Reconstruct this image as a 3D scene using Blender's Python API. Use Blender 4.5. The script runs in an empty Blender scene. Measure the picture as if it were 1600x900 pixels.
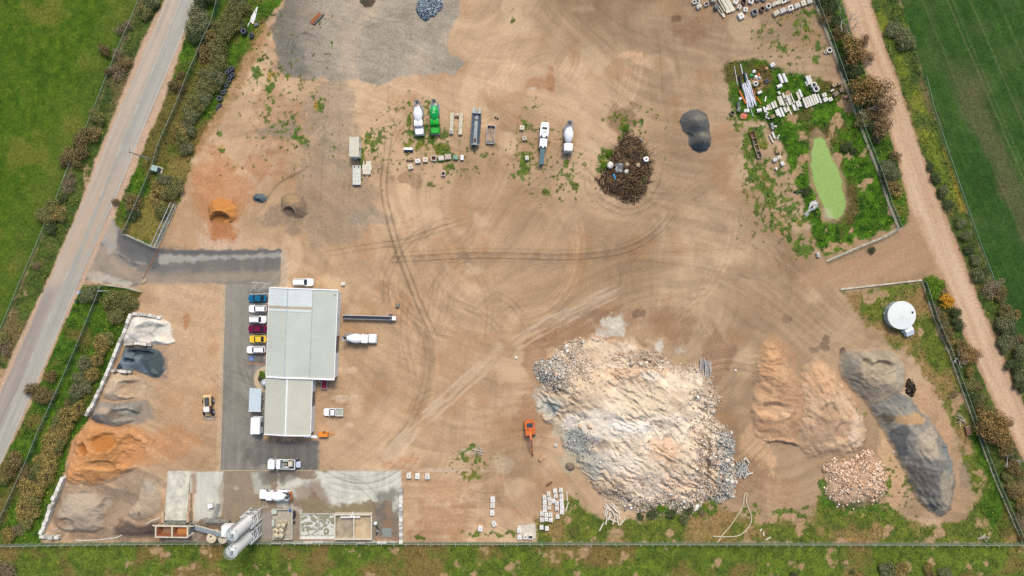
import bpy, math, random
import numpy as np
from mathutils import Vector, Matrix, Euler

# ------------------------------------------------------------------ camera, sky, sun, exposure
S = 0.16            # metres on the ground per unit of the 1600 x 900 plan
H = 175.0           # camera height
sc = bpy.context.scene
col = sc.collection
cd = bpy.data.cameras.new('camera'); cam = bpy.data.objects.new('camera', cd); col.objects.link(cam)
cam.location = (0, 0, H); cam.rotation_euler = (0, 0, 0)
cd.sensor_width = 36; cd.lens = 36 * H / 256.0; cd.clip_start = 1; cd.clip_end = 9000
sc.camera = cam
SUN_EL, SUN_AZ = 55.0, 14.0          # azimuth from the top of the picture, clockwise
w = bpy.data.worlds.new('World'); sc.world = w; w.use_nodes = True
nt = w.node_tree; bg = nt.nodes['Background']; sky = nt.nodes.new('ShaderNodeTexSky')
sky.sky_type = 'NISHITA'; sky.sun_disc = False
sky.sun_elevation = math.radians(SUN_EL); sky.sun_rotation = math.radians(SUN_AZ)
sky.air_density = 1.0; sky.dust_density = 3.0; sky.ozone_density = 1.0
nt.links.new(sky.outputs[0], bg.inputs[0]); bg.inputs[1].default_value = 0.088
sl = bpy.data.lights.new('sun', 'SUN'); sl.energy = 1.5; sl.angle = math.radians(17); sl.color = (1, 0.93, 0.83)
so = bpy.data.objects.new('sun', sl); col.objects.link(so)
so.rotation_euler = Vector((math.sin(math.radians(SUN_AZ)) * math.cos(math.radians(SUN_EL)),
    math.cos(math.radians(SUN_AZ)) * math.cos(math.radians(SUN_EL)), math.sin(math.radians(SUN_EL)))).to_track_quat('Z', 'Y').to_euler()
sc.view_settings.view_transform = 'Standard'; sc.view_settings.look = 'None'
sc.view_settings.gamma = 1; sc.view_settings.use_curve_mapping = False
sc.view_settings.exposure = 1.0
sc.cycles.max_bounces = 5; sc.cycles.transparent_max_bounces = 12
sc.cycles.use_denoising = False
KA = 0.72           # albedo per display value

# ------------------------------------------------------------------ helpers
random.seed(7)
def lin(c):
    c = np.asarray(c, float) / 255.0
    return np.where(c <= 0.04045, c / 12.92, ((c + 0.055) / 1.055) ** 2.4) * KA
def P(px, py, z=0.0):                 # plan point seen at height z -> world
    k = (H - z) / H
    return Vector(((px - 800) * S * k, (450 - py) * S * k, z))
_T = np.random.RandomState(5).rand(512, 512)
def vnoise(x, y, seed=0):
    x = x + seed * 37.7; y = y + seed * 91.3
    xi = np.floor(x).astype(np.int64); yi = np.floor(y).astype(np.int64)
    fx = x - xi; fy = y - yi
    fx = fx * fx * (3 - 2 * fx); fy = fy * fy * (3 - 2 * fy)
    a = _T[xi & 511, yi & 511]; b = _T[(xi + 1) & 511, yi & 511]
    c = _T[xi & 511, (yi + 1) & 511]; d = _T[(xi + 1) & 511, (yi + 1) & 511]
    return (a * (1 - fx) + b * fx) * (1 - fy) + (c * (1 - fx) + d * fx) * fy
def fbm(x, y, s, o=4, seed=0):
    r = 0; a = 0.5; t = 0
    for i in range(o):
        r = r + a * vnoise(x / s, y / s, seed + i); t += a; a *= 0.55; s *= 0.5
    return r / t
def sst(a, b, x):
    t = np.clip((x - a) / (b - a), 0, 1); return t * t * (3 - 2 * t)
def sd_poly(x, y, poly):              # > 0 inside
    n = len(poly); d = np.full(x.shape, 1e9); ins = np.zeros(x.shape, bool)
    for i in range(n):
        x0, y0 = poly[i]; x1, y1 = poly[(i + 1) % n]
        ex, ey = x1 - x0, y1 - y0; L = ex * ex + ey * ey + 1e-9
        t = np.clip(((x - x0) * ex + (y - y0) * ey) / L, 0, 1)
        d = np.minimum(d, (x - x0 - t * ex) ** 2 + (y - y0 - t * ey) ** 2)
        c = (y0 > y) != (y1 > y)
        if y1 != y0:
            ins ^= c & (x < (x1 - x0) * (y - y0) / (y1 - y0) + x0)
    d = np.sqrt(d); return np.where(ins, d, -d)
def d_line(x, y, pts):                # signed lateral distance, length along
    best = np.full(x.shape, 1e9); sg = np.zeros(x.shape); al = np.zeros(x.shape); acc = 0
    for i in range(len(pts) - 1):
        x0, y0 = pts[i]; x1, y1 = pts[i + 1]
        ex, ey = x1 - x0, y1 - y0; L = math.hypot(ex, ey) + 1e-9
        t = np.clip(((x - x0) * ex + (y - y0) * ey) / (L * L), 0, 1)
        d = np.hypot(x - x0 - t * ex, y - y0 - t * ey)
        m = d < best
        best = np.where(m, d, best); sg = np.where(m, (ex * (y - y0) - ey * (x - x0)) / L, sg); al = np.where(m, acc + t * L, al)
        acc += L
    return np.where(sg < 0, -best, best), al
def smooth_pts(pts, n=6):
    if len(pts) < 3: return pts
    p = [pts[0]] + list(pts) + [pts[-1]]; out = []
    for i in range(1, len(p) - 2):
        for k in range(n):
            t = k / n
            out.append(tuple(0.5 * (2 * p[i][j] + (p[i + 1][j] - p[i - 1][j]) * t + (2 * p[i - 1][j] - 5 * p[i][j] + 4 * p[i + 1][j] - p[i + 2][j]) * t * t
                + (3 * p[i][j] - p[i - 1][j] - 3 * p[i + 1][j] + p[i + 2][j]) * t ** 3) for j in range(len(p[i]))))
    out.append(tuple(pts[-1])); return out

# ------------------------------------------------------------------ what the ground is made of, in plan
ROAD_C = smooth_pts([(330, -110), (290, -18), (282, 0), (262, 52), (242, 100), (212, 172), (190, 225), (160, 300), (104, 430), (77, 495), (49, 560), (21, 625), (-12, 700), (-60, 812), (-110, 930)], 3)
F_LEFT = [(236, -40), (220, 0), (205, 37), (185, 82), (162, 140), (136, 205), (110, 262), (91, 312), (72, 355), (55, 395), (32, 447), (27, 460), (0, 525), (-40, 615)]
SH_L = [(290, -80), (272, -40), (257, 0), (225, 60), (200, 125), (162, 220), (150, 250), (138, 285), (120, 335), (100, 380), (85, 415), (70, 450), (57, 475), (35, 520), (0, 600), (-50, 700), (-160, 940)]
SH_R = [(330, -60), (310, 0), (290, 50), (275, 100), (255, 160), (232, 210), (210, 265), (190, 310), (177, 338), (140, 420), (126, 450), (117, 468), (85, 540), (50, 625), (22, 685), (-5, 735), (-60, 860), (-90, 940)]
FIELD_L = [(-500, -200), (300, -200)] + F_LEFT + [(-160, 900), (-500, 1200)]
VERGE_A = F_LEFT + [(-160, 900), (-160, 940)] + SH_L[::-1]
ROADZONE = SH_L + SH_R[::-1]
VERGE_B = [(340, -60), (310, 0), (290, 50), (275, 100), (255, 160), (232, 210), (210, 265), (190, 310), (178, 338), (180, 348), (192, 366), (245, 388), (262, 350), (278, 322), (287, 290), (300, 250), (316, 215), (330, 190), (345, 165), (365, 130), (385, 90), (400, 60), (420, 30), (450, -10), (470, -60)]
VERGE_D = [(130, 446), (117, 468), (85, 540), (50, 625), (22, 685), (-5, 735), (-60, 860), (65, 850), (66, 838), (75, 815), (98, 757), (102, 730), (112, 692), (136, 657), (150, 630), (173, 578), (190, 540), (206, 490), (215, 470), (221, 457), (200, 450), (160, 444)]
DR_L = [(1295, -90), (1316, 0), (1332, 55), (1350, 107), (1370, 150), (1392, 215), (1405, 260), (1420, 322), (1432, 352), (1450, 392), (1465, 425), (1480, 452), (1507, 525), (1527, 570), (1555, 635), (1575, 670), (1600, 720), (1660, 850), (1690, 940)]
DR_R = [(1338, -90), (1360, 0), (1382, 65), (1412, 150), (1435, 222), (1467, 310), (1490, 365), (1522, 448), (1560, 540), (1585, 598), (1600, 632), (1660, 770), (1720, 920)]
DIRTROAD = DR_L + DR_R[::-1]
FIELD_R = [(1395, -200), (1405, 0), (1432, 80), (1455, 165), (1476, 230), (1500, 300), (1530, 385), (1562, 470), (1600, 570), (1700, 800), (2300, 1000), (2300, -200)]
VERGE_R = DR_R + [(1900, 1000)] + FIELD_R[1:10][::-1]
STRIP_N = [(1255, -60), (1272, 0), (1297, 65), (1325, 145), (1355, 225), (1390, 320), (1408, 356), (1421, 346), (1420, 322), (1405, 260), (1392, 215), (1370, 150), (1350, 107), (1332, 55), (1316, 0), (1300, -60)]
STRIP_S = [(1440, 437), (1462, 430), (1480, 452), (1507, 525), (1527, 570), (1555, 635), (1575, 670), (1600, 720), (1660, 850), (1690, 940), (1620, 900), (1597, 852), (1585, 820), (1555, 752), (1527, 675), (1500, 600), (1477, 537), (1460, 500)]
POND_AREA = [(1140, 97), (1178, 90), (1232, 112), (1290, 122), (1312, 130), (1325, 145), (1355, 225), (1390, 320), (1404, 350), (1292, 404), (1280, 392), (1262, 345), (1252, 310), (1240, 285), (1232, 255), (1215, 218), (1196, 190), (1160, 188), (1150, 180), (1140, 140), (1128, 112)]
TANK_AREA = [(1320, 458), (1380, 447), (1440, 440), (1462, 500), (1480, 545), (1502, 605), (1530, 680), (1557, 755), (1587, 822), (1599, 850), (1500, 848), (1522, 800), (1518, 750), (1500, 695), (1478, 640), (1450, 600), (1425, 555), (1395, 545), (1372, 520), (1345, 500)]
BOTTOM_OUT = [(-300, 850), (400, 847), (1000, 849), (1640, 851), (1700, 1100), (-300, 1100)]
BOTTOM_IN = [(835, 850), (838, 806), (862, 815), (890, 800), (885, 770), (920, 800), (960, 815), (1060, 806), (1120, 795), (1190, 812), (1270, 806), (1283, 770), (1330, 800), (1385, 790), (1420, 812), (1460, 822), (1500, 818), (1520, 790), (1545, 760), (1600, 851)]
POND = [(1272, 217), (1281, 215), (1290, 219), (1297, 240), (1306, 258), (1313, 275), (1318, 300), (1322, 318), (1318, 335), (1308, 343), (1296, 341), (1288, 326), (1280, 308), (1272, 285), (1267, 262), (1268, 240)]
GRAVEL = [(427, 45), (428, 75), (432, 102), (450, 118), (510, 122), (540, 128), (600, 126), (625, 118), (675, 121), (722, 106), (735, 98), (705, 85), (705, 60), (715, 30), (720, -40), (450, -40), (440, 10)]
DRIVE = [(165, 338), (178, 344), (190, 362), (245, 388), (252, 391), (330, 392), (443, 391), (444, 446), (424, 448), (418, 470), (412, 690), (498, 690), (498, 736), (344, 736), (346, 640), (352, 445), (330, 442), (230, 442), (205, 448), (160, 440), (130, 436), (140, 405), (150, 370)]
CARPARK = [(352, 443), (424, 443), (420, 600), (412, 690), (498, 690), (498, 735), (345, 735), (347, 640)]
CONC = [(262, 737), (352, 737), (352, 735.5), (627, 735.5), (627, 846), (252, 846), (258, 800)]
RNG = np.random.RandomState(11)
ARCS = []
for i in range(80):
    cx, cy = RNG.uniform(430, 1200), RNG.uniform(10, 760)
    if RNG.rand() < .2: cx, cy = RNG.uniform(240, 345), RNG.uniform(470, 720)
    if RNG.rand() < .25: cx, cy = RNG.uniform(520, 760), RNG.uniform(430, 740)
    r = RNG.uniform(20, 150); a0 = RNG.uniform(0, 6.28); sp = RNG.uniform(.4, 1.7); ex = RNG.uniform(.6, 1.3)
    for j in range(RNG.randint(1, 6)):
        r2 = r + j * RNG.uniform(3, 9); b0 = a0 + RNG.uniform(-.2, .2); s2 = sp * RNG.uniform(.7, 1.2)
        q = [(cx + r2 * math.cos(b0 + s2 * k / 8), cy + r2 * ex * math.sin(b0 + s2 * k / 8)) for k in range(9)]
        ARCS.append((q, RNG.uniform(.6, 1.5), RNG.uniform(-.22, .18), r2))
def par(p, off):                       # polyline shifted sideways
    o = []
    for i in range(len(p)):
        a = p[max(0, i - 1)]; b = p[min(len(p) - 1, i + 1)]; L = math.hypot(b[0] - a[0], b[1] - a[1]) + 1e-9
        o.append((p[i][0] - (b[1] - a[1]) / L * off, p[i][1] + (b[0] - a[0]) / L * off))
    return o
T1 = smooth_pts([(613, 205), (611, 225), (604, 290), (612, 337), (625, 385), (640, 425), (662, 480), (684, 527)])
T2 = smooth_pts([(598, 403), (650, 400), (720, 396), (800, 396), (880, 398), (940, 394), (985, 384), (1020, 363), (1040, 342), (1048, 326)])
T3 = smooth_pts([(500, 395), (560, 384), (630, 373), (690, 353), (740, 338)])
T4 = smooth_pts([(575, 440), (620, 462), (652, 500), (668, 545), (664, 600), (646, 650), (622, 690), (590, 725)])
T5 = smooth_pts([(606, 712), (650, 668), (710, 612), (770, 562), (820, 528), (870, 500), (920, 474), (975, 448)])
TR = [(smooth_pts([(450, 420), (600, 416), (760, 405), (950, 410), (1150, 425), (1300, 425)]), 15, -.07), (smooth_pts([(560, 330), (600, 420), (640, 520), (620, 640), (560, 720)]), 14, .07), (smooth_pts([(790, 60), (800, 200), (770, 330), (720, 430)]), 12, .06), (smooth_pts([(1020, 20), (1040, 140), (1090, 300), (1150, 400)]), 16, -.08), (smooth_pts([(760, 560), (780, 640), (800, 720), (790, 800)]), 12, -.07), (smooth_pts([(1150, 480), (1140, 600), (1150, 720)]), 10, -.08), (smooth_pts([(880, 110), (960, 60), (1060, 70)]), 12, -.09),
    # polyline, half width, strength (dark < 0), soft
    (T1, 1.8, -.38), (par(T1, 9), 1.8, -.38), ([(611, 60), (606, 150), (612, 210)], 1.4, -.14), (T2, 1.7, -.33), (par(T2, 3.5), 1.0, -.2), (par(T2, 8), 1.8, -.35), (par(T2, -7), 1.0, -.16), (par(T2, 13), 1.0, -.14),
    (T3, 1.2, -.22), (par(T3, 8), 1.2, -.2), (T4, 11, -.13), (par(T4, 5), 1.3, -.16), (par(T4, -4), 1.3, -.16), (par(T4, -9), 1.0, -.12), (par(T4, 14), 1.2, .12), (par(T4, -16), 1.4, .1),
    ([(700, 455), (735, 350)], .8, -.1), ([(712, 455), (747, 350)], .8, -.1), ([(900, 470), (1200, 425)], 6, -.08), ([(975, 398), (1160, 388)], .9, -.14), ([(960, 402), (1090, 418), (1200, 440)], .9, -.16),
    (smooth_pts([(508, 120), (512, 200), (520, 280), (512, 340)]), 14, .06), ([(518, 110), (505, 225), (500, 330)], 2, -.1), ([(532, 110), (530, 225), (524, 330)], 2, -.08),
    (smooth_pts([(925, 262), (922, 285), (940, 310), (975, 327), (1008, 318), (1028, 290), (1036, 255)]), 2.0, -.2), (smooth_pts([(915, 270), (917, 300), (945, 325), (980, 336), (1018, 322), (1040, 290)]), 1.4, -.16),
    (smooth_pts([(1025, 40), (1032, 90), (1036, 160)]), 1.6, -.16), (smooth_pts([(1052, 40), (1056, 90), (1066, 130)]), 3, -.1), (smooth_pts([(945, 140), (962, 150), (965, 115), (955, 105)]), 1.2, -.15),
    (smooth_pts([(710, 268), (730, 272), (735, 290), (722, 300)]), 1.2, -.22), (smooth_pts([(405, 330), (412, 320), (432, 290), (462, 272), (488, 258)]), 2.4, -.36),
    (smooth_pts([(1290, 408), (1350, 400), (1420, 370), (1450, 340)]), 3, -.1), (smooth_pts([(1220, 440), (1320, 425), (1400, 398), (1450, 385)]), 8, .05),
    (smooth_pts([(470, 55), (455, 80), (462, 60), (480, 52), (500, 60)]), 1, -.3), (smooth_pts([(448, 92), (450, 68), (470, 52), (495, 60), (500, 85)]), 1, -.25), (smooth_pts([(545, 55), (560, 40), (600, 25), (640, 30)]), 1, -.16), (smooth_pts([(538, 65), (560, 48), (600, 34), (635, 38)]), 1, -.16),
    (smooth_pts([(480, 700), (420, 695), (395, 710), (385, 735)]), 1.2, .14), (smooth_pts([(490, 692), (410, 686), (380, 705), (370, 735)]), 1.2, .12), (smooth_pts([(500, 745), (560, 750), (590, 775), (600, 800)]), 1.2, -.22), (smooth_pts([(505, 755), (555, 760), (580, 782), (590, 805)]), 1.2, -.22)]
DARKS = [(T5, 9, (212, 186, 156), .55), (par(T5, 10), 3, (216, 192, 164), .5), (par(T5, -9), 2.5, (218, 196, 170), .45), (smooth_pts([(975, 448), (900, 480), (850, 500), (800, 540)]), 4, (214, 192, 164), .4)]
WEEDS = [(665, 215, 32, 26, .85), (690, 235, 22, 22, .8), (575, 222, 16, 18, .8), (595, 213, 8, 18, .8), (566, 250, 7, 22, .7), (640, 180, 10, 30, .5), (668, 195, 8, 35, .6), (700, 265, 14, 14, .6), (820, 190, 14, 16, .5), (822, 250, 16, 30, .7), (812, 275, 12, 10, .6),
    (880, 262, 26, 22, .45), (895, 285, 30, 22, .35), (855, 300, 12, 14, .5), (945, 258, 13, 16, .95), (950, 238, 14, 9, .8), (975, 205, 9, 22, .8), (990, 190, 30, 18, .5), (960, 185, 26, 18, .45), (1040, 255, 8, 14, .6), (995, 283, 12, 14, .7),
    (1175, 235, 26, 55, .8), (1200, 300, 30, 60, .7), (1235, 345, 25, 45, .65), (1255, 385, 28, 24, .65), (1150, 160, 14, 50, .75), (1225, 70, 22, 16, .55), (1250, 45, 26, 22, .45), (1275, 80, 20, 30, .4), (1262, 20, 20, 12, .6), (735, 715, 22, 22, .6), (740, 740, 32, 16, .45),
    (465, 215, 26, 26, .5), (440, 190, 26, 26, .42), (420, 140, 26, 40, .45), (500, 165, 9, 16, .7), (460, 118, 22, 6, .6), (400, 110, 14, 40, .5), (345, 220, 18, 40, .4), (1340, 660, 14, 24, .75), (1385, 760, 10, 30, .6), (1335, 785, 55, 22, .75), (1290, 760, 12, 35, .7), (1400, 800, 40, 20, .4),
    (1060, 800, 60, 14, .8), (1105, 790, 30, 14, .75), (1240, 800, 40, 18, .5), (1175, 800, 30, 20, .45), (890, 790, 22, 22, .5), (800, 30, 10, 26, .3), (760, 835, 90, 10, .4), (660, 840, 30, 6, .5), (520, 240, 8, 30, .3)]

def paint(X, Y):
    n1 = fbm(X, Y, 150, 4, 1); n2 = fbm(X, Y, 36, 4, 2); n3 = fbm(X, Y, 10, 3, 3); n4 = vnoise(X / 2.6, Y / 2.6, 4)
    ca, sa = math.cos(.35), math.sin(.35)
    xw = X + (fbm(X, Y, 260, 2, 13) - .5) * 300; yw = Y + (fbm(X, Y, 260, 2, 14) - .5) * 300
    st = fbm((xw * ca + yw * sa) / 7, (-xw * sa + yw * ca), 8, 4, 9)
    sq = fbm((xw * .5 - yw * .86) / 9, (xw * .86 + yw * .5), 5, 3, 10)
    C = np.zeros(X.shape + (3,)); D = np.full(X.shape, .26); G = np.zeros(X.shape)
    def mixc(c0, c1, t): return lin(c0) + (lin(c1) - lin(c0)) * t[:, None]
    def lay(m, c, g=None, d=None, idx=None):
        nonlocal C, G, D
        if idx is None: idx = slice(None)
        c = np.asarray(c)
        C[idx] = C[idx] * (1 - m[:, None]) + c * m[:, None]
        G[idx] = G[idx] * (1 - m) + (0 if g is None else g) * m
        if d is not None: D[idx] = D[idx] * (1 - m) + d * m
    def box(pts, mg):
        xs = [p[0] for p in pts]; ys = [p[1] for p in pts]
        return np.nonzero((X > min(xs) - mg) & (X < max(xs) + mg) & (Y > min(ys) - mg) & (Y < max(ys) + mg))[0]
    def region(poly, soft, wob, seed, sc_=14):
        i = box(poly, soft + wob)
        d = sd_poly(X[i], Y[i], poly) + (fbm(X[i], Y[i], sc_, 4, seed) - .5) * wob * 2
        return i, sst(-soft, soft, d), d
    # bare dirt of the yard
    t = np.clip(n1 * 2.2 - .6 + (n2 - .5) * .8, 0, 1)
    base = mixc((207, 175, 139), (179, 147, 113), t)
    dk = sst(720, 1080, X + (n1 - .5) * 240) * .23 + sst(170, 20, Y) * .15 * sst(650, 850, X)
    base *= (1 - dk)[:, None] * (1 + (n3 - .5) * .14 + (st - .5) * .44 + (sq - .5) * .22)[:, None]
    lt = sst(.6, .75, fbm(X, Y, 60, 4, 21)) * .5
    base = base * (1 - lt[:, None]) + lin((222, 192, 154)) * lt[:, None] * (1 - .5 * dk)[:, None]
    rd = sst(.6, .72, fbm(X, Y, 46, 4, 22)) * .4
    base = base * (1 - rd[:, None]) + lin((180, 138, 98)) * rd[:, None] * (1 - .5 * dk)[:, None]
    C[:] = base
    # gravel sheet at the top, dirt around it
    i, m, d = region(GRAVEL, 9, 15, 31, 26)
    q = fbm(X[i], Y[i], 40, 4, 32); lf = sst(520, 440, X[i] + (q - .5) * 90)
    gc = mixc((182, 171, 150), (154, 145, 128), np.clip(q * 1.6 - .3, 0, 1))
    gc = gc * (1 - lf[:, None] * .45) * (1 + (n3[i] - .5) * .3 + (st[i] - .5) * .35)[:, None]
    m = sst(.3, .62, m * .95 + (st[i] - .5) * .7 + (q - .5) * .4)
    lay(m * (.74 + .26 * sst(.3, .5, q)), gc, 0, .6, i)
    # grey spill areas and orange stains
    for cx, cy, rx, ry, c, k in [(520, 290, 60, 90, (150, 134, 112), .5), (575, 340, 40, 14, (150, 140, 124), .5), (340, 380, 40, 24, (206, 178, 150), .6), (975, 188, 24, 24, (128, 98, 72), .6), (958, 176, 12, 18, (134, 104, 78), .4), (345, 300, 55, 60, (192, 136, 92), .65), (330, 285, 30, 30, (194, 136, 92), .4), (346, 356, 20, 20, (182, 120, 72), .75), (362, 330, 12, 20, (184, 124, 78), .5),
            (410, 260, 34, 20, (176, 118, 80), .5), (445, 340, 34, 24, (140, 122, 104), .6), (435, 180, 40, 50, (170, 132, 100), .5), (440, 205, 34, 20, (136, 124, 108), .6), (291, 500, 4, 14, (176, 100, 48), .9), (297, 494, 1.5, 4, (176, 100, 48), .9), (335, 540, 8, 14, (196, 140, 96), .6),
            (540, 578, 20, 6, (214, 184, 150), .7), (530, 622, 12, 7, (216, 190, 160), .7), (553, 620, 10, 5, (214, 186, 154), .6), (545, 663, 8, 5, (214, 186, 154), .6), (520, 662, 10, 5, (210, 180, 150), .5), (640, 718, 16, 7, (200, 146, 108), .6), (615, 727, 20, 8, (196, 150, 114), .5),
            (985, 85, 18, 9, (208, 172, 136), .8), (1000, 96, 14, 7, (208, 172, 136), .7), (840, 132, 20, 12, (178, 132, 94), .6), (834, 138, 4, 3, (206, 190, 170), .9), (860, 125, 6, 22, (168, 112, 66), .5), (1075, 45, 30, 28, (142, 108, 80), .5), (1055, 30, 8, 8, (108, 84, 64), .7),
            (640, 280, 22, 14, (134, 102, 76), .5), (530, 243, 16, 6, (206, 164, 124), .7), (1185, 690, 26, 26, (214, 176, 134), .5), (1195, 720, 20, 14, (216, 178, 136), .8), (1205, 745, 6, 20, (212, 174, 132), .7), (1220, 770, 34, 30, (176, 142, 110), .6), (1165, 745, 40, 30, (158, 124, 94), .5),
            (1390, 700, 16, 50, (208, 172, 130), .75), (1400, 760, 20, 30, (206, 168, 128), .7), (1440, 820, 50, 10, (208, 174, 140), .6), (250, 518, 26, 22, (222, 212, 192), .9), (240, 566, 22, 24, (92, 102, 104), .85), (216, 608, 26, 18, (190, 162, 130), .8), (210, 645, 26, 20, (146, 136, 122), .8), (225, 705, 38, 34, (204, 152, 106), .7), (170, 700, 60, 50, (200, 146, 98), .8), (260, 560, 30, 40, (190, 160, 130), .4), (520, 190, 40, 70, (156, 142, 122), .55), (455, 90, 24, 30, (122, 120, 112), .6), (1480, 760, 24, 50, (188, 154, 120), .6), (1512, 740, 14, 30, (140, 124, 106), .6), (1450, 620, 26, 30, (196, 158, 122), .8), (1475, 670, 14, 40, (196, 158, 122), .8),
            (945, 495, 26, 12, (138, 104, 78), .45), (1030, 505, 70, 32, (146, 110, 82), .45), (890, 525, 60, 22, (150, 112, 80), .6), (1120, 560, 24, 50, (146, 110, 82), .5), (835, 560, 20, 40, (152, 112, 82), .5), (845, 640, 40, 50, (160, 122, 92), .5), (1000, 490, 14, 6, (86, 70, 56), .5),
            (960, 510, 17, 20, (212, 204, 184), .9), (945, 520, 16, 7, (204, 196, 178), .7), (1031, 540, 8, 10, (206, 202, 182), .8), (1062, 548, 8, 5, (190, 186, 168), .6), (855, 625, 24, 24, (196, 190, 172), .8), (880, 670, 20, 26, (190, 178, 150), .9), (890, 715, 18, 22, (186, 174, 144), .9), (900, 490, 30, 8, (140, 124, 104), .4),
            (1230, 500, 10, 7, (110, 88, 68), .4), (1290, 535, 8, 14, (86, 78, 68), .55), (1270, 548, 12, 7, (92, 84, 72), .5), (1316, 552, 7, 7, (60, 58, 54), .7), (1212, 580, 6, 20, (120, 104, 88), .3), (1215, 560, 26, 34, (196, 152, 112), .6), (1310, 610, 40, 40, (200, 160, 122), .5),
            (655, 745, 14, 4, (206, 178, 150), .5), (700, 735, 60, 3, (208, 184, 158), .7), (785, 725, 18, 14, (196, 176, 146), .6), (690, 815, 55, 36, (176, 130, 96), .5), (700, 770, 50, 20, (190, 146, 110), .5), (735, 705, 20, 6, (204, 190, 166), .5), (1140, 745, 14, 20, (140, 110, 86), .5),
            (305, 520, 40, 60, (204, 168, 130), .5), (300, 620, 40, 60, (200, 160, 122), .4), (265, 690, 40, 26, (196, 142, 98), .6), (215, 760, 40, 30, (150, 134, 114), .6), (285, 465, 40, 22, (196, 164, 134), .5), (235, 470, 16, 6, (176, 140, 112), .5), (150, 800, 120, 44, (134, 118, 102), .55), (220, 835, 150, 10, (136, 118, 98), .6)]:
        i = np.nonzero((abs(X - cx) < rx * 1.8 + 3) & (abs(Y - cy) < ry * 1.8 + 3))[0]
        e = np.sqrt(((X[i] - cx) / rx) ** 2 + ((Y[i] - cy) / ry) ** 2) + (fbm(X[i], Y[i], max(4, min(rx, ry)), 4, 41) - .5) * 1.3 + (n3[i] - .5) * .5 + (st[i] - .5) * .6
        lay(sst(1.12, .72, e) * k, lin(c) * (1 + (n3[i] - .5) * .3 + (st[i] - .5) * .2)[:, None], 0, .6, i)
    # sealed driveway and car park
    i, m, d = region(DRIVE, 2.2, 2.5, 51, 10)
    q = fbm(X[i], Y[i], 26, 4, 52); dust = .35 + .65 * sst(.3, .7, q)
    ac = mixc((108, 108, 105), (142, 135, 123), dust)
    cp = sst(343, 352, X[i]) * sst(440, 448, Y[i])
    vs = fbm(X[i] * 1.0, Y[i] / 14, 8, 3, 53)
    ac2 = mixc((126, 122, 112), (164, 157, 142), np.clip(vs * 1.5 - .25, 0, 1))
    ac = ac * (1 - cp[:, None]) + ac2 * cp[:, None]
    lay(m, ac * (1 + (n3[i] - .5) * .2)[:, None], 0, .4, i)
    for pl, c, k, sf in [([(392, 455), (420, 455), (416, 572), (388, 572)], (94, 94, 91), .75, 7.9), ([(396, 688), (498, 690), (498, 733), (470, 735), (398, 730), (380, 715)], (98, 96, 92), .75, 8), ([(240, 386), (330, 391), (444, 390), (444, 424), (330, 428), (240, 430), (214, 424)], (114, 112, 106), .7, 6), ([(250, 390), (330, 391), (444, 390), (444, 397), (330, 398), (248, 398)], (98, 99, 98), .7, 2), ([(179, 350), (190, 362), (244, 388), (256, 391), (250, 416), (236, 422), (208, 415), (186, 402), (179, 376)], (98, 99, 98), .85, 2.4),
            ([(158, 332), (176, 340), (184, 358), (182, 388), (170, 398), (156, 372)], (166, 163, 154), .85, 3), ([(250, 397), (300, 400), (443, 396), (443, 402), (340, 404), (290, 410), (246, 413)], (186, 181, 168), .6, 4),
            ([(180, 390), (225, 400), (230, 414), (200, 408)], (180, 176, 166), .45, 4), ([(130, 405), (230, 424), (443, 421), (443, 434), (230, 446), (140, 428)], (172, 152, 130), .3, 6), ([(128, 420), (165, 428), (205, 443), (200, 449), (140, 438)], (214, 206, 190), .6, 4),
            ([(150, 380), (166, 398), (200, 418), (250, 432), (330, 428), (440, 424), (440, 436), (330, 440), (240, 444), (190, 434), (155, 412), (140, 390)], (178, 156, 130), .35, 5), ([(440, 390), (450, 390), (450, 447), (437, 447)], (200, 176, 148), .8, 2), ([(345, 445), (351, 445), (344, 735), (338, 735)], (206, 180, 146), .5, 2), ([(400, 445), (424, 428), (440, 428), (436, 447)], (150, 140, 124), .6, 4), ([(352, 446), (390, 446), (388, 690), (350, 690)], (146, 142, 130), .55, 6)]:
        i, m, d = region(pl, sf * .6, sf * 1.3, 54, 7)
        st2 = fbm(X[i] / 7, Y[i] * 1.0, 7, 3, 55)
        lay(m * k * (.8 + .3 * st2), lin(c) * (1 + (n3[i] - .5) * .25)[:, None], 0, .4, i)
    # concrete yard with wet mud films
    i, m, d = region(CONC, 1.0, 1.2, 61, 6)
    q = fbm(X[i], Y[i], 34, 5, 62); mud = sst(.44, .51, q + .18 * sst(430, 380, X[i]) * sst(345, 352, X[i]) - .22 * sst(480, 530, X[i]) * sst(790, 770, Y[i]) + .2 * sst(790, 812, Y[i]) * sst(590, 560, X[i]) - .2 * sst(352, 345, X[i]))
    cc = mixc((206, 204, 188), (150, 134, 112), mud) * (1 + (n3[i] - .5) * .22 + (fbm(X[i], Y[i] / 6, 5, 3, 63) - .5) * .3)[:, None]
    lay(m, cc, 0, .5, i)
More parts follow.
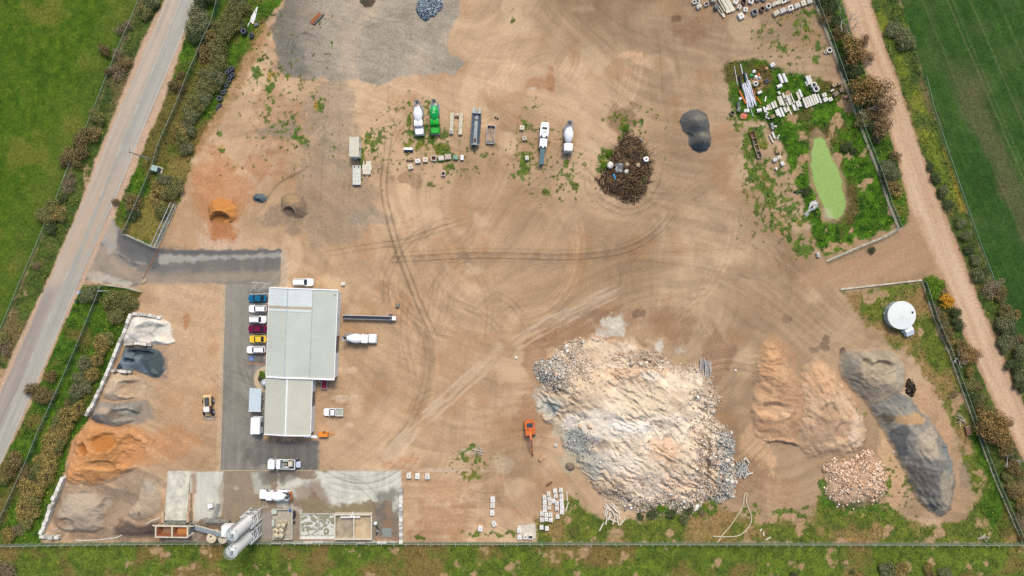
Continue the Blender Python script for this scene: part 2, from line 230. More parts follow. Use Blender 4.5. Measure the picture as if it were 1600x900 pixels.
    for pl, c, k, sf in [([(392, 738), (410, 738), (426, 764), (418, 771), (398, 771)], (186, 186, 172), .8, 3), ([(352, 736), (390, 736), (396, 800), (345, 800), (340, 760)], (152, 136, 114), .65, 5), ([(405, 738), (470, 738), (452, 755), (410, 757)], (108, 104, 96), .7, 5), ([(455, 760), (500, 752), (520, 790), (465, 798)], (140, 112, 92), .7, 6), ([(586, 770), (620, 765), (622, 842), (586, 842)], (112, 108, 98), .75, 8), ([(600, 785), (612, 780), (615, 830), (602, 830)], (166, 128, 98), .6, 6),
            ([(461, 779), (500, 780), (520, 792), (560, 786), (583, 788), (583, 802), (480, 802)], (138, 128, 96), .75, 4), ([(586, 838), (622, 838), (622, 846), (586, 846)], (166, 128, 102), .7, 3), ([(380, 800), (426, 800), (426, 842), (385, 842)], (158, 154, 144), .7, 4), ([(302, 815), (360, 815), (360, 846), (252, 846), (254, 834), (300, 836)], (134, 110, 90), .8, 4), ([(296, 770), (303, 770), (303, 812), (296, 812)], (196, 150, 110), .7, 2), ([(270, 740), (274, 740), (272, 795), (268, 795)], (176, 134, 96), .6, 1.5), ([(281, 740), (284, 740), (283, 785), (280, 785)], (176, 134, 96), .7, 1.2), ([(298, 738), (308, 738), (306, 770), (300, 772)], (160, 124, 92), .7, 2)]:
        i, m, d = region(pl, sf, sf * 1.4, 64, 9)
        lay(m * k, lin(c) * (1 + (n3[i] - .5) * .3)[:, None], 0, .5, i)
    # wheel tracks
    for p, hw, k, r in ARCS:
        i = box(p, 14)
        if len(i) == 0: continue
        d, al = d_line(X[i], Y[i], p); L = r * .9
        fade = sst(0, 14, al) * sst(0, 14, al.max() - al) * (.5 + vnoise(al / 9, al * 0, 71))
        m = np.maximum(np.maximum(sst(hw + 1, hw * .3, abs(d)), sst(hw + 1, hw * .3, abs(d - 9))), .5 * sst(hw, hw * .2, abs(d - 4))) * fade * (1 - G[i])
        C[i] *= (1 + m * k)[:, None]
    for p, hw, k in TR:
        i = box(p, hw * 2 + 3)
        d, al = d_line(X[i], Y[i], p)
        m = sst(hw * 1.15 + .5, hw * .45, abs(d) + (n3[i] - .5) * hw * .9) * sst(0, 20, al) * sst(0, 20, al.max() - al) * (.55 + .9 * (fbm(al, d * 3, 12, 3, 72) - .15))
        C[i] *= np.clip(1 + m * k, .3, 2)[:, None]
    for p, hw, c, k in DARKS:
        i = box(p, hw * 2 + 3)
        d, al = d_line(X[i], Y[i], p)
        m = sst(hw * 1.2, hw * .3, abs(d) + (n2[i] - .5) * hw) * k * sst(.3, .6, fbm(al / 6, d * 1.5, 6, 3, 73)) * sst(0, 30, al.max() - al)
        lay(m, lin(c), 0, None, i)
    # green: verges, weeds, fields
    def green(i, mode, seed):
        x, y = X[i], Y[i]; a = fbm(x, y, 44, 4, seed); b = fbm(x, y, 9, 3, seed + 1)
        pal = {'lush': ((48, 80, 18), (88, 120, 30), (106, 98, 48)), 'pond': ((40, 72, 14), (84, 126, 24), (98, 86, 46)), 'verge': ((62, 80, 34), (90, 108, 42), (118, 104, 66)), 'rough': ((76, 96, 34), (106, 126, 40), (126, 108, 60)), 'mixed': ((80, 96, 38), (112, 122, 44), (150, 122, 78)),
            'fieldl': ((60, 90, 17), (84, 110, 25), (102, 110, 38)), 'fieldr': ((46, 78, 27), (57, 90, 33), (66, 90, 40)), 'yellow': ((94, 112, 34), (136, 140, 44), (80, 98, 42))}[mode]
        c = mixc(pal[0], pal[1], np.clip(b * 1.8 - .4, 0, 1))
        u = sst(.5, .72, a)
        return c * (1 - u[:, None]) + lin(pal[2]) * u[:, None]
    def wedge(poly, mode, seed, soft=2, wob=4, g=.8, bare=None):
        i, m, d = region(poly, soft, wob, seed, 9)
        c = green(i, mode, seed)
        if bare is not None:
            q = sst(bare, bare + .1, fbm(X[i], Y[i], 20, 4, seed + 5)); c = c * (1 - q[:, None]) + lin((172, 142, 106)) * q[:, None]
        lay(m, c * (1 + (n3[i] - .5) * .35 + (n4[i] - .5) * .25)[:, None], g, 1.0, i)
        if bare is not None: G[i] *= 1 - q * m
    wedge(VERGE_B, 'lush', 81, 3, 6); wedge(VERGE_D, 'lush', 83, 2, 3)
    i, m, d = region([(265, 255), (300, 255), (272, 325), (245, 388), (200, 362), (215, 330)], 6, 10, 84)
    lay(m * .75, mixc((128, 120, 60), (150, 122, 70), n3[i]), .5, 1, i)
    i, m, d = region([(410, 30), (425, 40), (372, 150), (320, 230), (290, 250), (345, 160)], 7, 8, 85)
    lay(m * .65, mixc((140, 110, 64), (166, 122, 78), n3[i]), .3, 1, i)
    wedge(POND_AREA, 'pond', 87, 4, 8, .8, .62); wedge(TANK_AREA, 'mixed', 91, 5, 10, .55, .60); wedge(BOTTOM_IN, 'mixed', 93, 5, 10, .6, .60)
    wedge(STRIP_N, 'lush', 95, 2, 3); wedge(STRIP_S, 'verge', 96, 2, 3, .9)
    wedge([(1505, 660), (1527, 675), (1590, 830), (1560, 848), (1530, 790), (1545, 760)], 'lush', 97, 5, 6, .8)
    wedge(BOTTOM_OUT, 'rough', 98, 1.5, 2, .5, .66)
    wedge(VERGE_A, 'verge', 101, 3, 4, .8, .68)
    for k, (cx, cy, rx, ry, dn) in enumerate(WEEDS):
        i = np.nonzero((abs(X - cx) < rx * 1.5) & (abs(Y - cy) < ry * 1.5))[0]
        e = 1 - np.sqrt(((X[i] - cx) / rx) ** 2 + ((Y[i] - cy) / ry) ** 2) * .75
        q = fbm(X[i], Y[i], 8, 4, 111 + k)
        m = sst(.0, .10, q * 1.0 + e * .45 - (1.02 - dn * .42)) * sst(0, .2, e)
        ye = sst(.6, .7, fbm(X[i], Y[i], 12, 2, 400)) * (1 if cx < 520 and cy < 260 else .25)
        c = mixc((48, 92, 20), (96, 124, 36), n3[i]); c = c * (1 - ye[:, None]) + lin((168, 136, 40)) * ye[:, None]
        lay(m * .9, c * (1 + (n4[i] - .5) * .4)[:, None], .9, 1, i)
    for cx, cy, rx, ry, th in [(430, 150, 90, 130, .62), (700, 235, 110, 80, .66), (890, 275, 80, 60, .64), (1000, 195, 70, 40, .64), (1205, 290, 55, 100, .58), (835, 230, 45, 80, .62), (1240, 60, 70, 60, .6), (1390, 760, 60, 60, .64), (580, 240, 50, 60, .66), (735, 720, 60, 34, .64), (640, 175, 50, 40, .65)]:
        i = np.nonzero((abs(X - cx) < rx) & (abs(Y - cy) < ry))[0]
        q = fbm(X[i], Y[i], 5, 3, 500 + cx) + (fbm(X[i], Y[i], 30, 2, 501 + cx) - .5) * .3 - .12 * sst(.5, 1, np.sqrt(((X[i] - cx) / rx) ** 2 + ((Y[i] - cy) / ry) ** 2))
        m = sst(th + .02, th + .1, q) * (1 - G[i])
        lay(m * .85, mixc((62, 92, 28), (112, 118, 50), n1[i] * 0 + n3[i]), .85, 1, i)
    # left road with dusty lane, shoulders
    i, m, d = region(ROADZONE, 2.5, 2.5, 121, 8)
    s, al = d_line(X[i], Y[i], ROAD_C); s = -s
    sh = lin((198, 168, 140)) * (1 + (n3[i] - .5) * .25)[:, None]
    lay(m, sh, 0, .5, i)
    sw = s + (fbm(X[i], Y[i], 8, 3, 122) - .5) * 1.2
    rm = sst(23, 22, sw) * sst(-23.5, -21, sw + (n3[i] - .5) * 5)
    str_ = fbm(s * 1.0, al / 26, 5, 3, 123)
    near = sst(180, 330, Y[i]) * sst(470, 380, Y[i])
    lane = sst(2, -5, s); lower = sst(430, 470, Y[i])
    rc = mixc((164, 161, 150), (182, 177, 164), np.clip(str_ * 1.6 - .3, 0, 1))
    lc = mixc((196, 178, 158), (176, 166, 150), np.clip(str_ * 2 - .5, 0, 1))
    lc2 = mixc((156, 146, 136), (172, 162, 150), np.clip(str_ * 2 - .5, 0, 1))
    lc = lc * (1 - lower[:, None]) + lc2 * lower[:, None]
    rc = rc * (1 - lane[:, None]) + lc * lane[:, None]
    du = near * sst(.42, .58, fbm(s * 1.2, al / 20, 8, 4, 124)) * .7
    rc = rc * (1 - du[:, None]) + lin((194, 170, 144)) * du[:, None]
    lay(rm * m, rc * (1 + (n3[i] - .5) * .12)[:, None], 0, .35, i)
    ed = sst(1.2, .3, abs(sw - 23.2)) * .6 * sst(.3, .5, n2[i]); C[i] *= (1 - ed * m * .45)[:, None]  # shadow of the seal edge, painted as a thin dark line
    # mouth of the entrance: dust across the junction
    i, m, d = region([(120, 400), (160, 340), (182, 350), (190, 395), (230, 415), (230, 440), (160, 440), (128, 440)], 10, 12, 126)
    q = fbm(X[i] + Y[i] * .6, (Y[i] - X[i] * .5) * 3, 30, 4, 127)
    lay(m * sst(.4, .6, q) * .45, lin((186, 162, 138)), 0, .4, i)
    i, m, d = region([(183, 358), (200, 367), (243, 388), (242, 412), (208, 408), (188, 394), (183, 374)], 2, 4, 128)
    lay(m * .8, mixc((92, 93, 93), (112, 111, 108), n2[i]), 0, .3, i)
    # dirt road on the right
    i, m, d = region(DIRTROAD, 2.0, 2.2, 131, 8)
    s, al = d_line(X[i], Y[i], [((a[0] + b[0]) / 2, (a[1] + b[1]) / 2) for a, b in zip(DR_L[:6], DR_R[:6])] + [(1444, 310), (1500, 450), (1545, 560), (1590, 660), (1690, 880)])
    q = fbm(s, al / 18, 7, 4, 132)
    c = mixc((214, 184, 152), (190, 156, 124), np.clip(q * 1.5 - .25, 0, 1))
    eg = sst(7, 1, d); c = c * (1 - .55 * eg[:, None]) + lin((164, 122, 88)) * .55 * eg[:, None]
    cor = np.sin(al * .9 + s * .3) * sst(9, 13, -s) * sst(20, 16, -s) * sst(.45, .6, fbm(s, al, 40, 2, 133)) * .08
    lay(m, c * (1 + (n3[i] - .5) * .12 + cor)[:, None], 0, .4, i)
    i, m, d = region([(1290, 410), (1340, 400), (1400, 372), (1424, 350), (1424, 335), (1440, 345), (1470, 420), (1478, 440), (1440, 428), (1380, 436), (1310, 446), (1240, 440)], 8, 8, 135)
    q = fbm(X[i] + Y[i], (Y[i] - X[i] * -.45) * 3, 24, 3, 136)
    lay(m * .7, mixc((196, 160, 126), (172, 136, 104), q), 0, .4, i)
    # right verge and fields
    wedge(VERGE_R, 'verge', 141, 2, 4, .9)
    i, m, d = region([(1365, 20), (1378, 15), (1392, 40), (1410, 100), (1440, 150), (1470, 240), (1500, 300), (1490, 330), (1460, 265), (1432, 205), (1405, 120)], 5, 7, 142)
    lay(m * .8, green(i, 'yellow', 143) * (1 + (n4[i] - .5) * .5)[:, None], .95, 1, i)
    i, m, d = region([(1474, 225), (1484, 235), (1515, 330), (1500, 330)], 4, 5, 144)
    lay(m * .7, lin((158, 134, 54)) * (1 + (n4[i] - .5) * .5)[:, None], .9, 1, i)
    i, m, d = region(FIELD_R, 3, 3, 151, 9)
    x, y = X[i], Y[i]; u = x - (y * .43); rows = fbm(u, (y + x * .43) / 16, 7, 3, 152)
    c = green(i, 'fieldr', 153) * (1 + (rows - .5) * .5)[:, None]
    br = sst(22, 4, abs(u - 1452 + (n2[i] - .5) * 26) * sst(-60, 500, y + 100)) * sst(70, 150, y) * .4
    c = c * (1 - br[:, None]) + lin((118, 100, 78)) * br[:, None]
    for uu, k in [(1480, .35), (1488, .22), (1516, .28), (1560, .18), (1440, .2)]:
        b = sst(2.2, .4, abs(u - uu + (n1[i] - .5) * 4)) * k; c = c * (1 - b[:, None]) + lin((128, 120, 88)) * b[:, None]
    lay(m, c * (1 + (n3[i] - .5) * .25)[:, None], .3, 1, i)
    i, m, d = region(FIELD_L, 2, 3, 161, 9)
    x, y = X[i], Y[i]
    c = green(i, 'fieldl', 162)
    e = sst(70, 0, d + (n2[i] - .5) * 60) * .35; c = c * (1 - e[:, None]) + lin((112, 112, 52)) * e[:, None]
    e = sst(26, 4, d) * .5; c = c * (1 - e[:, None]) + lin((56, 92, 20)) * e[:, None]
    lay(m, c * (1 + (n3[i] - .5) * .3 + (n4[i] - .5) * .2)[:, None], .3, 1, i)
    # banks of the pond
    i, m, d = region([(1276, 197), (1290, 210), (1300, 240), (1318, 275), (1326, 318), (1318, 340), (1305, 350), (1290, 345), (1276, 315), (1266, 285), (1262, 262), (1264, 235), (1268, 210)], 3, 4, 171)
    lay(m * .95, mixc((176, 150, 110), (118, 100, 78), n3[i]), 0, .7, i)
    i, m, d = region(POND, 1.6, 2.2, 172, 8)
    lay(m, mixc((138, 172, 80), (150, 182, 88), n2[i]) * (1 - .14 * sst(.62, .7, fbm(X[i], Y[i], 3, 3, 175)))[:, None], 0, .15, i)
    i, m, d = region([(1288, 322), (1298, 328), (1304, 341), (1294, 345), (1286, 336)], 4, 4, 173)
    lay(m * .4, lin((206, 198, 168)), 0, .3, i)
    return np.clip(C, .002, .9), D, G

# ------------------------------------------------------------------ materials
def mat_new(name):
    m = bpy.data.materials.new(name); m.use_nodes = True
    return m, m.node_tree, m.node_tree.nodes['Principled BSDF']
_mats = {}
def M(name, rgb, rough=.6, metal=0.0, grime=.18, scale=1.2, alpha=1.0, spec=.4):
    if name in _mats: return _mats[name]
    m, t, b = mat_new(name); N = t.nodes; L = t.links
    c = lin(rgb); tc = N.new('ShaderNodeTexCoord'); no = N.new('ShaderNodeTexNoise'); no.inputs['Scale'].default_value = scale; no.inputs['Detail'].default_value = 6
    L.new(tc.outputs['Object'], no.inputs['Vector'])
    r = N.new('ShaderNodeValToRGB'); e = r.color_ramp.elements
    e[0].position = .3; e[0].color = tuple(c * (1 - grime)) + (1,); e[1].position = .65; e[1].color = tuple(np.minimum(c * (1 + grime * .35), .9)) + (1,)
    L.new(no.outputs['Fac'], r.inputs[0]); L.new(r.outputs[0], b.inputs['Base Color'])
    b.inputs['Roughness'].default_value = rough; b.inputs['Metallic'].default_value = metal; b.inputs['Alpha'].default_value = alpha
    b.inputs['Specular IOR Level'].default_value = spec
    _mats[name] = m; return m
def vcol_mat(name, rough=.95, amp=.5, scale=2.2, bump=.35, spec=.15, bscale=3.0, use_alpha=True):
    m, t, b = mat_new(name); N = t.nodes; L = t.links
    at = N.new('ShaderNodeAttribute'); at.attribute_name = 'Col'
    tc = N.new('ShaderNodeTexCoord')
    n1 = N.new('ShaderNodeTexNoise'); n1.inputs['Scale'].default_value = scale; n1.inputs['Detail'].default_value = 8; n1.inputs['Roughness'].default_value = .75
    L.new(tc.outputs['Object'], n1.inputs['Vector'])
    mr = N.new('ShaderNodeMapRange'); mr.inputs[1].default_value = .3; mr.inputs[2].default_value = .7; mr.inputs[3].default_value = -amp; mr.inputs[4].default_value = amp
    L.new(n1.outputs['Fac'], mr.inputs[0])
    mu = N.new('ShaderNodeMath'); mu.operation = 'MULTIPLY'
    L.new(mr.outputs[0], mu.inputs[0])
    if use_alpha: L.new(at.outputs['Alpha'], mu.inputs[1])
    else: mu.inputs[1].default_value = 1
    ad = N.new('ShaderNodeMath'); ad.operation = 'ADD'; ad.inputs[1].default_value = 1; L.new(mu.outputs[0], ad.inputs[0])
    vm = N.new('ShaderNodeVectorMath'); vm.operation = 'SCALE'; L.new(at.outputs['Color'], vm.inputs[0]); L.new(ad.outputs[0], vm.inputs['Scale'])
    L.new(vm.outputs[0], b.inputs['Base Color'])
    b.inputs['Roughness'].default_value = rough; b.inputs['Specular IOR Level'].default_value = spec
    if bump:
        bp = N.new('ShaderNodeBump'); bp.inputs['Strength'].default_value = bump; bp.inputs['Distance'].default_value = .25
        n2 = N.new('ShaderNodeTexNoise'); n2.inputs['Scale'].default_value = bscale; n2.inputs['Detail'].default_value = 6; L.new(tc.outputs['Object'], n2.inputs['Vector'])
        L.new(n2.outputs['Fac'], bp.inputs['Height']); L.new(bp.outputs[0], b.inputs['Normal'])
    return m

# ------------------------------------------------------------------ meshes and objects
def mesh_np(name, V, F, C=None, smooth=False):
    V = np.ascontiguousarray(V, np.float32); F = np.ascontiguousarray(F, np.int32); k = F.shape[1]
    me = bpy.data.meshes.new(name); me.vertices.add(len(V)); me.vertices.foreach_set('co', V.ravel())
    me.loops.add(F.size); me.loops.foreach_set('vertex_index', F.ravel())
    me.polygons.add(len(F)); me.polygons.foreach_set('loop_start', np.arange(0, F.size, k, dtype=np.int32)); me.polygons.foreach_set('loop_total', np.full(len(F), k, np.int32))
    me.update(calc_edges=True)
    if C is not None:
        if C.shape[1] == 3: C = np.concatenate([C, np.ones((len(C), 1))], 1)
        a = me.color_attributes.new('Col', 'FLOAT_COLOR', 'POINT'); a.data.foreach_set('color', np.ascontiguousarray(C, np.float32).ravel())
    if smooth: me.polygons.foreach_set('use_smooth', np.ones(len(F), bool))
    return me
def link(name, me, m=None, parent=None):
    o = bpy.data.objects.new(name, me); col.objects.link(o)
    if m is not None and me is not None: me.materials.clear(); me.materials.append(m)
    if parent is not None: o.parent = parent
    return o
def tag(o, label=None, cat=None, group=None, kind=None):
    if label: o['label'] = label
    if cat: o['category'] = cat
    if group: o['group'] = group
    if kind: o['kind'] = kind
    return o
def thing(name, label, cat, loc=(0, 0, 0), rz=0.0, group=None):
    o = bpy.data.objects.new(name, None); col.objects.link(o); o.empty_display_size = .5
    o.location = loc; o.rotation_euler = (0, 0, rz); return tag(o, label, cat, group, 'thing')
KIDS = {}
def dup(root, loc, rz=None, label=None, group=None, scale=None):
    r = root.copy(); col.objects.link(r); r.location = loc
    if rz is not None: r.rotation_euler = (0, 0, rz)
    if scale is not None: r.scale = scale if hasattr(scale, '__len__') else (scale,) * 3
    if label: r['label'] = label
    if group: r['group'] = group
    if root not in KIDS: KIDS[root] = [(c, list(c.children)) for c in root.children]
    for ch, gs in KIDS[root]:
        c = ch.copy(); col.objects.link(c); c.parent = r
        for g in gs:
            d = g.copy(); col.objects.link(d); d.parent = c
    return r
class MB:
    def __init__(s): s.v = []; s.f = []
    def add(s, vs, fs):
        n = len(s.v); s.v += [tuple(v) for v in vs]; s.f += [tuple(i + n for i in f) for f in fs]; return s
    def frus(s, cx, cy, z0, z1, sx, sy, tx=None, ty=None, ox=0, oy=0, rz=0):
        tx = sx if tx is None else tx; ty = sy if ty is None else ty; c, n = math.cos(rz), math.sin(rz); V = []
        for z, a, b, dx, dy in ((z0, sx / 2, sy / 2, 0, 0), (z1, tx / 2, ty / 2, ox, oy)):
            for i, j in ((-1, -1), (1, -1), (1, 1), (-1, 1)):
                x, y = a * i + dx, b * j + dy; V.append((cx + x * c - y * n, cy + x * n + y * c, z))
        return s.add(V, [(3, 2, 1, 0), (4, 5, 6, 7), (0, 1, 5, 4), (1, 2, 6, 5), (2, 3, 7, 6), (3, 0, 4, 7)])
    def box(s, x0, x1, y0, y1, z0, z1): return s.frus((x0 + x1) / 2, (y0 + y1) / 2, z0, z1, x1 - x0, y1 - y0)
    def loft(s, rings, cap=True):
        n = len(rings[0]); V = [p for r in rings for p in r]; F = []
        for k in range(len(rings) - 1):
            for i in range(n): F.append((k * n + i, k * n + (i + 1) % n, (k + 1) * n + (i + 1) % n, (k + 1) * n + i))
        if cap: F.append(tuple(range(n))[::-1]); F.append(tuple((len(rings) - 1) * n + i for i in range(n)))
        return s.add(V, F)
    def cyl(s, a, b, r, r2=None, n=12, cap=True):
        a = Vector(a); b = Vector(b); q = (b - a).to_track_quat('Z', 'Y'); r2 = r if r2 is None else r2
        return s.loft([[p + q @ Vector((math.cos(6.2832 * i / n) * rr, math.sin(6.2832 * i / n) * rr, 0)) for i in range(n)] for p, rr in ((a, r), (b, r2))], cap)
    def tube(s, pts, r, n=6):
        for i in range(len(pts) - 1):
            rr = r if not hasattr(r, '__len__') else r[i]; r2 = r if not hasattr(r, '__len__') else r[i + 1]
            s.cyl(pts[i], pts[i + 1], rr, r2, n)
        return s
    def lathe(s, prof, org=(0, 0, 0), axis=(0, 0, 1), n=20, cap=True):
        q = Vector(axis).to_track_quat('Z', 'Y'); o = Vector(org)
        return s.loft([[o + q @ Vector((math.cos(6.2832 * i / n) * r, math.sin(6.2832 * i / n) * r, h)) for i in range(n)] for h, r in prof], cap)
    def ring(s, c, r0, r1, z0, z1, n=24):
        R = lambda r, z: [(c[0] + math.cos(6.2832 * i / n) * r, c[1] + math.sin(6.2832 * i / n) * r, z) for i in range(n)]
        return s.loft([R(r1, z0), R(r1, z1), R(r0, z1), R(r0, z0), R(r1, z0)], False)
    def plate(s, pts, z0, z1):
        n = len(pts); return s.loft([[(x, y, z) for x, y in pts] for z in (z0, z1)])
    def build(s, name, m, parent=None, smooth=False):
        me = bpy.data.meshes.new(name); me.from_pydata(s.v, [], s.f); me.update()
        import bmesh
        b = bmesh.new(); b.from_mesh(me); bmesh.ops.recalc_face_normals(b, faces=b.faces); b.to_mesh(me); b.free()
        if smooth:
            for p in me.polygons: p.use_smooth = True
            if hasattr(me, 'set_sharp_from_angle'): me.set_sharp_from_angle(angle=math.radians(40))
        return link(name, me, m, parent)
def rrect(L, W, r, z, ox=0, n=3, squeeze=1.0):      # rounded rectangle ring; squeeze narrows the +x end
    P_ = []
    for sx, sy, a0 in ((1, 1, 0), (-1, 1, 90), (-1, -1, 180), (1, -1, 270)):
        for k in range(n + 1):
            a = math.radians(a0 + 90 * k / n); x = sx * (L / 2 - r) + r * math.cos(a); y = sy * (W / 2 - r) + r * math.sin(a)
            P_.append((x + ox, y * (squeeze if x > 0 else 1), z))
    return P_
ORD = ['first', 'second', 'third', 'fourth', 'fifth', 'sixth', 'seventh', 'eighth', 'ninth', 'tenth', 'eleventh', 'twelfth', 'thirteenth', 'fourteenth', 'fifteenth', 'sixteenth', 'seventeenth', 'eighteenth', 'nineteenth', 'twentieth',
    'twenty-first', 'twenty-second', 'twenty-third', 'twenty-fourth', 'twenty-fifth', 'twenty-sixth', 'twenty-seventh', 'twenty-eighth', 'twenty-ninth', 'thirtieth', 'thirty-first', 'thirty-second', 'thirty-third', 'thirty-fourth', 'thirty-fifth', 'thirty-sixth']

# ------------------------------------------------------------------ ground and the sheets that lie on it
STEP = 1.5
gx = np.arange(-45, 1646, STEP); gy = np.arange(-45, 946, STEP); NX, NY = len(gx), len(gy)
GX, GY = np.meshgrid(gx, gy); fx, fy = GX.ravel(), GY.ravel()
GC, GD, GG = paint(fx, fy)
V = np.stack([(fx - 800) * S, (450 - fy) * S, np.zeros_like(fx)], 1)
ii = (np.arange(NY - 1)[:, None] * NX + np.arange(NX - 1)[None]).ravel()
F = np.stack([ii + NX, ii + NX + 1, ii + 1, ii], 1)
C4 = np.concatenate([GC, GD[:, None]], 1)
n0 = len(V); R = 3200.0
far = np.array([[-R, R, 0], [R, R, 0], [R, -R, 0], [-R, -R, 0]]); fc = np.concatenate([np.stack([lin((66, 96, 24)), lin((48, 82, 28)), lin((70, 98, 32)), lin((70, 98, 24))]), np.ones((4, 1))], 1)
c0, c1, c2, c3 = 0, NX - 1, NX * NY - 1, NX * (NY - 1)
F2 = np.array([[c0, c1, n0 + 1, n0], [c1, c2, n0 + 2, n0 + 1], [c2, c3, n0 + 3, n0 + 2], [c3, c0, n0, n0 + 3]])[:, ::-1]
m_ground = vcol_mat('soil_and_grass', amp=.55, scale=1.6, bump=.4)
tag(link('ground', mesh_np('ground', np.concatenate([V, far]), np.concatenate([F, F2]), np.concatenate([C4, fc])), m_ground), kind='structure')
ccx = (fx[ii] + STEP / 2); ccy = (fy[ii] + STEP / 2)
def sheet(name, mask, z, m):
    f = F[mask]; u, inv = np.unique(f, return_inverse=True)
    v = V[u].copy(); v[:, 2] = z
    return tag(link(name, mesh_np(name, v, inv.reshape(f.shape), C4[u]), m), kind='structure')
m_road = vcol_mat('sealed_surface', rough=.85, amp=.35, scale=2.5, bump=.12)
ds, _ = d_line(ccx, ccy, ROAD_C)
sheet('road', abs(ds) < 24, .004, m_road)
sheet('dirt_road', sd_poly(ccx, ccy, DIRTROAD) > 0, .004, m_ground)
drv = (sd_poly(ccx, ccy, DRIVE) > 0) & (abs(ds) > 24)
sheet('driveway', drv, .004, m_road)
sheet('concrete_yard', (sd_poly(ccx, ccy, CONC) > 0) & ~drv, .004, m_road)
m_pond, t_, b_ = mat_new('algae_water'); a_ = t_.nodes.new('ShaderNodeAttribute'); a_.attribute_name = 'Col'
t_.links.new(a_.outputs['Color'], b_.inputs['Base Color']); b_.inputs['Roughness'].default_value = .35
sheet('pond_water', sd_poly(ccx, ccy, POND) + (fbm(ccx, ccy, 8, 4, 172) - .5) * 4 > .5, .006, m_pond)
# painted lines
m_line = M('road_paint', (214, 209, 195), .7, grime=.35, scale=3)
def strip(mb, pts, w, z):
    a = par(pts, w / 2); b = par(pts, -w / 2)
    for i in range(len(pts) - 1):
        q = [P(*a[i]), P(*a[i + 1]), P(*b[i + 1]), P(*b[i])]
        mb.add([(p.x, p.y, z) for p in q], [(0, 1, 2, 3)])
mb = MB(); dens = []
for i in range(len(ROAD_C) - 1):
    a, b = ROAD_C[i], ROAD_C[i + 1]; n = max(1, int(math.hypot(b[0] - a[0], b[1] - a[1]) / 3))
    dens += [(a[0] + (b[0] - a[0]) * k / n, a[1] + (b[1] - a[1]) * k / n) for k in range(n)]
def on_road(off, y0, y1, w):
    pts = [p for p in par(dens, off) if y0 < p[1] < y1]
    if len(pts) > 1: strip(mb, pts, w, .009)
for y0, y1 in [(-100, 38), (45, 118), (163, 181), (225, 245), (292, 310), (422, 440), (486, 502), (550, 568), (613, 634), (680, 700)]: on_road(0, y0, y1, .75)
on_road(-21.2, -100, 330, .8); on_road(-21.2, 452, 900, .8); on_road(20.5, 20, 250, .5)
for p in range(1): pass
tag(mb.build('road_marking', m_line), kind='structure')
mb = MB()
for y in (458.6, 474.0, 489.6, 505.2, 520.6, 536.3):
    strip(mb, [(390.5, y + 1.2), (421 - (y - 458) * .04, y)], 1.1, .009)
strip(mb, [(393, 441), (421, 443)], .9, .009); strip(mb, [(403, 456), (417, 442)], .6, .009); strip(mb, [(391, 455), (402, 442)], .6, .009)
tag(mb.build('bay_marking', M('bay_paint', (205, 205, 198), .7, grime=.3)), kind='structure')
mb = MB(); strip(mb, [(387, 552.4), (416, 553.4)], 1.1, .009); strip(mb, [(386, 567.8), (414, 568.8)], 1.2, .009)
tag(mb.build('disabled_bay_marking', M('orange_paint', (206, 130, 74), .7)), kind='structure')
mb = MB(); strip(mb, [(389.2, 560.3), (396, 560.3)], 6.5, .009)
tag(mb.build('blue_symbol_marking', M('blue_paint', (60, 108, 190), .7)), kind='structure')
mb = MB(); c = P(392.2, 560.3)                      # wheelchair pictogram on the blue square
def circ(mb, x, y, r0, r1, a0, a1, n=14, z=.013):
    for k in range(n):
        t0 = math.radians(a0 + (a1 - a0) * k / n); t1 = math.radians(a0 + (a1 - a0) * (k + 1) / n)
        mb.add([(x + r * math.cos(t), y + r * math.sin(t), z) for r, t in ((r0, t0), (r1, t0), (r1, t1), (r0, t1))], [(0, 1, 2, 3)])
circ(mb, c.x, c.y - .12, .22, .32, 60, 330); circ(mb, c.x + .02, c.y + .36, 0, .09, 0, 360)
strip(mb, [(392.2, 558.6), (392.4, 560.4), (394.2, 560.5), (394.9, 562.2)], .55, .013)
tag(mb.build('wheelchair_symbol_marking', m_line), kind='structure')
mb = MB()
for pts, w_ in (([(352, 445), (346.5, 640), (344, 734)], .2), ([(345, 735.4), (627, 735.2)], .16)):
    for a_, b_ in zip(pts[:-1], pts[1:]):
        a_, b_ = P(*a_), P(*b_); c = (a_ + b_) / 2; mb.frus(c.x, c.y, 0, .06, (b_ - a_).length, w_, rz=math.atan2(b_.y - a_.y, b_.x - a_.x))
tag(mb.build('kerb', M('kerb_concrete', (204, 184, 154), .85, grime=.35)), kind='structure')

# ------------------------------------------------------------------ buildings and plant
white = M('white_sheet', (254, 256, 254), .45, grime=.08)
roofm = M('cream_roof', (197, 202, 188), .5, grime=.12, scale=.15)
roof2 = M('annex_roof', (199, 200, 182), .5, grime=.12, scale=.15)
roof3 = M('pale_roof', (216, 224, 220), .5, grime=.08, scale=.4)
tanm = M('tan_flashing', (188, 174, 148), .6)
wallm = M('wall_sheet', (244, 250, 248), .5, grime=.1)
dark = M('dark_opening', (44, 48, 54), .6)
darkgrey = M('dark_grey_steel', (74, 80, 88), .55)
grey = M('grey_steel', (150, 156, 158), .5, grime=.25)
glass = M('dark_glass', (26, 32, 48), .12, spec=.8)
rubber = M('rubber', (40, 42, 46), .8)
tyrem = M('tyre_rubber', (78, 82, 90), .85, grime=.35)
conc = M('concrete', (206, 202, 188), .85, grime=.3, scale=1.5)
concw = M('pale_concrete', (238, 234, 222), .85, grime=.25, scale=1.5)
beige = M('beige_plastic', (226, 210, 176), .55, grime=.15)
cream = M('cream_steel', (224, 212, 184), .6, grime=.25)
rust = M('rusty_steel', (150, 92, 58), .85, grime=.4, scale=2)
tan = M('tan_concrete', (196, 170, 136), .9, grime=.35, scale=2)
orange = M('orange_paint_steel', (226, 122, 48), .5, grime=.2)
yellowm = M('yellow_steel', (226, 176, 84), .5)
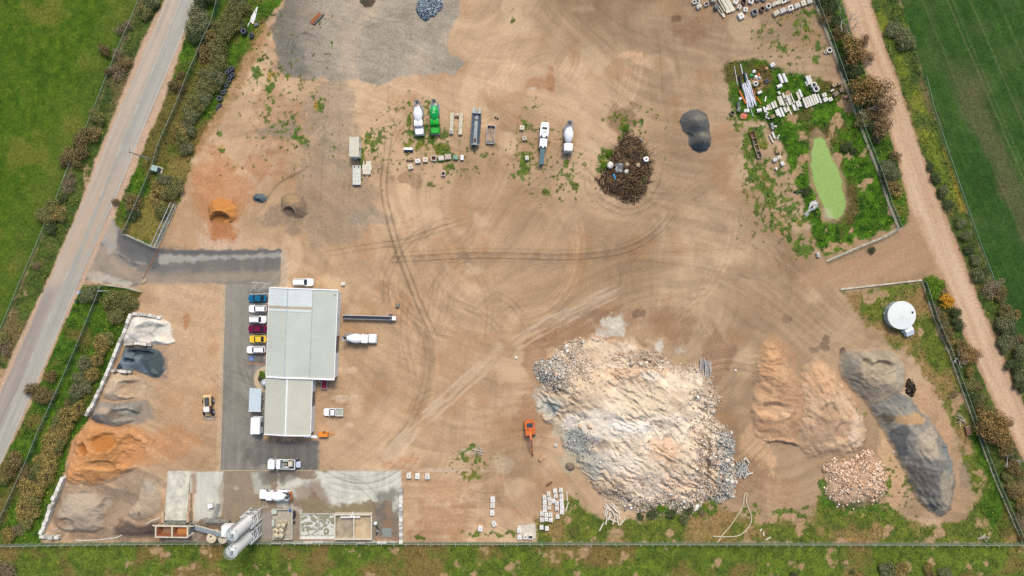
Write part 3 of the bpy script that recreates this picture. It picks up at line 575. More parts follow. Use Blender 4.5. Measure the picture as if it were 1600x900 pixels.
wood = M('weathered_wood', (188, 168, 142), .85, grime=.3, scale=3)
whitecar = M('white_car_paint', (264, 264, 264), .25, grime=.06)
silver = M('galvanised_steel', (196, 202, 204), .4, grime=.2)

def ribbed(mb, x0, x1, y0, y1, za, zb, n_rib, along='y'):    # sheet metal with real corrugation lines, falling from za (x0) to zb (x1)
    n = n_rib; ys = np.linspace(y0, y1, n * 2 + 1)
    V = []; Fc = []
    for k, y in enumerate(ys):
        dz = .012 if k % 2 else 0.0
        V += [(x0, y, za + dz), (x1, y, zb + dz)]
    for k in range(len(ys) - 1): Fc.append((2 * k, 2 * k + 1, 2 * k + 3, 2 * k + 2))
    return mb.add(V, Fc)
# main shed: local x runs east from the north-west corner, local y runs up the picture
RZ = math.radians(-2.3)
o = P(430.5, 450.0)
sh = thing('workshop_shed', 'large cream ribbed roof shed beside the row of parked cars, pale at its top end', 'shed', o, RZ)
mb = MB()
for x0, x1, y0, y1 in ((0.15, .35, -21.35, -.15), (16.3, 16.5, -11.2, -.15), (16.3, 16.5, -21.35, -15.4)): mb.box(x0, x1, y0, y1, 0, 4.15)
mb.box(.36, 16.29, -.35, -.15, 0, 4.2); mb.box(.36, 16.29, -21.35, -21.15, 0, 4.2); mb.box(16.3, 16.5, -15.39, -11.21, 3.6, 4.15)
mb.build('wall', wallm, sh)
MB().box(16.32, 16.42, -15.38, -11.22, 0, 3.59).build('roller_door', M('roller_door', (120, 124, 126), .5), sh)
for y0, y1, m in ((-21.5, -4.9, roofm), (-4.25, -.03, roof3)):
    mb = MB(); n = max(4, int((y1 - y0) / .45)); ribbed(mb, 0, 4.68, y0, y1, 4.3, 5.0, n); ribbed(mb, 4.72, 10.55, y0, y1, 5.0, 4.45, n); mb.build('roof', m, sh)
mb = MB(); ribbed(mb, 0, 4.68, -4.89, -4.26, 4.3, 5.0, 1); ribbed(mb, 4.72, 10.55, -4.89, -4.26, 5.0, 4.45, 1); mb.build('roof_flashing', tanm, sh)
mb = MB(); ribbed(mb, 0, 4.6, -5.55, -4.95, 4.36, 5.06, 1); ribbed(mb, 4.8, 10.5, -5.55, -4.95, 5.06, 4.51, 1); mb.build('roof_flashing', roof3, sh)
mb = MB(); ribbed(mb, 10.7, 16.55, -21.4, -.03, 4.4, 4.25, 46); mb.build('roof', roofm, sh)
MB().frus(4.7, -10.75, 4.98, 5.1, .32, 21.5, .1, 21.5).build('ridge_cap', M('ridge_cap', (190, 204, 204), .4), sh)
MB().box(10.5, 10.72, -21.45, -.03, 4.36, 4.44).build('valley_gutter', M('gutter', (176, 182, 172), .5, grime=.3), sh)
MB().box(16.56, 16.72, -21.4, -.03, 4.1, 4.3).build('gutter', white, sh); MB().box(-.12, -.01, -21.5, 0, 4.15, 4.35).build('gutter', white, sh)
for y, w_ in ((-.02, .3), (-21.85, .42)):
    mb = MB()
    for a, b, za, zb in ((0, 4.7, 4.32, 5.1), (4.7, 10.6, 5.1, 4.5), (10.6, 16.7, 4.5, 4.35)):
        mb.add([(a, y, za - .35), (b, y, zb - .35), (b, y, zb + .1), (a, y, za + .1), (a, y + w_, za - .35), (b, y + w_, zb - .35), (b, y + w_, zb + .1), (a, y + w_, za + .1)], [(0, 1, 2, 3), (7, 6, 5, 4), (3, 2, 6, 7), (0, 4, 5, 1), (0, 3, 7, 4), (1, 5, 6, 2)])
    mb.build('fascia', white, sh)
MB().frus(16.0, -1.0, 4.27, 4.5, .25, .25).build('vent', grey, sh)
# annex below it
o = P(424.3, 584.8)
an = thing('annex_shed', 'smaller beige ribbed roof shed joined to the bottom end of the large shed', 'shed', o, math.radians(-2.0))
mb = MB()
mb.box(.1, .3, -13.9, -.2, 0, 3.9); mb.box(.31, 11.0, -13.9, -13.7, 0, 3.9)
for y0, y1 in ((-3.7, -.2), (-13.69, -7.4)): mb.box(11.0, 11.2, y0, y1, 0, 3.9)
mb.box(11.0, 11.2, -7.39, -3.71, 3.4, 3.9)
mb.build('wall', wallm, an)
MB().box(11.02, 11.1, -7.38, -3.72, 0, 3.39).build('roller_door', M('roller_door', (120, 124, 126), .5), an)
mb = MB(); ribbed(mb, 0, 5.4, -14.1, -.15, 4.0, 4.7, 26); ribbed(mb, 5.44, 11.3, -14.1, -.15, 4.7, 4.0, 26); mb.build('roof', roof2, an)
MB().frus(5.42, -7.1, 4.68, 4.82, .42, 14.0, .2, 14.0).build('ridge_cap', white, an)
MB().frus(5.42, -14.25, 4.0, 4.6, .25, .25).build('downpipe', white, an)
MB().box(11.31, 11.45, -14.1, -.2, 3.85, 4.02).build('gutter', white, an); MB().box(9.6, 12.6, -14.9, -14.3, 2.7, 2.8).build('awning', white, an)
mb = MB()
for a, b, za, zb in ((0, 5.42, 3.95, 4.75), (5.42, 11.3, 4.75, 4.05)):
    mb.add([(a, -14.3, za - .3), (b, -14.3, zb - .3), (b, -14.3, zb + .08), (a, -14.3, za + .08), (a, -14.02, za - .3), (b, -14.02, zb - .3), (b, -14.02, zb + .08), (a, -14.02, za + .08)], [(0, 1, 2, 3), (7, 6, 5, 4), (3, 2, 6, 7), (0, 4, 5, 1), (0, 3, 7, 4), (1, 5, 6, 2)])
mb.build('fascia', white, an)
# lean-to, box body, garden
lt = thing('lean_to_roof', 'pale blue-white flat lean-to roof against the left side of the beige shed', 'lean-to', P(405, 622), math.radians(-2))
mb = MB(); ribbed(mb, -1.55, 1.45, -2.8, 2.8, 2.6, 2.75, 14); mb.build('roof', M('bluewhite_roof', (206, 220, 224), .4, grime=.06), lt)
for x in (-1.45, 1.35):
    for y in (-2.7, 0, 2.7): MB().box(x - .05, x + .05, y - .05, y + .05, 0, 2.6).build('post', white, lt)
MB().box(-1.6, 1.5, -2.92, -2.82, 2.45, 2.7).build('fascia', white, lt)
bb = thing('box_trailer', 'tall white box trailer parked between the lean-to and the bottom left shed corner', 'trailer', P(406.5, 661.5), math.radians(-2))
MB().frus(0, 0, .9, 3.4, 2.3, 4.0, 2.25, 3.95).build('body', white, bb)
MB().box(1.16, 1.2, -.3, .8, 1.6, 2.6).build('window', glass, bb)
mb = MB(); mb.box(-.9, .9, -2.1, 2.1, .6, .88); mb.box(-.06, .06, -3.0, -2.1, .6, .75); mb.build('chassis', darkgrey, bb)
for x in (-.95, .95):
    for y in (-.6, .3): MB().cyl((x - .12, y, .38), (x + .12, y, .38), .38, n=16).build('wheel', rubber, bb)
MB().frus(-1.5, -2.5, .5, 1.0, .8, .5, .6, .3, rz=.5).build('drawbar_step', white, bb); MB().box(-.15, .15, -2.6, -2.2, .8, 1.1).build('tail_lamp', M('red_lamp', (210, 70, 40), .4), bb)
ga = thing('curved_path', 'curved beige paved path round a small garden by the shed wall', 'path', P(412, 590))
mb = MB(); mb.ring((0.9, -.4), 2.2, 3.3, 0, .1, 36); mb.build('paving', M('beige_paving', (208, 186, 150), .85, grime=.2, scale=4), ga)
rt = thing('rain_tank', 'small round pale grey rainwater tank beside the curved path and shed corner', 'tank', P(417.5, 596.3))
MB().lathe([(0, .8), (2.0, .8), (2.02, .82), (2.25, .3)], n=24).build('body', silver, rt, True); MB().lathe([(2.25, .25), (2.34, .24)], n=12).build('lid', white, rt)
# white water tank on the right
wt = thing('water_tank', 'large round white water tank standing in the grass near the right dirt road', 'tank', P(1401.5, 492), 0)
MB().lathe([(0, 3.38), (2.1, 3.38)], n=48, cap=False).build('wall', M('tank_wall', (196, 210, 204), .5, grime=.2), wt, True)
MB().lathe([(2.1, 3.5), (2.18, 3.5), (2.4, .05)], n=48).build('roof', M('tank_roof', (234, 240, 234), .4, grime=.06, scale=.6), wt)
MB().frus(2.6, .7, 2.2, 2.36, .45, .45).build('hatch', dark, wt)
for k in range(5):
    a = 2.3 + k * .42; MB().box(math.cos(a) * 3.42 - .04, math.cos(a) * 3.42 + .04, math.sin(a) * 3.42 - .04, math.sin(a) * 3.42 + .04, 0, 2.05).build('wall_rib', silver, wt)
MB().cyl((-3.4, .5, .9), (-3.95, .5, .9), .07).build('pipe', silver, wt)
ps = thing('pump_shed', 'little white gable-roofed pump shed touching the round water tank', 'shed', P(1416.0, 516.5), math.radians(22))
MB().box(-.95, .95, -1.1, 1.1, 0, 1.15).build('wall', wallm, ps)
MB().add([(-1.05, -1.2, 1.1), (1.05, -1.2, 1.1), (1.05, 0, 1.6), (-1.05, 0, 1.6), (1.05, 1.2, 1.15), (-1.05, 1.2, 1.15), (-1.05, -1.2, 1.18), (1.05, -1.2, 1.18), (1.05, 0, 1.68), (-1.05, 0, 1.68), (1.05, 1.2, 1.23), (-1.05, 1.2, 1.23)],
    [(0, 1, 2, 3), (3, 2, 4, 5), (9, 8, 7, 6), (11, 10, 8, 9), (0, 6, 7, 1), (5, 4, 10, 11)]).build('roof', M('pump_roof', (222, 230, 240), .4), ps)
vb = thing('white_drum', 'small white round drum next to the pump shed on the grass', 'drum', P(1409.5, 518)); MB().lathe([(0, .3), (.5, .32), (.6, .2)], n=14).build('body', white, vb, True)

# cement silos: drum on a braced frame, cone below, walkway and dome above
def silo(px, py, label, top_r=1.45):
    t = thing('cement_silo', label, 'silo', P(px, py), 0)
    MB().lathe([(4.2, .45), (6.6, top_r), (6.65, top_r), (15.4, top_r)], n=36, cap=False).build('drum', M('silo_white', (260, 260, 256), .35, grime=.08, scale=.5), t, True)
    MB().lathe([(15.4, top_r + .02), (15.5, top_r + .02), (15.9, top_r * .5), (16.0, .1)], n=36).build('roof', M('silo_roof', (214, 220, 214), .45, grime=.2), t)
    MB().frus(.2, .1, 15.85, 16.7, .5, .5).build('filter_unit', grey, t)
    mb = MB(); pts = [(math.cos(a) * (top_r + .05), math.sin(a) * (top_r + .05)) for a in np.linspace(0, 6.2832, 25)]
    for z in (16.0, 16.5): mb.tube([(x, y, z) for x, y in pts], .025, 5)
    for x, y in pts[::3]: mb.cyl((x, y, 15.45), (x, y, 16.52), .03, n=5)
    mb.build('guard_rail', silver, t)
    L4 = [(-1.3, -1.3), (1.3, -1.3), (1.3, 1.3), (-1.3, 1.3)]
    for x, y in L4: MB().box(x - .1, x + .1, y - .1, y + .1, 0, 7.4).build('leg', white, t)
    mb = MB()
    for k in range(4):
        a, b = L4[k], L4[(k + 1) % 4]
        for z0, z1 in ((.6, 3.2), (3.2, 5.8)):
            mb.cyl((a[0], a[1], z0), (b[0], b[1], z1), .05, n=5); mb.cyl((b[0], b[1], z0), (a[0], a[1], z1), .05, n=5)
        for z in (3.2, 5.8, 6.9): mb.cyl((a[0], a[1], z), (b[0], b[1], z), .09, n=5)
    mb.build('bracing', white, t)
    mb = MB()
    for s in (-.22, .22): mb.cyl((s, 1.55, .5), (s, 1.55, 16.4), .035, n=5)
    for z in np.arange(.8, 16.3, .4): mb.cyl((-.22, 1.55, z), (.22, 1.55, z), .025, n=4)
    mb.build('ladder', grey, t)
    mb = MB(); mb.tube([(-.9, 1.2, 1.0), (-.9, 1.25, 15.6), (-.3, .6, 16.3)], .07, 6); mb.build('fill_pipe', darkgrey, t)
    return t
silo(401.5, 801.5, 'upper left of the two tall white cement silos, beside the conveyor')
silo(401.0, 825.5, 'lower of the two tall white cement silos, leaning over the bottom fence')
MB().box(-1.4, 1.3, -1.3, 1.3, 2.4, 4.6).build('body', white, thing('weigh_hopper', 'white square weigh hopper housing beside the silos at the conveyor end', 'hopper', P(366.5, 820.5), 0))
hp = [x for x in bpy.data.objects if x.name == 'weigh_hopper'][0]
for x, y in ((-1.2, -1.1), (1.1, -1.1), (1.1, 1.1), (-1.2, 1.1)): MB().box(x - .08, x + .08, y - .08, y + .08, 0, 2.4).build('leg', grey, hp)
# aggregate bins
ab = thing('aggregate_bin', 'cream steel two-compartment aggregate bin below the concrete ramp', 'hopper', P(278, 824.5), math.radians(-1))
mb = MB(); X = [-3.9, -.05, 3.6]
for a, b in ((X[0], X[1]), (X[1], X[2])):
    mb.loft([[(a, -1.15, 2.9), (b, -1.15, 2.9), (b, 1.15, 2.9), (a, 1.15, 2.9)], [(a + .8, -.4, 1.2), (b - .8, -.4, 1.2), (b - .8, .4, 1.2), (a + .8, .4, 1.2)]], False)
mb.build('hopper', rust, ab)
mb = MB(); mb.box(-4.2, 3.9, -1.5, -1.2, 2.3, 3.0); mb.box(-4.2, 3.9, 1.2, 1.5, 2.3, 3.0)
for x in (-4.05, -.05, 3.75): mb.box(x - .16, x + .16, -1.2, 1.2, 2.3, 3.0)
mb.box(-5.0, -4.2, 1.25, 1.5, 2.5, 2.75); mb.box(3.9, 5.2, 1.25, 1.45, 2.5, 2.7); mb.cyl((3.8, -1.3, 2.6), (5.2, -.2, 2.6), .12); mb.build('rim', cream, ab)
for x in (-3.9, 3.6):
    for y in (-1.3, 1.3): MB().box(x - .12, x + .12, y - .12, y + .12, 0, 2.3).build('leg', cream, ab)
mb = MB(); mb.plate([(-3.0, -.9), (-.4, -.9), (-.5, .7), (-2.4, .8)], 1.7, 1.9); mb.build('sand_fill', M('brown_sand', (150, 116, 84), .95, grime=.3), ab)
mb = MB(); mb.plate([(.8, -.9), (3.3, -.9), (3.2, .8), (1.0, .6)], 1.9, 2.2); mb.build('sand_fill', M('orange_sand', (192, 124, 66), .95, grime=.3), ab)
rp = thing('loading_ramp', 'pale concrete loading ramp with dark back edge above the aggregate bin', 'ramp', P(282, 777), 0)
MB().add([(-3.1, 6.6, .02), (2.4, 6.6, .02), (2.4, -5.2, 1.8), (-3.1, -5.2, 1.8), (-3.1, -5.2, 0), (2.4, -5.2, 0)], [(0, 3, 2, 1), (2, 3, 4, 5), (0, 4, 3), (1, 2, 5), (0, 1, 5, 4)]).build('slope', M('ramp_concrete', (208, 204, 186), .85, grime=.35, scale=.7), rp)
MB().frus(-.35, -5.75, 1.2, 2.0, 5.4, 1.0, 5.2, .6).build('back_edge', M('grey_green_concrete', (128, 132, 120), .85, grime=.4), rp)
for x in (-3.4, 2.8): MB().box(x - .28, x + .28, -5.6, -3.0, 0, 2.2).build('wing_wall', M('stained_concrete', (204, 172, 138), .9, grime=.3), rp)
MB().box(2.42, 2.95, -2.98, 1.2, 0, 1.1).build('side_wall', M('stained_concrete', (204, 172, 138), .9, grime=.3), rp)
cv = thing('belt_conveyor', 'covered grey belt conveyor running from the aggregate bin to the silos', 'conveyor', P(305, 823.5), 0)
a, b = Vector((0.4, .3, 1.2)), Vector((8.6, -.5, 4.2)); mb = MB(); d = (b - a).normalized(); n_ = Vector((-d.y, d.x, 0)).normalized()
for k in range(9):
    p, q = a + (b - a) * (k / 9), a + (b - a) * ((k + .94) / 9)
    mb.loft([[p + n_ * .5, p + n_ * .35 + Vector((0, 0, .4)), p - n_ * .35 + Vector((0, 0, .4)), p - n_ * .5], [q + n_ * .5, q + n_ * .35 + Vector((0, 0, .4)), q - n_ * .35 + Vector((0, 0, .4)), q - n_ * .5]])
mb.build('cover', M('conveyor_cover', (150, 160, 166), .4), cv)
mb = MB(); mb.cyl(a + n_ * .58, b + n_ * .58, .12, n=6); mb.cyl(a - n_ * .58, b - n_ * .58, .08, n=6); mb.build('rail', cream, cv)
for k in (.35, .8):
    p = a + (b - a) * k; mb = MB(); mb.cyl((p.x, p.y + .5, 0), (p.x, p.y + .5, p.z), .08, n=6); mb.cyl((p.x, p.y - .5, 0), (p.x, p.y - .5, p.z), .08, n=6); mb.build('leg', grey, cv)
MB().frus(.1, .2, .5, 1.7, 1.3, 1.3, 1.0, 1.0).build('tail_housing', darkgrey, cv)
for px, py, r, lab in ((338, 834.5, 1.25, 'wider beige round tank left of the silos'), (355.5, 836, 1.12, 'narrower beige round tank nearest the silos')):
    t = thing('chemical_tank', lab, 'tank', P(px, py)); MB().lathe([(0, r), (2.9, r), (3.0, r * .96), (3.25, r * .3)], n=32).build('body', beige, t, True); MB().lathe([(3.18, .24), (3.3, .22)], org=(.0, .55, 0), n=14).build('hatch', dark, t); MB().lathe([(3.2, .12), (3.28, .12)], org=(.1, -.2, 0), n=8).build('lid', cream, t)
mb = MB(); t = thing('steel_walkway', 'raised grey steel walkway and stairs beside the loading ramp', 'walkway', P(345, 806))
for s in (-.45, .45): mb.cyl((-3.5, -.6 + s, 1.6), (2.6, -.9 + s, 1.6), .05, n=5); mb.cyl((-3.5, -.6 + s, 2.5), (2.6, -.9 + s, 2.5), .035, n=5)
for s in (-.4, .4): mb.cyl((-1.2 + s, -.4, 1.6), (-.4 + s, 3.2, .3), .06, n=5); mb.cyl((-1.2 + s, -.4, 2.5), (-.4 + s, 3.2, 1.2), .04, n=5)
for x in (-3.4, -1.4, .6, 2.5):
    for s in (-.45, .45): mb.cyl((x, -.75 + s, 0), (x, -.75 + s, 2.5), .04, n=5)
mb.build('rail', grey, t)
mb = MB(); mb.box(-3.5, 2.6, -1.15, -.35, 1.56, 1.6)
for k in range(9): y = -.3 + k * .4; mb.box(-1.6 + k * .09, -.8 + k * .09, y, y + .26, 1.5 - k * .14, 1.54 - k * .14)
mb.build('deck', M('grating', (158, 152, 136), .7, grime=.3), t)
ib = thing('white_cube_tank', 'white caged cube tank standing at the head of the steel stairs', 'tank', P(331, 788.5), .2); MB().box(-.55, .55, -.5, .5, .12, 1.15).build('bottle', whitecar, ib); mb = MB()
for z in (.1, .5, .85, 1.17): mb.tube([(-.6, -.55, z), (.6, -.55, z), (.6, .55, z), (-.6, .55, z), (-.6, -.55, z)], .025, 4)
mb.build('cage', silver, ib)
# bund with admixture tanks
bw = thing('bund_wall', 'low concrete bund wall round the cluster of small cream tanks', 'wall', P(443, 817))
mb = MB(); mb.box(-2.6, 2.5, 3.5, 3.7, 0, .9); mb.box(2.3, 2.5, -3.7, 3.49, 0, .9); mb.box(-2.6, 2.5, -3.9, -3.71, 0, .9); mb.box(-2.6, -2.4, -3.7, 3.49, 0, .35); mb.build('wall', conc, bw)
MB().box(-2.39, 2.29, -3.69, 3.49, 0, .1).build('slab', M('wet_slab', (186, 176, 156), .8, grime=.3), bw)
for k, (px, py, r, h, lab) in enumerate([(435.5, 824.5, .62, 2.3, 'cream tank with a dark lid, left of the bund cluster'), (443.5, 824, .62, 2.3, 'cream tank at the right of the middle row of the bund cluster'), (435.8, 832, .62, 2.3, 'cream tank at the bottom left of the bund cluster'), (443.2, 832.2, .62, 2.3, 'cream tank at the bottom right of the bund cluster'), (447, 816, .55, 2.5, 'cream tank at the upper right of the bund cluster'), (439, 817.5, .5, 2.0, 'shorter cream tank at the top of the bund cluster')]):
    t = thing('dosing_tank', lab, 'tank', P(px, py) + Vector((0, 0, .1)), 0, 'admixture tanks in the bund'); MB().lathe([(0, r), (h, r), (h + .2, r * .5)], n=20).build('body', M('cream_tank', (216, 202, 166), .55, grime=.2), t, True); MB().lathe([(h + .17, .22), (h + .25, .2)], n=12).build('lid', dark if k == 0 else grey, t)
for px, py, sx, sy, rz, m, lab in [(430.5, 797.5, 1.2, 1.1, .1, M('palegreen_plastic', (206, 216, 200), .5), 'pale green square bin at the top left of the bund'), (429, 815, .6, 1.5, 0, M('palegreen_plastic', (206, 216, 200), .5), 'narrow pale green cabinet on the left of the bund')]:
    t = thing('chemical_bin', lab, 'bin', P(px, py) + Vector((0, 0, .1)), rz); MB().frus(0, 0, 0, 1.0, sx * .9, sy * .9, sx, sy).build('body', m, t); MB().frus(0, 0, 1.0, 1.1, sx * 1.04, sy * 1.04).build('lid', m, t)
t = thing('blue_drum', 'blue plastic drum on the top right corner of the bund', 'drum', P(454.8, 795.5)); MB().lathe([(0, .3), (.45, .33), (.9, .3), (.92, .2)], n=16).build('body', M('blue_plastic', (60, 100, 190), .4), t, True)
for k, (px, py) in enumerate([(460.5, 799.5), (461, 803.5), (460, 807.5), (460, 815.5)]):
    t = thing('black_drum', ORD[k].capitalize() + ' small dark can from the top, outside the right bund wall', 'can', P(px, py), 0, 'dark cans beside the bund'); MB().lathe([(0, .28), (.6, .28), (.62, .15)], n=12).build('body', dark, t, True)
# washout bays
pw = thing('washout_kerb', 'low concrete kerb round the two grey slurry washout bays', 'kerb', P(497, 821)); mb = MB(); mb.box(-4.3, 4.4, 2.85, 3.05, 0, .35); mb.box(-4.5, -4.3, -3.0, 3.05, 0, .3); mb.box(0, .15, -2.3, 2.84, 0, .12); mb.box(-4.29, 4.4, -2.45, -2.31, 0, .3); mb.build('kerb', conc, pw)
c_ = MB().box(-4.28, 4.38, -2.3, 2.84, 0, .06); so_ = c_.build('slurry', None, pw)
m, t_, b_ = mat_new('slurry_swirl'); N = t_.nodes; tc = N.new('ShaderNodeTexCoord'); no = N.new('ShaderNodeTexNoise'); no.inputs['Scale'].default_value = .55; no.inputs['Distortion'].default_value = 1.6; no.inputs['Detail'].default_value = 3
t_.links.new(tc.outputs['Object'], no.inputs['Vector']); r_ = N.new('ShaderNodeValToRGB'); e = r_.color_ramp.elements; e[0].position = .47; e[0].color = tuple(lin((150, 146, 118))) + (1,); e[1].position = .53; e[1].color = tuple(lin((218, 218, 206))) + (1,)
t_.links.new(no.outputs['Fac'], r_.inputs[0]); t_.links.new(r_.outputs[0], b_.inputs['Base Color']); b_.inputs['Roughness'].default_value = .5; so_.data.materials.clear(); so_.data.materials.append(m)
MB().box(-4.6, 5.0, -3.4, -2.46, 0, .08).build('apron', concw, pw)
pit = thing('settling_pit', 'square concrete settling pit of two cells with raised cream walls', 'pit', P(554, 820.5)); mb = MB(); w_ = .28
mb.box(-4.7, 4.6, 2.9, 2.9 + w_, 0, 1.5); mb.box(-4.7, 4.6, -3.2, -3.2 + w_, 0, 1.5)
for x in (-4.7, 0, 4.35): mb.box(x, x + w_, -3.2 + w_ + .001, 2.899, 0, 1.497)
mb.build('wall', M('pit_wall', (226, 214, 190), .85, grime=.15), pit)
MB().box(-4.41, -.01, -2.91, 2.89, 0, .2).build('sediment', M('pit_sediment_grey', (180, 166, 142), .9, grime=.35, scale=.6), pit); MB().box(.29, 4.34, -2.91, 2.89, 0, .3).build('sediment', M('pit_sediment_tan', (204, 182, 146), .9, grime=.3, scale=.6), pit)
mb = MB(); mb.cyl((-3.1, 2.5, 1.6), (1.8, 2.55, 1.6), .16, n=8); mb.cyl((-.5, 2.6, 1.6), (.1, 3.8, 1.6), .14, n=8); mb.build('body', white, thing('white_pipe', 'white pipe lying across the top wall of the settling pit', 'pipe', P(554, 820.5)))
t = thing('slurry_pump', 'small white and dark pump with hose outside the right pit wall', 'pump', P(587, 817)); MB().lathe([(0, .4), (.7, .4), (.9, .2)], n=14).build('body', white, t, True); mb = MB(); mb.tube([(.1, -.2, .4), (.3, -1.0, .2), (.7, -1.5, .2), (.5, -2.2, .12), (.2, -3.0, .1)], .16, 6); mb.build('hose', dark, t); MB().frus(.6, -1.9, 0, .5, .5, .5).build('motor', grey, t)
t = thing('drain_cover', 'square grey-green drain cover plate in the concrete yard by the block wall', 'drain cover', P(604.5, 832)); MB().box(-1.0, 1.0, -1.0, 1.0, .01, .08).build('plate', M('plate_green', (140, 148, 138), .6), t); MB().box(-1.12, 1.12, -1.12, 1.12, .006, .04).build('frame', grey, t)
# concrete block walls: every block of a wall is a part
def block_wall(label, pts, n, wd, h, mats, cat='wall'):
    a = pts[0]; t = thing('block_wall', label, cat, P(*a)); o0 = P(*a); rng = random.Random(len(label)); tot = sum(math.hypot(pts[i + 1][0] - pts[i][0], pts[i + 1][1] - pts[i][1]) for i in range(len(pts) - 1))
    for i in range(len(pts) - 1):
        p, q = P(*pts[i]) - o0, P(*pts[i + 1]) - o0; L = (q - p).length; k = max(1, round(n * L / (tot * S))); ang = math.atan2(q.y - p.y, q.x - p.x)
        for j in range(k):
            c = p + (q - p) * ((j + .5) / k); mb = MB(); l_ = L / k * .96; hh = h + rng.choice((0, 0, 0, .5, -.35))
            mb.frus(c.x, c.y, 0, hh, l_, wd, l_ * .97, wd * .94, rz=ang + rng.uniform(-.03, .03)); mb.frus(c.x, c.y, hh, hh + .09, .22, .22, .16, .16, rz=ang); mb.build('block', rng.choice(mats), t)
    return t
bm = [conc, concw, concw, M('grey_concrete', (190, 188, 176), .9, grime=.3)]
block_wall('long stepped concrete block wall along the left edge of the sand bays', [(208, 490), (172, 580), (150, 628), (140, 648)], 22, .8, 1.3, bm)
block_wall('white concrete block wall at the bottom left corner bay', [(103, 744), (97, 758), (68, 832)], 13, .9, 1.5, [concw, concw, conc])
block_wall('short concrete block wall closing the bottom left corner bay', [(66, 836), (96, 838)], 4, .8, 1.2, bm)
block_wall('concrete block wall behind the white sand bay', [(210, 490), (234, 492), (254, 497)], 6, .7, 1.0, bm)
block_wall('concrete block divider between the white and the blue-grey gravel bays', [(196, 538), (220, 536), (239, 539)], 6, .6, .9, bm)
block_wall('concrete block divider between the blue-grey and the beige sand bays', [(178, 578), (208, 581)], 5, .6, .9, bm)
block_wall('straight upright concrete block wall on the right edge of the concrete yard', [(627.5, 761), (627.5, 847)], 15, .95, 1.4, bm)
block_wall('thin concrete kerb wall along the bottom of the concrete yard', [(425, 847), (622, 846.5)], 12, .35, .5, [concw, conc])

# ------------------------------------------------------------------ fences
mesh_m, t_, b_ = mat_new('chain_link_mesh'); b_.inputs['Base Color'].default_value = tuple(lin((134, 162, 142))) + (1,); b_.inputs['Roughness'].default_value = .7; b_.inputs['Alpha'].default_value = .42
hedge_m, t2_, b2_ = mat_new('dark_green_mesh'); b2_.inputs['Base Color'].default_value = tuple(lin((70, 108, 84))) + (1,); b2_.inputs['Roughness'].default_value = .8; b2_.inputs['Alpha'].default_value = .55
post_m = M('fence_post', (196, 202, 192), .5)
plinth_m = M('fence_plinth', (206, 196, 172), .9, grime=.35)
def fence(name, label, pts, h, gap, mm, plinth=None, crank=0.0, pr=.045, cap=95):
    o0 = P(*pts[0]); t = thing(name, label, 'fence', o0); W = [P(*p) - o0 for p in pts]
    mb = MB()
    for i in range(len(W) - 1):
        a, b = W[i], W[i + 1]; mb.add([(a.x, a.y, .03), (b.x, b.y, .03), (b.x, b.y, h), (a.x, a.y, h)], [(0, 1, 2, 3)])
    mb.build('mesh_panel', mm, t)
    if plinth:
        mb = MB()
        for i in range(len(W) - 1):
            a, b = W[i], W[i + 1]; c = (a + b) / 2; mb.frus(c.x, c.y, 0, plinth[1], (b - a).length + .05, plinth[0], rz=math.atan2(b.y - a.y, b.x - a.x))
        mb.build('plinth', plinth_m, t)
    mb = MB(); mb.tube([(p.x, p.y, h - .02) for p in W], .03, 5); mb.build('top_rail', post_m, t)
    pm = None; L = sum((W[i + 1] - W[i]).length for i in range(len(W) - 1)); gap = max(gap, L / cap); s = 0; nxt = 0
    for i in range(len(W) - 1):
        a, b = W[i], W[i + 1]; l = (b - a).length
        while nxt <= s + l:
            p = a + (b - a) * ((nxt - s) / l); nxt += gap
            if pm is None:
                mb = MB(); mb.cyl((0, 0, 0), (0, 0, h + .12), pr, n=6)
                if crank: mb.cyl((0, 0, h + .1), (crank * .3, -crank, h + .12 + abs(crank)), pr * .8, n=6)
                q = mb.build('post', post_m, t); pm = q.data; q.location = p
            else:
                q = link('post', pm, None, t); q.location = p
        s += l
    return t
fence('mesh_fence', 'long straight green mesh fence along the whole bottom of the yard', [(-12, 850.5), (100, 848), (240, 846.5), (400, 845.5), (640, 846.5), (1000, 847), (1598, 848)], 1.9, 3.05, mesh_m, None, .35, .05)
fence('mesh_fence', 'green mesh fence between the sealed road and the upper left hedge', [(347, -12), (335, 35), (318, 72), (297, 120), (278, 170), (253, 225), (242, 262), (224, 305), (202, 355), (195, 366)], 1.9, 3.2, hedge_m)
fence('mesh_fence', 'green mesh fence between the sealed road and the lower left shrubs', [(163, 447), (156, 465), (139, 507), (117, 560), (94, 612), (67, 670), (44, 727), (17, 785), (3, 817), (-12, 850)], 1.9, 3.2, hedge_m)
fence('kerb_fence', 'short grey fence from the mesh fence corner to the sliding gate', [(195, 366), (220, 377), (244, 388)], 1.6, 2.5, mesh_m, (.3, .12))
fence('kerb_fence', 'short grey fence along the lower side of the entrance driveway', [(163, 445), (200, 450), (222, 456)], 1.6, 2.5, mesh_m, (.3, .12))
fence('mesh_fence', 'tall mesh fence on a pale plinth right of the pond', [(1266, -12), (1272, 0), (1297, 65), (1325, 145), (1355, 225), (1375, 275), (1389, 320), (1404, 356)], 1.9, 3.0, hedge_m, (.62, .14))
fence('mesh_fence', 'mesh fence on a pale plinth below the pond beside the right entrance', [(1404, 357), (1380, 371), (1345, 385), (1292, 408)], 1.5, 2.6, mesh_m, (.5, .14))
fence('mesh_fence', 'mesh fence between the water tank paddock and the right dirt road', [(1441, 440), (1460, 500), (1477, 537), (1500, 600), (1527, 675), (1541, 715), (1555, 752), (1585, 820), (1597, 848)], 1.9, 3.0, hedge_m, (.3, .12))
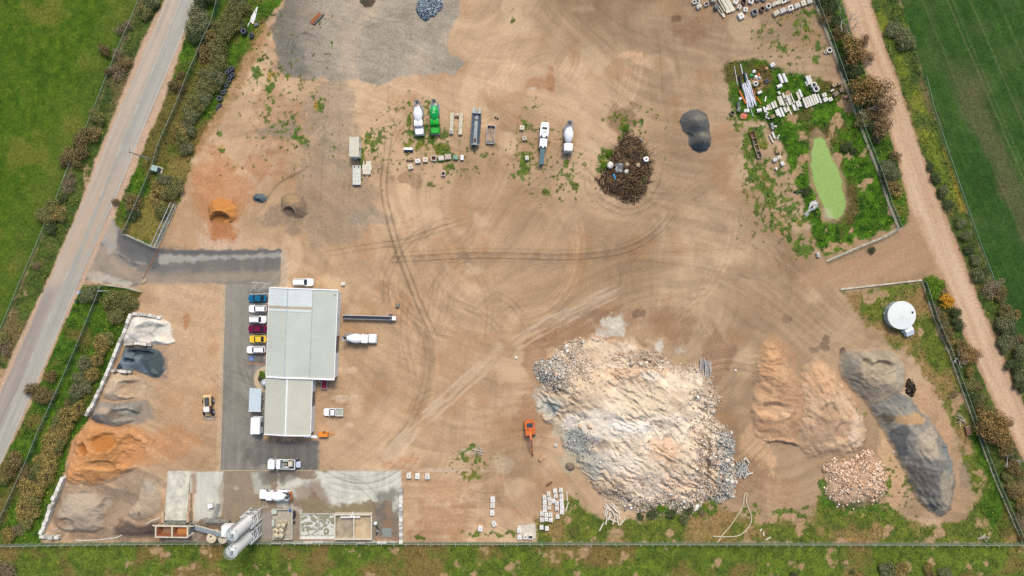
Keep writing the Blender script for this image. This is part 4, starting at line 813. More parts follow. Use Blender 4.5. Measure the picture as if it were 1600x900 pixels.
fence('wire_fence', 'old wire fence between the left green field and the roadside scrub', F_LEFT[1:], 1.1, 4.5, M('old_wire', (140, 138, 118), .7, alpha=.4), None, 0, .03)
fence('wire_fence', 'thin wire fence between the right verge and the striped field', [(1444, 120), (1455, 165), (1476, 230), (1500, 300), (1530, 385), (1562, 470), (1600, 570)], 1.1, 5, M('thin_wire', (150, 170, 140), .7, alpha=.22), None, 0, .02)
t = thing('kerb_beam', 'pale concrete beam lying along the top of the water tank paddock', 'beam', P(1376, 445), math.radians(6.5)); MB().frus(0, 0, 0, .35, 20.6, .45, 20.5, .38).build('body', plinth_m, t)
# sliding gate standing open beside the entrance
g0 = P(246, 388); g1 = P(277, 320); dv = g1 - g0; gt = thing('sliding_gate', 'long silver sliding gate frame standing open above the entrance driveway', 'gate', g0, math.atan2(dv.y, dv.x)); L = dv.length
mb = MB(); 
for y in (0, .95):
    for z in (.12, 1.7): mb.box(0, L, y - .06, y + .06, z - .06, z + .06)
    for x in np.linspace(0, L, 10): mb.box(x - .05, x + .05, y - .06, y + .06, 0.0, 1.75)
mb.build('frame', silver, gt); MB().box(-.4, L, .4, .5, 0, .08).build('track', grey, gt)
t = thing('gate_track', 'brown steel gate track crossing the entrance driveway', 'track', P(236, 412), math.radians(62)); MB().frus(0, 0, .005, .05, 8.5, .22).build('rail', rust, t)
t = thing('pale_rock', 'single pale flat stone lying in the entrance driveway', 'stone', P(224.5, 440), .8); MB().loft([[(math.cos(a) * r * .8, math.sin(a) * r * .4, z) for a in np.linspace(0, 5.6, 9)] for r, z in ((1, 0), (1.05, .12), (.7, .25))]).build('body', tan, t)
# poles
up = thing('power_pole', 'leaning pale power pole with a cross-arm beside the sealed road', 'power pole', P(233.5, 248.5))
MB().cyl((0, 0, 0), (0, 0, 9.6), .17, .12, n=10).build('pole', M('pole_grey', (186, 186, 176), .7), up); MB().box(-.07, .07, -1.0, 1.0, 9.1, 9.25).build('cross_arm', wood, up)
mb = MB()
for y in (-.85, 0, .85): MB().lathe([(9.25, .06), (9.45, .08), (9.5, .03)], org=(0, y, 0), n=8).build('insulator', white, up)
t = thing('sign_pole', 'white pole standing by the fence corner below the entrance', 'pole', P(171, 454.5)); MB().cyl((0, 0, 0), (0, 0, 4.2), .1, .08, n=8).build('pole', white, t); MB().box(-.5, .5, -.04, .04, 3.6, 4.2).build('sign_plate', white, t)
eb = thing('electrical_cabinet', 'pale green metal electrical cabinet on a slab by the upper mesh fence', 'cabinet', P(246.5, 265), math.radians(-20)); MB().box(-1.0, .55, -.6, .65, .12, 1.5).build('body', M('pale_green_steel', (162, 188, 172), .5), eb); MB().box(.56, .9, -.5, .5, .12, 1.1).build('door', darkgrey, eb); MB().box(-1.25, 1.3, -.85, .85, 0, .12).build('slab', conc, eb); MB().frus(-.22, .02, 1.5, 1.62, 1.75, 1.4, 1.5, 1.2).build('lid', M('pale_green_lid', (172, 198, 184), .5), eb)
for px, py, m, mm, lab in ((126.5, 457, M('blue_bin', (150, 190, 226), .5), M('blue_lid', (190, 214, 236), .5), 'pale blue wheelie bin beside the road below the entrance'), (122.5, 470.5, M('dark_bin', (40, 76, 60), .5), M('dark_lid', (50, 90, 72), .5), 'dark green wheelie bin beside the road below the entrance')):
    t = thing('wheelie_bin', lab, 'bin', P(px, py), .4); MB().frus(0, 0, .05, 1.0, .5, .6, .62, .75).build('body', m, t); MB().frus(0, 0, 1.0, 1.1, .66, .8, .6, .7).build('lid', mm, t)
    for x in (-.25, .25): MB().cyl((x - .04, .34, .12), (x + .04, .34, .12), .12, n=10).build('wheel', rubber, t)

# ------------------------------------------------------------------ shrubs and trees
leaf_m = vcol_mat('leaves', rough=.8, amp=.0, bump=0, spec=.25)
bark_m = M('bark', (140, 124, 104), .9, grime=.3, scale=4)
def crown_mesh(name, seed, c_lo, c_hi, c_tip, nl, per, leaf, spread=.78, hz=.62, lr=(.26, .42), tip=.25):
    r = np.random.RandomState(seed); VV = []; CC = []
    lo, hi, tp = lin(c_lo) * 1.6, lin(c_hi) * 1.6, lin(c_tip) * 1.3
    for l in range(nl):
        a = r.uniform(0, 6.283); d = math.sqrt(r.rand()) * spread; rad = r.uniform(*lr)
        c = np.array([math.cos(a) * d, math.sin(a) * d, hz * (1 - .55 * d * d) + r.uniform(-.12, .12)])
        n = int(per * (rad / lr[1]) ** 2)
        u = r.normal(size=(n, 3)); u[:, 2] += .35; u /= np.linalg.norm(u, axis=1)[:, None]
        pos = c + u * rad * r.uniform(.72, 1.06, (n, 1)) * np.array([1, 1, .85])
        nn = u + r.normal(size=(n, 3)) * .55; nn /= np.linalg.norm(nn, axis=1)[:, None]
        t1 = np.cross(nn, r.normal(size=(n, 3))); t1 /= np.linalg.norm(t1, axis=1)[:, None]; t2 = np.cross(nn, t1)
        s = leaf * r.uniform(.6, 1.3, (n, 1))
        q = np.stack([pos + t1 * s, pos + t2 * s * .62, pos - t1 * s, pos - t2 * s * .62], 1)
        lt = r.rand(); k = np.clip(r.rand(n) * .7 + lt * .3, 0, 1)[:, None]; cc = lo + (hi - lo) * k
        tm = (r.rand(n) < tip * (.4 + 1.2 * lt))[:, None]; cc = np.where(tm, tp * r.uniform(.8, 1.15, (n, 1)), cc)
        VV.append(q.reshape(-1, 3)); CC.append(np.repeat(cc, 4, 0))
    Vv = np.concatenate(VV); Vv[:, 2] = np.maximum(Vv[:, 2], .02)
    return mesh_np(name, Vv, np.arange(len(Vv)).reshape(-1, 4), np.concatenate(CC))
def trunk_mb(seed, h=.5, r0=.06):
    r = random.Random(seed); mb = MB(); mb.tube([(0, 0, 0), (r.uniform(-.05, .05), r.uniform(-.05, .05), h * .6), (0, 0, h)], [r0, r0 * .75, r0 * .5], 7)
    for k in range(5):
        a = k * 1.256 + r.uniform(-.4, .4); mb.tube([(0, 0, h * r.uniform(.3, .6)), (math.cos(a) * .25, math.sin(a) * .25, h * .85), (math.cos(a) * .52, math.sin(a) * .52, h * 1.1)], [r0 * .55, r0 * .4, r0 * .18], 5)
    return mb
KIND = {  # lo, hi, tip colours, lobes, leaves per lobe, leaf, spread, hz
    'olive': ((62, 68, 36), (108, 110, 60), (146, 138, 82), 30, 130, .055, .74, .62, .3),
    'golden': ((70, 66, 36), (122, 110, 62), (168, 144, 80), 30, 130, .055, .74, .62, .4),
    'grey-green': ((64, 72, 44), (106, 112, 72), (140, 138, 98), 30, 130, .055, .74, .62, .28),
    'brown': ((72, 64, 40), (114, 100, 62), (142, 124, 76), 26, 120, .055, .76, .6, .3),
    'dry': ((86, 76, 58), (132, 118, 92), (150, 130, 104), 22, 80, .05, .8, .5, .3),
    'dark': ((42, 54, 32), (76, 86, 50), (104, 110, 66), 28, 130, .055, .74, .6, .2),
    'gold-brown gum': ((78, 66, 40), (128, 104, 60), (164, 130, 78), 36, 130, .05, .86, .9, .4),
    'sparse gum': ((92, 74, 52), (134, 108, 76), (156, 128, 92), 22, 100, .06, .92, .9, .35),
    'bright yellow': ((150, 104, 20), (200, 144, 30), (222, 168, 50), 26, 120, .06, .7, .6, .4),
    'bright green': ((52, 86, 18), (92, 128, 28), (128, 150, 40), 28, 120, .06, .76, .45, .3)}
PROTO = {}
def shrub(kind, v, loc, rad, label, group, rng, tall=1.0):
    if (kind, v) not in PROTO:
        k = KIND[kind]; t = thing('gum_tree' if 'gum' in kind else 'shrub', label, 'tree' if 'gum' in kind else 'shrub', loc, 0, group)
        link('crown', crown_mesh('crown', 100 + v * 17 + len(PROTO), k[0], k[1], k[2], k[3], k[4], k[5], k[6], k[7], tip=k[8]), leaf_m, t)
        trunk_mb(v, k[7] * .8).build('trunk', bark_m, t); PROTO[(kind, v)] = t; r = t
    else: r = dup(PROTO[(kind, v)], loc, label=label, group=group)
    s = rad * S * rng.uniform(1.12, 1.34); r.rotation_euler = (0, 0, rng.uniform(0, 6.28)); r.scale = (s * rng.uniform(.85, 1.22), s * rng.uniform(.82, 1.1), s * tall * rng.uniform(.8, 1.2)); r.location = loc
    return r
ROWS = [
 ('in the scrub beside the left field', 'shrubs in the left roadside scrub', [(237, 4, 13, 'grey-green'), (227, 20, 12, 'olive'), (203, 40, 9, 'dry'), (190, 46, 9, 'dry'), (165, 80, 9, 'brown'), (186, 86, 9, 'dry'), (196, 104, 10, 'brown'), (186, 113, 10, 'dry'), (172, 114, 7, 'brown'), (150, 181, 10, 'olive'), (160, 187, 11, 'olive'), (142, 213, 14, 'brown'), (128, 222, 12, 'brown'), (134, 236, 13, 'brown'), (116, 246, 14, 'brown'), (103, 250, 10, 'brown'), (112, 280, 10, 'dry'), (106, 292, 9, 'dry'), (100, 310, 7, 'dark'), (84, 322, 12, 'olive'), (90, 334, 12, 'golden'), (76, 338, 14, 'olive'), (98, 338, 8, 'olive'), (84, 357, 10, 'dark'), (60, 416, 7, 'dry'), (10, 530, 9, 'olive'), (8, 541, 12, 'dry')]),
 ('outside the upper green mesh fence', 'roadside shrubs outside the upper fence', [(322, 2, 13, 'dark'), (312, 20, 12, 'grey-green'), (317, 34, 12, 'grey-green'), (306, 46, 13, 'grey-green'), (303, 60, 11, 'dark'), (318, 58, 9, 'dark'), (284, 118, 7, 'brown'), (276, 133, 10, 'brown'), (285, 137, 9, 'brown'), (212, 318, 13, 'brown'), (204, 310, 8, 'olive'), (211, 336, 9, 'dark'), (182, 316, 6, 'brown')]),
 ('in the hedge inside the upper mesh fence', 'hedge shrubs inside the upper fence', [(375, 3, 13, 'grey-green'), (384, 16, 10, 'olive'), (368, 18, 12, 'olive'), (374, 30, 12, 'olive'), (356, 36, 12, 'olive'), (364, 46, 12, 'olive'), (346, 48, 12, 'olive'), (375, 42, 9, 'grey-green'), (335, 60, 11, 'golden'), (352, 60, 11, 'olive'), (342, 74, 12, 'olive'), (328, 86, 13, 'brown'), (344, 88, 12, 'olive'), (347, 100, 10, 'olive'), (335, 112, 12, 'olive'), (322, 118, 9, 'grey-green'), (339, 124, 12, 'grey-green'), (326, 130, 12, 'olive'), (336, 140, 11, 'olive'), (314, 142, 12, 'olive'), (322, 154, 12, 'grey-green'), (306, 158, 11, 'olive'), (314, 170, 11, 'olive'), (302, 172, 10, 'olive'), (300, 184, 11, 'grey-green'), (292, 198, 9, 'grey-green'), (284, 206, 12, 'golden'), (300, 206, 9, 'grey-green'), (288, 216, 12, 'olive'), (292, 232, 11, 'grey-green'), (262, 284, 11, 'grey-green'), (276, 290, 13, 'olive'), (254, 296, 12, 'golden'), (265, 304, 12, 'olive'), (248, 312, 11, 'golden'), (256, 324, 10, 'olive'), (252, 334, 9, 'olive')]),
 ('in the hedge beside the sand bays', 'hedge shrubs beside the sand bays', [(140, 460, 11, 'grey-green'), (152, 462, 10, 'dark'), (196, 464, 12, 'olive'), (180, 470, 13, 'olive'), (206, 472, 11, 'olive'), (176, 484, 11, 'olive'), (192, 482, 12, 'olive'), (184, 496, 11, 'olive'), (160, 534, 13, 'golden'), (172, 530, 10, 'olive'), (163, 545, 11, 'golden'), (155, 561, 11, 'golden'), (136, 569, 11, 'grey-green'), (147, 585, 12, 'golden'), (128, 590, 10, 'grey-green'), (137, 602, 13, 'grey-green'), (124, 610, 12, 'grey-green'), (120, 624, 10, 'dark'), (110, 630, 9, 'brown'), (126, 636, 10, 'golden'), (114, 646, 12, 'golden'), (100, 650, 11, 'olive'), (108, 662, 12, 'golden'), (92, 660, 9, 'grey-green'), (92, 672, 11, 'golden'), (102, 680, 11, 'golden'), (84, 690, 12, 'golden'), (96, 694, 10, 'olive'), (78, 704, 11, 'golden'), (90, 706, 9, 'golden'), (70, 720, 12, 'golden'), (82, 726, 11, 'golden'), (64, 732, 11, 'olive'), (76, 742, 11, 'golden'), (58, 748, 9, 'dark'), (46, 762, 13, 'golden'), (62, 762, 13, 'golden'), (44, 776, 12, 'golden'), (58, 778, 12, 'olive'), (42, 794, 13, 'golden'), (54, 796, 11, 'golden'), (42, 808, 12, 'golden'), (46, 816, 10, 'olive'), (30, 828, 10, 'dry'), (16, 834, 12, 'golden')]),
 ('outside the lower green mesh fence', 'roadside shrubs outside the lower fence', [(83, 588, 9, 'brown'), (52, 606, 12, 'brown'), (72, 612, 13, 'brown'), (64, 622, 11, 'brown'), (84, 618, 9, 'olive'), (28, 716, 10, 'brown'), (20, 732, 14, 'brown'), (8, 742, 13, 'olive'), (44, 740, 12, 'brown')]),
 ('in the bottom left corner', 'shrubs in the bottom left corner', [(6, 886, 13, 'dry'), (18, 894, 12, 'dry')]),
 ('beside the fence above the right entrance', 'shrubs above the right entrance', [(1284, -2, 12, 'dark'), (1296, 12, 13, 'dark'), (1290, 26, 10, 'brown'), (1302, 34, 11, 'dark'), (1312, 50, 10, 'brown'), (1306, 60, 8, 'brown'), (1318, 98, 13, 'dark'), (1330, 108, 13, 'dark'), (1326, 116, 9, 'dark'), (1344, 188, 12, 'olive'), (1356, 178, 11, 'brown'), (1362, 200, 10, 'dark'), (1370, 216, 8, 'dry'), (1384, 262, 11, 'grey-green'), (1392, 274, 11, 'grey-green'), (1380, 280, 9, 'dark'), (1397, 296, 11, 'golden'), (1388, 290, 9, 'brown')]),  # dark shrubs below the big gum carry its shaded foliage in their colour
 ('on the verge of the striped field', 'shrubs on the right verge', [(1393, 47, 11, 'grey-green'), (1403, 54, 12, 'grey-green'), (1408, 66, 12, 'grey-green'), (1418, 70, 9, 'grey-green'), (1400, 34, 4, 'grey-green'), (1452, 262, 7, 'dark'), (1460, 280, 8, 'dark'), (1470, 300, 8, 'grey-green'), (1478, 320, 8, 'dark'), (1500, 350, 8, 'grey-green'), (1506, 368, 9, 'grey-green'), (1514, 388, 9, 'dark'), (1522, 406, 9, 'grey-green'), (1534, 424, 9, 'dark'), (1524, 430, 9, 'grey-green'), (1548, 448, 14, 'dry'), (1560, 460, 10, 'brown'), (1566, 486, 11, 'brown'), (1572, 498, 12, 'grey-green'), (1562, 508, 12, 'grey-green'), (1584, 492, 9, 'golden'), (1576, 520, 11, 'dark'), (1570, 532, 12, 'grey-green'), (1590, 530, 8, 'brown'), (1566, 544, 9, 'grey-green'), (1588, 552, 12, 'grey-green'), (1580, 570, 11, 'dark'), (1594, 584, 12, 'grey-green'), (1590, 602, 9, 'dark')]),
 ('beside the fence below the right entrance', 'shrubs below the right entrance', [(1452, 440, 11, 'bright green'), (1466, 446, 11, 'bright green'), (1456, 458, 11, 'bright green'), (1476, 472, 11, 'bright yellow'), (1462, 484, 7, 'dry'), (1468, 496, 9, 'brown'), (1472, 508, 9, 'dry'), (1476, 520, 9, 'brown'), (1489, 486, 9, 'dark'), (1494, 506, 9, 'dark'), (1482, 532, 8, 'golden'), (1500, 540, 11, 'brown'), (1513, 580, 8, 'golden'), (1514, 600, 10, 'olive'), (1524, 604, 10, 'brown'), (1520, 620, 9, 'dark'), (1534, 622, 10, 'olive'), (1528, 636, 9, 'brown'), (1540, 640, 8, 'olive'), (1568, 702, 12, 'brown'), (1580, 712, 10, 'dark'), (1578, 728, 12, 'brown'), (1590, 740, 11, 'brown'), (1572, 744, 9, 'olive'), (1580, 768, 11, 'brown'), (1594, 776, 9, 'golden'), (1592, 792, 9, 'brown'), (1590, 810, 7, 'dry'), (1594, 822, 8, 'dry'), (1596, 838, 6, 'golden')]),
 ('below the long bottom fence', 'shrubs below the bottom fence', [(1386, 890, 11, 'grey-green'), (1404, 888, 12, 'golden'), (1330, 893, 4, 'dark'), (1240, 898, 7, 'dark'), (1448, 886, 7, 'golden'), (1474, 893, 10, 'grey-green'), (1452, 896, 7, 'brown')]),
 ('in the weeds around the pond', 'bushes around the pond', [(1318, 232, 6, 'dark'), (1326, 228, 6, 'dark'), (1333, 236, 6, 'dark'), (1258, 300, 6, 'dark'), (1246, 300, 4, 'bright green'), (1360, 390, 6, 'dark'), (1286, 372, 6, 'bright green')]),
 ('in the weeds below the rubble mound', 'bushes below the rubble mound', [(1020, 800, 8, 'dark'), (1034, 788, 9, 'bright green'), (1050, 800, 9, 'dark'), (1068, 808, 8, 'grey-green'), (1076, 796, 8, 'dark'), (1096, 800, 6, 'dry'), (1000, 806, 6, 'dark'), (1086, 784, 6, 'bright green')]),
 ('in the weeds around the branch heap', 'bushes around the branch heap', [(946, 258, 7, 'bright green'), (952, 240, 6, 'bright green'), (1002, 284, 7, 'olive'), (977, 200, 5, 'bright green'), (1000, 276, 5, 'bright green')]),
 ('in the shed garden', 'plants in the shed garden', [(409, 584, 4, 'bright green'), (408, 592, 4, 'dark'), (412, 588, 3, 'bright green')])]
rg = random.Random(3)
for where, grp, items in ROWS:
    n = {}; tot = {}
    for it in items: tot[it[3]] = tot.get(it[3], 0) + 1
    for px, py, rad, kd in sorted(items, key=lambda q: q[1]):
        i = n.get(kd, 0); n[kd] = i + 1
        lab = ('only ' + kd + ' shrub ' if tot[kd] == 1 else ORD[i] + ' ' + kd + ' shrub from the top ') + where
        shrub(kd, rg.randint(0, 1), P(px, py), rad, lab[0].upper() + lab[1:], grp, rg, rg.uniform(.75, .95))
# gum trees: taller, so the crown leans outward in the picture
for px, py, rad, kd, lab in [(1326, 82, 19, 'gold-brown gum', 'Big golden brown gum tree leaning over the upper dirt road edge'), (1345, 66, 8, 'sparse gum', 'Small sparse brown gum overhanging the dirt road above the big golden gum'), (1352, 90, 8, 'sparse gum', 'Small sparse brown gum over the dirt road right of the big golden gum'), (1342, 146, 19, 'gold-brown gum', 'Broad olive brown gum beside the dirt road, with pale limbs'), (1370, 152, 17, 'sparse gum', 'Sparse brown gum crown spreading over the dirt road edge by the broad gum'), (1376, 182, 13, 'sparse gum', 'Sparse brown gum at the dirt road edge directly below the spreading one'), (1374, 206, 15, 'sparse gum', 'Sparse brown gum at the dirt road edge, right of the pond'), (1394, 246, 8, 'sparse gum', 'Little sparse gum at the dirt road edge, lowest above the entrance'), (1508, 552, 12, 'gold-brown gum', 'Golden brown gum by the right fence with a bare grey limb'), (1520, 556, 8, 'sparse gum', 'Sparse gum poking over the dirt road below the water tank'), (1540, 660, 19, 'gold-brown gum', 'Large golden gum with dense crown at the lower right fence'), (1555, 680, 16, 'gold-brown gum', 'Golden gum just below the large dense one at the lower right'), (1566, 655, 12, 'sparse gum', 'Sparse gum overhanging the lower right dirt road')]:
    shrub(kd, rg.randint(0, 1), P(px, py), rad, lab, 'gum trees by the right dirt road', rg, 1.0)
def branchy(seed, n1, ln, m, root, spread=1.0):
    r = random.Random(seed); mb = MB()
    def grow(p, d, l, rad, dep):
        q = p + d * l; mb.cyl(p, q, rad, rad * .62, n=5, cap=False)
        if dep == 0: return
        for _ in range(r.randint(2, 3)):
            e = (d + Vector((r.uniform(-1, 1), r.uniform(-1, 1), r.uniform(-.25, .6))) * .62 * spread).normalized(); grow(q, e, l * r.uniform(.6, .85), rad * .6, dep - 1)
    for k in range(n1):
        a = 6.283 * k / n1 + r.uniform(-.3, .3); grow(Vector((0, 0, .3)), Vector((math.cos(a) * .6 * spread, math.sin(a) * .6 * spread, .7)).normalized(), ln * r.uniform(.8, 1.1), .11, 3)
    return mb.build('limbs', m, root)
palebark = M('pale_bark', (196, 190, 178), .8, grime=.3)
for px, py, lab, ln, n1 in [(1314, 34, 'bare pale dead tree reaching over the top of the right dirt road', 2.1, 5), (1322, 48, 'smaller bare dead tree below the pale dead one by the right dirt road', 1.7, 4), (1494, 560, 'bare grey dead tree leaning beside the right fence below the tank', 1.2, 4), (1345, 172, 'bare pale dead tree beside the fence right of the pipe yard', 1.3, 3), (1572, 716, 'bare dead tree among the brown shrubs at the lower right fence', 1.2, 3)]:
    t = thing('dead_tree', lab, 'tree', P(px, py), 0, 'bare dead trees'); MB().tube([(0, 0, 0), (0, 0, .5)], [.2, .15], 8).build('trunk', palebark, t); branchy(int(px), n1, ln, palebark, t)

# ------------------------------------------------------------------ ground cover: leaf clumps wherever the ground is green
r = np.random.RandomState(77); N_ = 260000
qx = r.uniform(-40, 1640, N_); qy = r.uniform(-40, 940, N_)
ix = np.clip(((qx - gx[0]) / STEP).round().astype(int), 0, NX - 1); iy = np.clip(((qy - gy[0]) / STEP).round().astype(int), 0, NY - 1); k_ = iy * NX + ix
g_ = GG[k_]; cl = fbm(qx, qy, 7, 3, 201); keep = (g_ > .4) & (r.rand(N_) < g_ * np.clip((cl - .3) * 2.6, .05, 1)); k_ = k_[keep]; n = keep.sum()
ctr = np.stack([(qx[keep] - 800) * S, (450 - qy[keep]) * S, r.uniform(.04, .3, n) * (.4 + cl[keep])], 1)
nn = np.stack([r.normal(0, .45, n), r.normal(0, .45, n), np.ones(n)], 1); nn /= np.linalg.norm(nn, axis=1)[:, None]
t1 = np.cross(nn, r.normal(size=(n, 3))); t1 /= np.linalg.norm(t1, axis=1)[:, None]; t2 = np.cross(nn, t1); s_ = r.uniform(.12, .34, (n, 1))
vv = np.stack([ctr + t1 * s_, ctr + t2 * s_ * .7, ctr - t1 * s_, ctr - t2 * s_ * .7], 1).reshape(-1, 3)
cc = GC[k_] * r.uniform(.62, 1.45, (n, 1)); yl = r.rand(n) < .05; cc[yl] = lin((150, 150, 40)) * r.uniform(.6, 1.1, (yl.sum(), 1)); cc = np.clip(cc, .003, .8)
tag(link('ground_cover', mesh_np('ground_cover', vv, np.arange(len(vv)).reshape(-1, 4), np.repeat(cc, 4, 0)), leaf_m), 'low green weeds and grass tufts covering the verges and yard edges', 'ground cover', kind='stuff')

# ------------------------------------------------------------------ heaps of sand, gravel and rubble
pile_m = vcol_mat('heaped_sand', amp=.28, scale=3.0, bump=.35, bscale=2.5, use_alpha=False)
gravel_m = vcol_mat('heaped_gravel', amp=.6, scale=4.0, bump=.7, bscale=5, use_alpha=False)
stone_m = vcol_mat('broken_stone', amp=.25, scale=5, bump=.2, use_alpha=False)
def heap(name, label, cat, poly, hmax, slope, c0, c1, step=1.5, wob=3, rough=.25, rs=9, scoops=(), bumps=(), patches=(), ridges=0.0, ang=0.0, m=None, seed=0, parent=False, csc=20, exp=1.0, blend=1.2):
    xs = [p[0] for p in poly]; ys = [p[1] for p in poly]
    ax = np.arange(min(xs) - 6, max(xs) + 6, step); ay = np.arange(min(ys) - 6, max(ys) + 6, step); nx, ny = len(ax), len(ay)
    X, Y = [a.ravel() for a in np.meshgrid(ax, ay)]
    wx = (fbm(X, Y, 26, 3, seed + 40) - .5) * 14; wy = (fbm(X, Y, 26, 3, seed + 41) - .5) * 14
    d = (sd_poly(X, Y, poly) + (fbm(X, Y, 9, 4, seed + 3) - .5) * 2 * wob) * S
    dp = np.maximum(d, 0)
    h = hmax * np.tanh(dp * slope / hmax) ** exp
    for cx, cy, rx, ry, bh in bumps:
        e = np.sqrt(((X - cx) / rx) ** 2 + ((Y - cy) / ry) ** 2); h += bh * np.clip(1 - e, 0, 1) * sst(0, .6, dp)
    for cx, cy, rx, ry, dep in scoops:         # bucket bites: a steep rim and a flat floor
        e = np.sqrt(((X + wx * .6 - cx) / rx) ** 2 + ((Y + wy * .6 - cy) / ry) ** 2) + (fbm(X, Y, 7, 3, seed + 6) - .5) * .3
        h -= dep * sst(1.02, .5, e); h += dep * .18 * sst(.9, 1.08, e) * sst(1.35, 1.1, e) * sst(0, .8, dp)
    h += (fbm(X, Y, rs, 4, seed) - .5) * 2 * rough * sst(0, 1.2, dp)
    if ridges:
        u = (X + wx * 1.6) * math.cos(ang) + (Y + wy * 1.6) * math.sin(ang); v = -(X + wx) * math.sin(ang) + (Y + wy) * math.cos(ang)
        rr = 1 - abs(2 * fbm(u / 3.2, v, 8, 4, seed + 9) - 1); h += (rr - .7) * ridges * sst(0, 1.5, dp) * sst(.25, .6, fbm(X, Y, 40, 2, seed + 44))
    h = np.maximum(h, .03) * sst(-.02, .25, d) - .06 * (d < .02)
    q = fbm(X, Y, csc, 4, seed + 20)[:, None]; C = lin(c0) + (lin(c1) - lin(c0)) * np.clip(q * 1.8 - .4, 0, 1)
    C = C * (1 + (fbm(X, Y, 5, 3, seed + 22) - .5) * .3)[:, None]
    if ridges:
        sk = fbm((X + wx) * math.cos(ang) / 6 + (Y + wy) * math.sin(ang) / 6, -(X + wx) * math.sin(ang) + (Y + wy) * math.cos(ang), 4.5, 4, seed + 50); C = C * (1 + (sk - .5) * .62 * min(1.4, ridges))[:, None]
    for cx, cy, rx, ry, c, k in patches:
        e = np.sqrt(((X - cx) / rx) ** 2 + ((Y - cy) / ry) ** 2) + (fbm(X, Y, max(5, min(rx, ry) * .7), 4, seed + 30) - .5) * 1.1
        mk = (sst(1.1, .75, e) * k)[:, None]; C = C * (1 - mk) + lin(c) * mk
    if blend:
        gi = np.clip(((Y - gy[0]) / STEP).round().astype(int), 0, NY - 1) * NX + np.clip(((X - gx[0]) / STEP).round().astype(int), 0, NX - 1)
        bk = (sst(-.1, blend, d + (fbm(X, Y, 8, 3, seed + 45) - .5) * blend))[:, None]; C = GC[gi] * (1 - bk) + C * bk
    C = np.clip(C, .004, .85)
    V = np.stack([(X - 800) * S, (450 - Y) * S, h], 1)
    i = (np.arange(ny - 1)[:, None] * nx + np.arange(nx - 1)[None]).ravel(); F = np.stack([i + nx, i + nx + 1, i + 1, i], 1)
    F = F[(d[F] > -.05).any(1)]; u, inv = np.unique(F, return_inverse=True)
    c = P(sum(xs) / len(xs), sum(ys) / len(ys)); V = V[u] - np.array([c.x, c.y, 0])
    me = mesh_np(name, V, inv.reshape(F.shape), C[u], smooth=True)
    if parent:
        t = thing(name, label, cat, c); link('mass', me, m or pile_m, t)
        return t, (X, Y, h, d, C, c)
    o_ = link(name, me, m or pile_m); o_.location = c; tag(o_, label, cat); return o_
OCT = np.array([[1, 0, 0], [-1, 0, 0], [0, 1, 0], [0, -1, 0], [0, 0, 1], [0, 0, -1.0]]); OF = np.array([[0, 2, 4], [2, 1, 4], [1, 3, 4], [3, 0, 4], [2, 0, 5], [1, 2, 5], [3, 1, 5], [0, 3, 5]])
def stones(t, data, n, s0, s1, wfun, cols, seed, name='stones', m=None):
    X, Y, h, d, C, c = data; r = np.random.RandomState(seed); w_ = wfun(X, Y) * (d > .1); k = r.choice(len(X), n, p=w_ / w_.sum())
    s = r.uniform(s0, s1, (n, 1, 1)) * r.uniform(.6, 1.2, (n, 1, 3)); B = OCT[None] * s * r.uniform(.75, 1.25, (n, 6, 1))
    a = r.uniform(0, 6.28, n); ca, sa = np.cos(a)[:, None], np.sin(a)[:, None]
    B = np.stack([B[..., 0] * ca - B[..., 1] * sa, B[..., 0] * sa + B[..., 1] * ca + B[..., 2] * .4, B[..., 2] * .8], -1)
    ctr = np.stack([(X[k] + r.uniform(-.8, .8, n) - 800) * S - c.x, (450 - Y[k] - r.uniform(-.8, .8, n)) * S - c.y, h[k] + .05], 1)
    V = (B + ctr[:, None]).reshape(-1, 3); F = (OF[None] + np.arange(n)[:, None, None] * 6).reshape(-1, 3)
    pal = np.stack([lin(q) for q in cols]); cc = pal[r.randint(0, len(pal), n)] * r.uniform(.75, 1.2, (n, 1))
    o_ = link(name, mesh_np(name, V, F, np.repeat(np.clip(cc, .01, .85), 6, 0)), m or stone_m, t); o_['kind'] = 'stuff'; return o_
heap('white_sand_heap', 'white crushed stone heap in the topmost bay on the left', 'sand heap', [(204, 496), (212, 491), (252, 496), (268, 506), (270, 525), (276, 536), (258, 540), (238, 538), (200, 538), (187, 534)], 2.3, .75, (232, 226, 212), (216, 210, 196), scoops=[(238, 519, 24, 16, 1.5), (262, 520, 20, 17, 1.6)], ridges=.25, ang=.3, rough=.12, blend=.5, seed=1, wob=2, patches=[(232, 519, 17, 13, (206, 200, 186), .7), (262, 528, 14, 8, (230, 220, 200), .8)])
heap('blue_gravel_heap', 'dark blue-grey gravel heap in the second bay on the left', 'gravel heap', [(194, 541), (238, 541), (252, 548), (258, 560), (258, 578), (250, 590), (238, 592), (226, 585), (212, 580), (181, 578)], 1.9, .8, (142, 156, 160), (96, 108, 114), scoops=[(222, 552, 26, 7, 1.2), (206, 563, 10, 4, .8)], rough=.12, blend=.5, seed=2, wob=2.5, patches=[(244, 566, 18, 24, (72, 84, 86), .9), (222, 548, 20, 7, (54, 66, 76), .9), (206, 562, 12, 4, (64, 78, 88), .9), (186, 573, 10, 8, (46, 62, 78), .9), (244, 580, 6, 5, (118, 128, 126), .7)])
heap('beige_sand_heap', 'beige sand heap in the third bay on the left, below the blue-grey gravel', 'sand heap', [(175, 582), (206, 584), (222, 592), (230, 604), (222, 618), (206, 625), (170, 626), (160, 622), (160, 608)], 1.9, .7, (208, 186, 156), (184, 160, 132), scoops=[(212, 606, 28, 15, 1.5)], ridges=.7, ang=.2, rough=.15, blend=.5, seed=3, wob=2, patches=[(206, 608, 20, 12, (186, 156, 122), .7)])
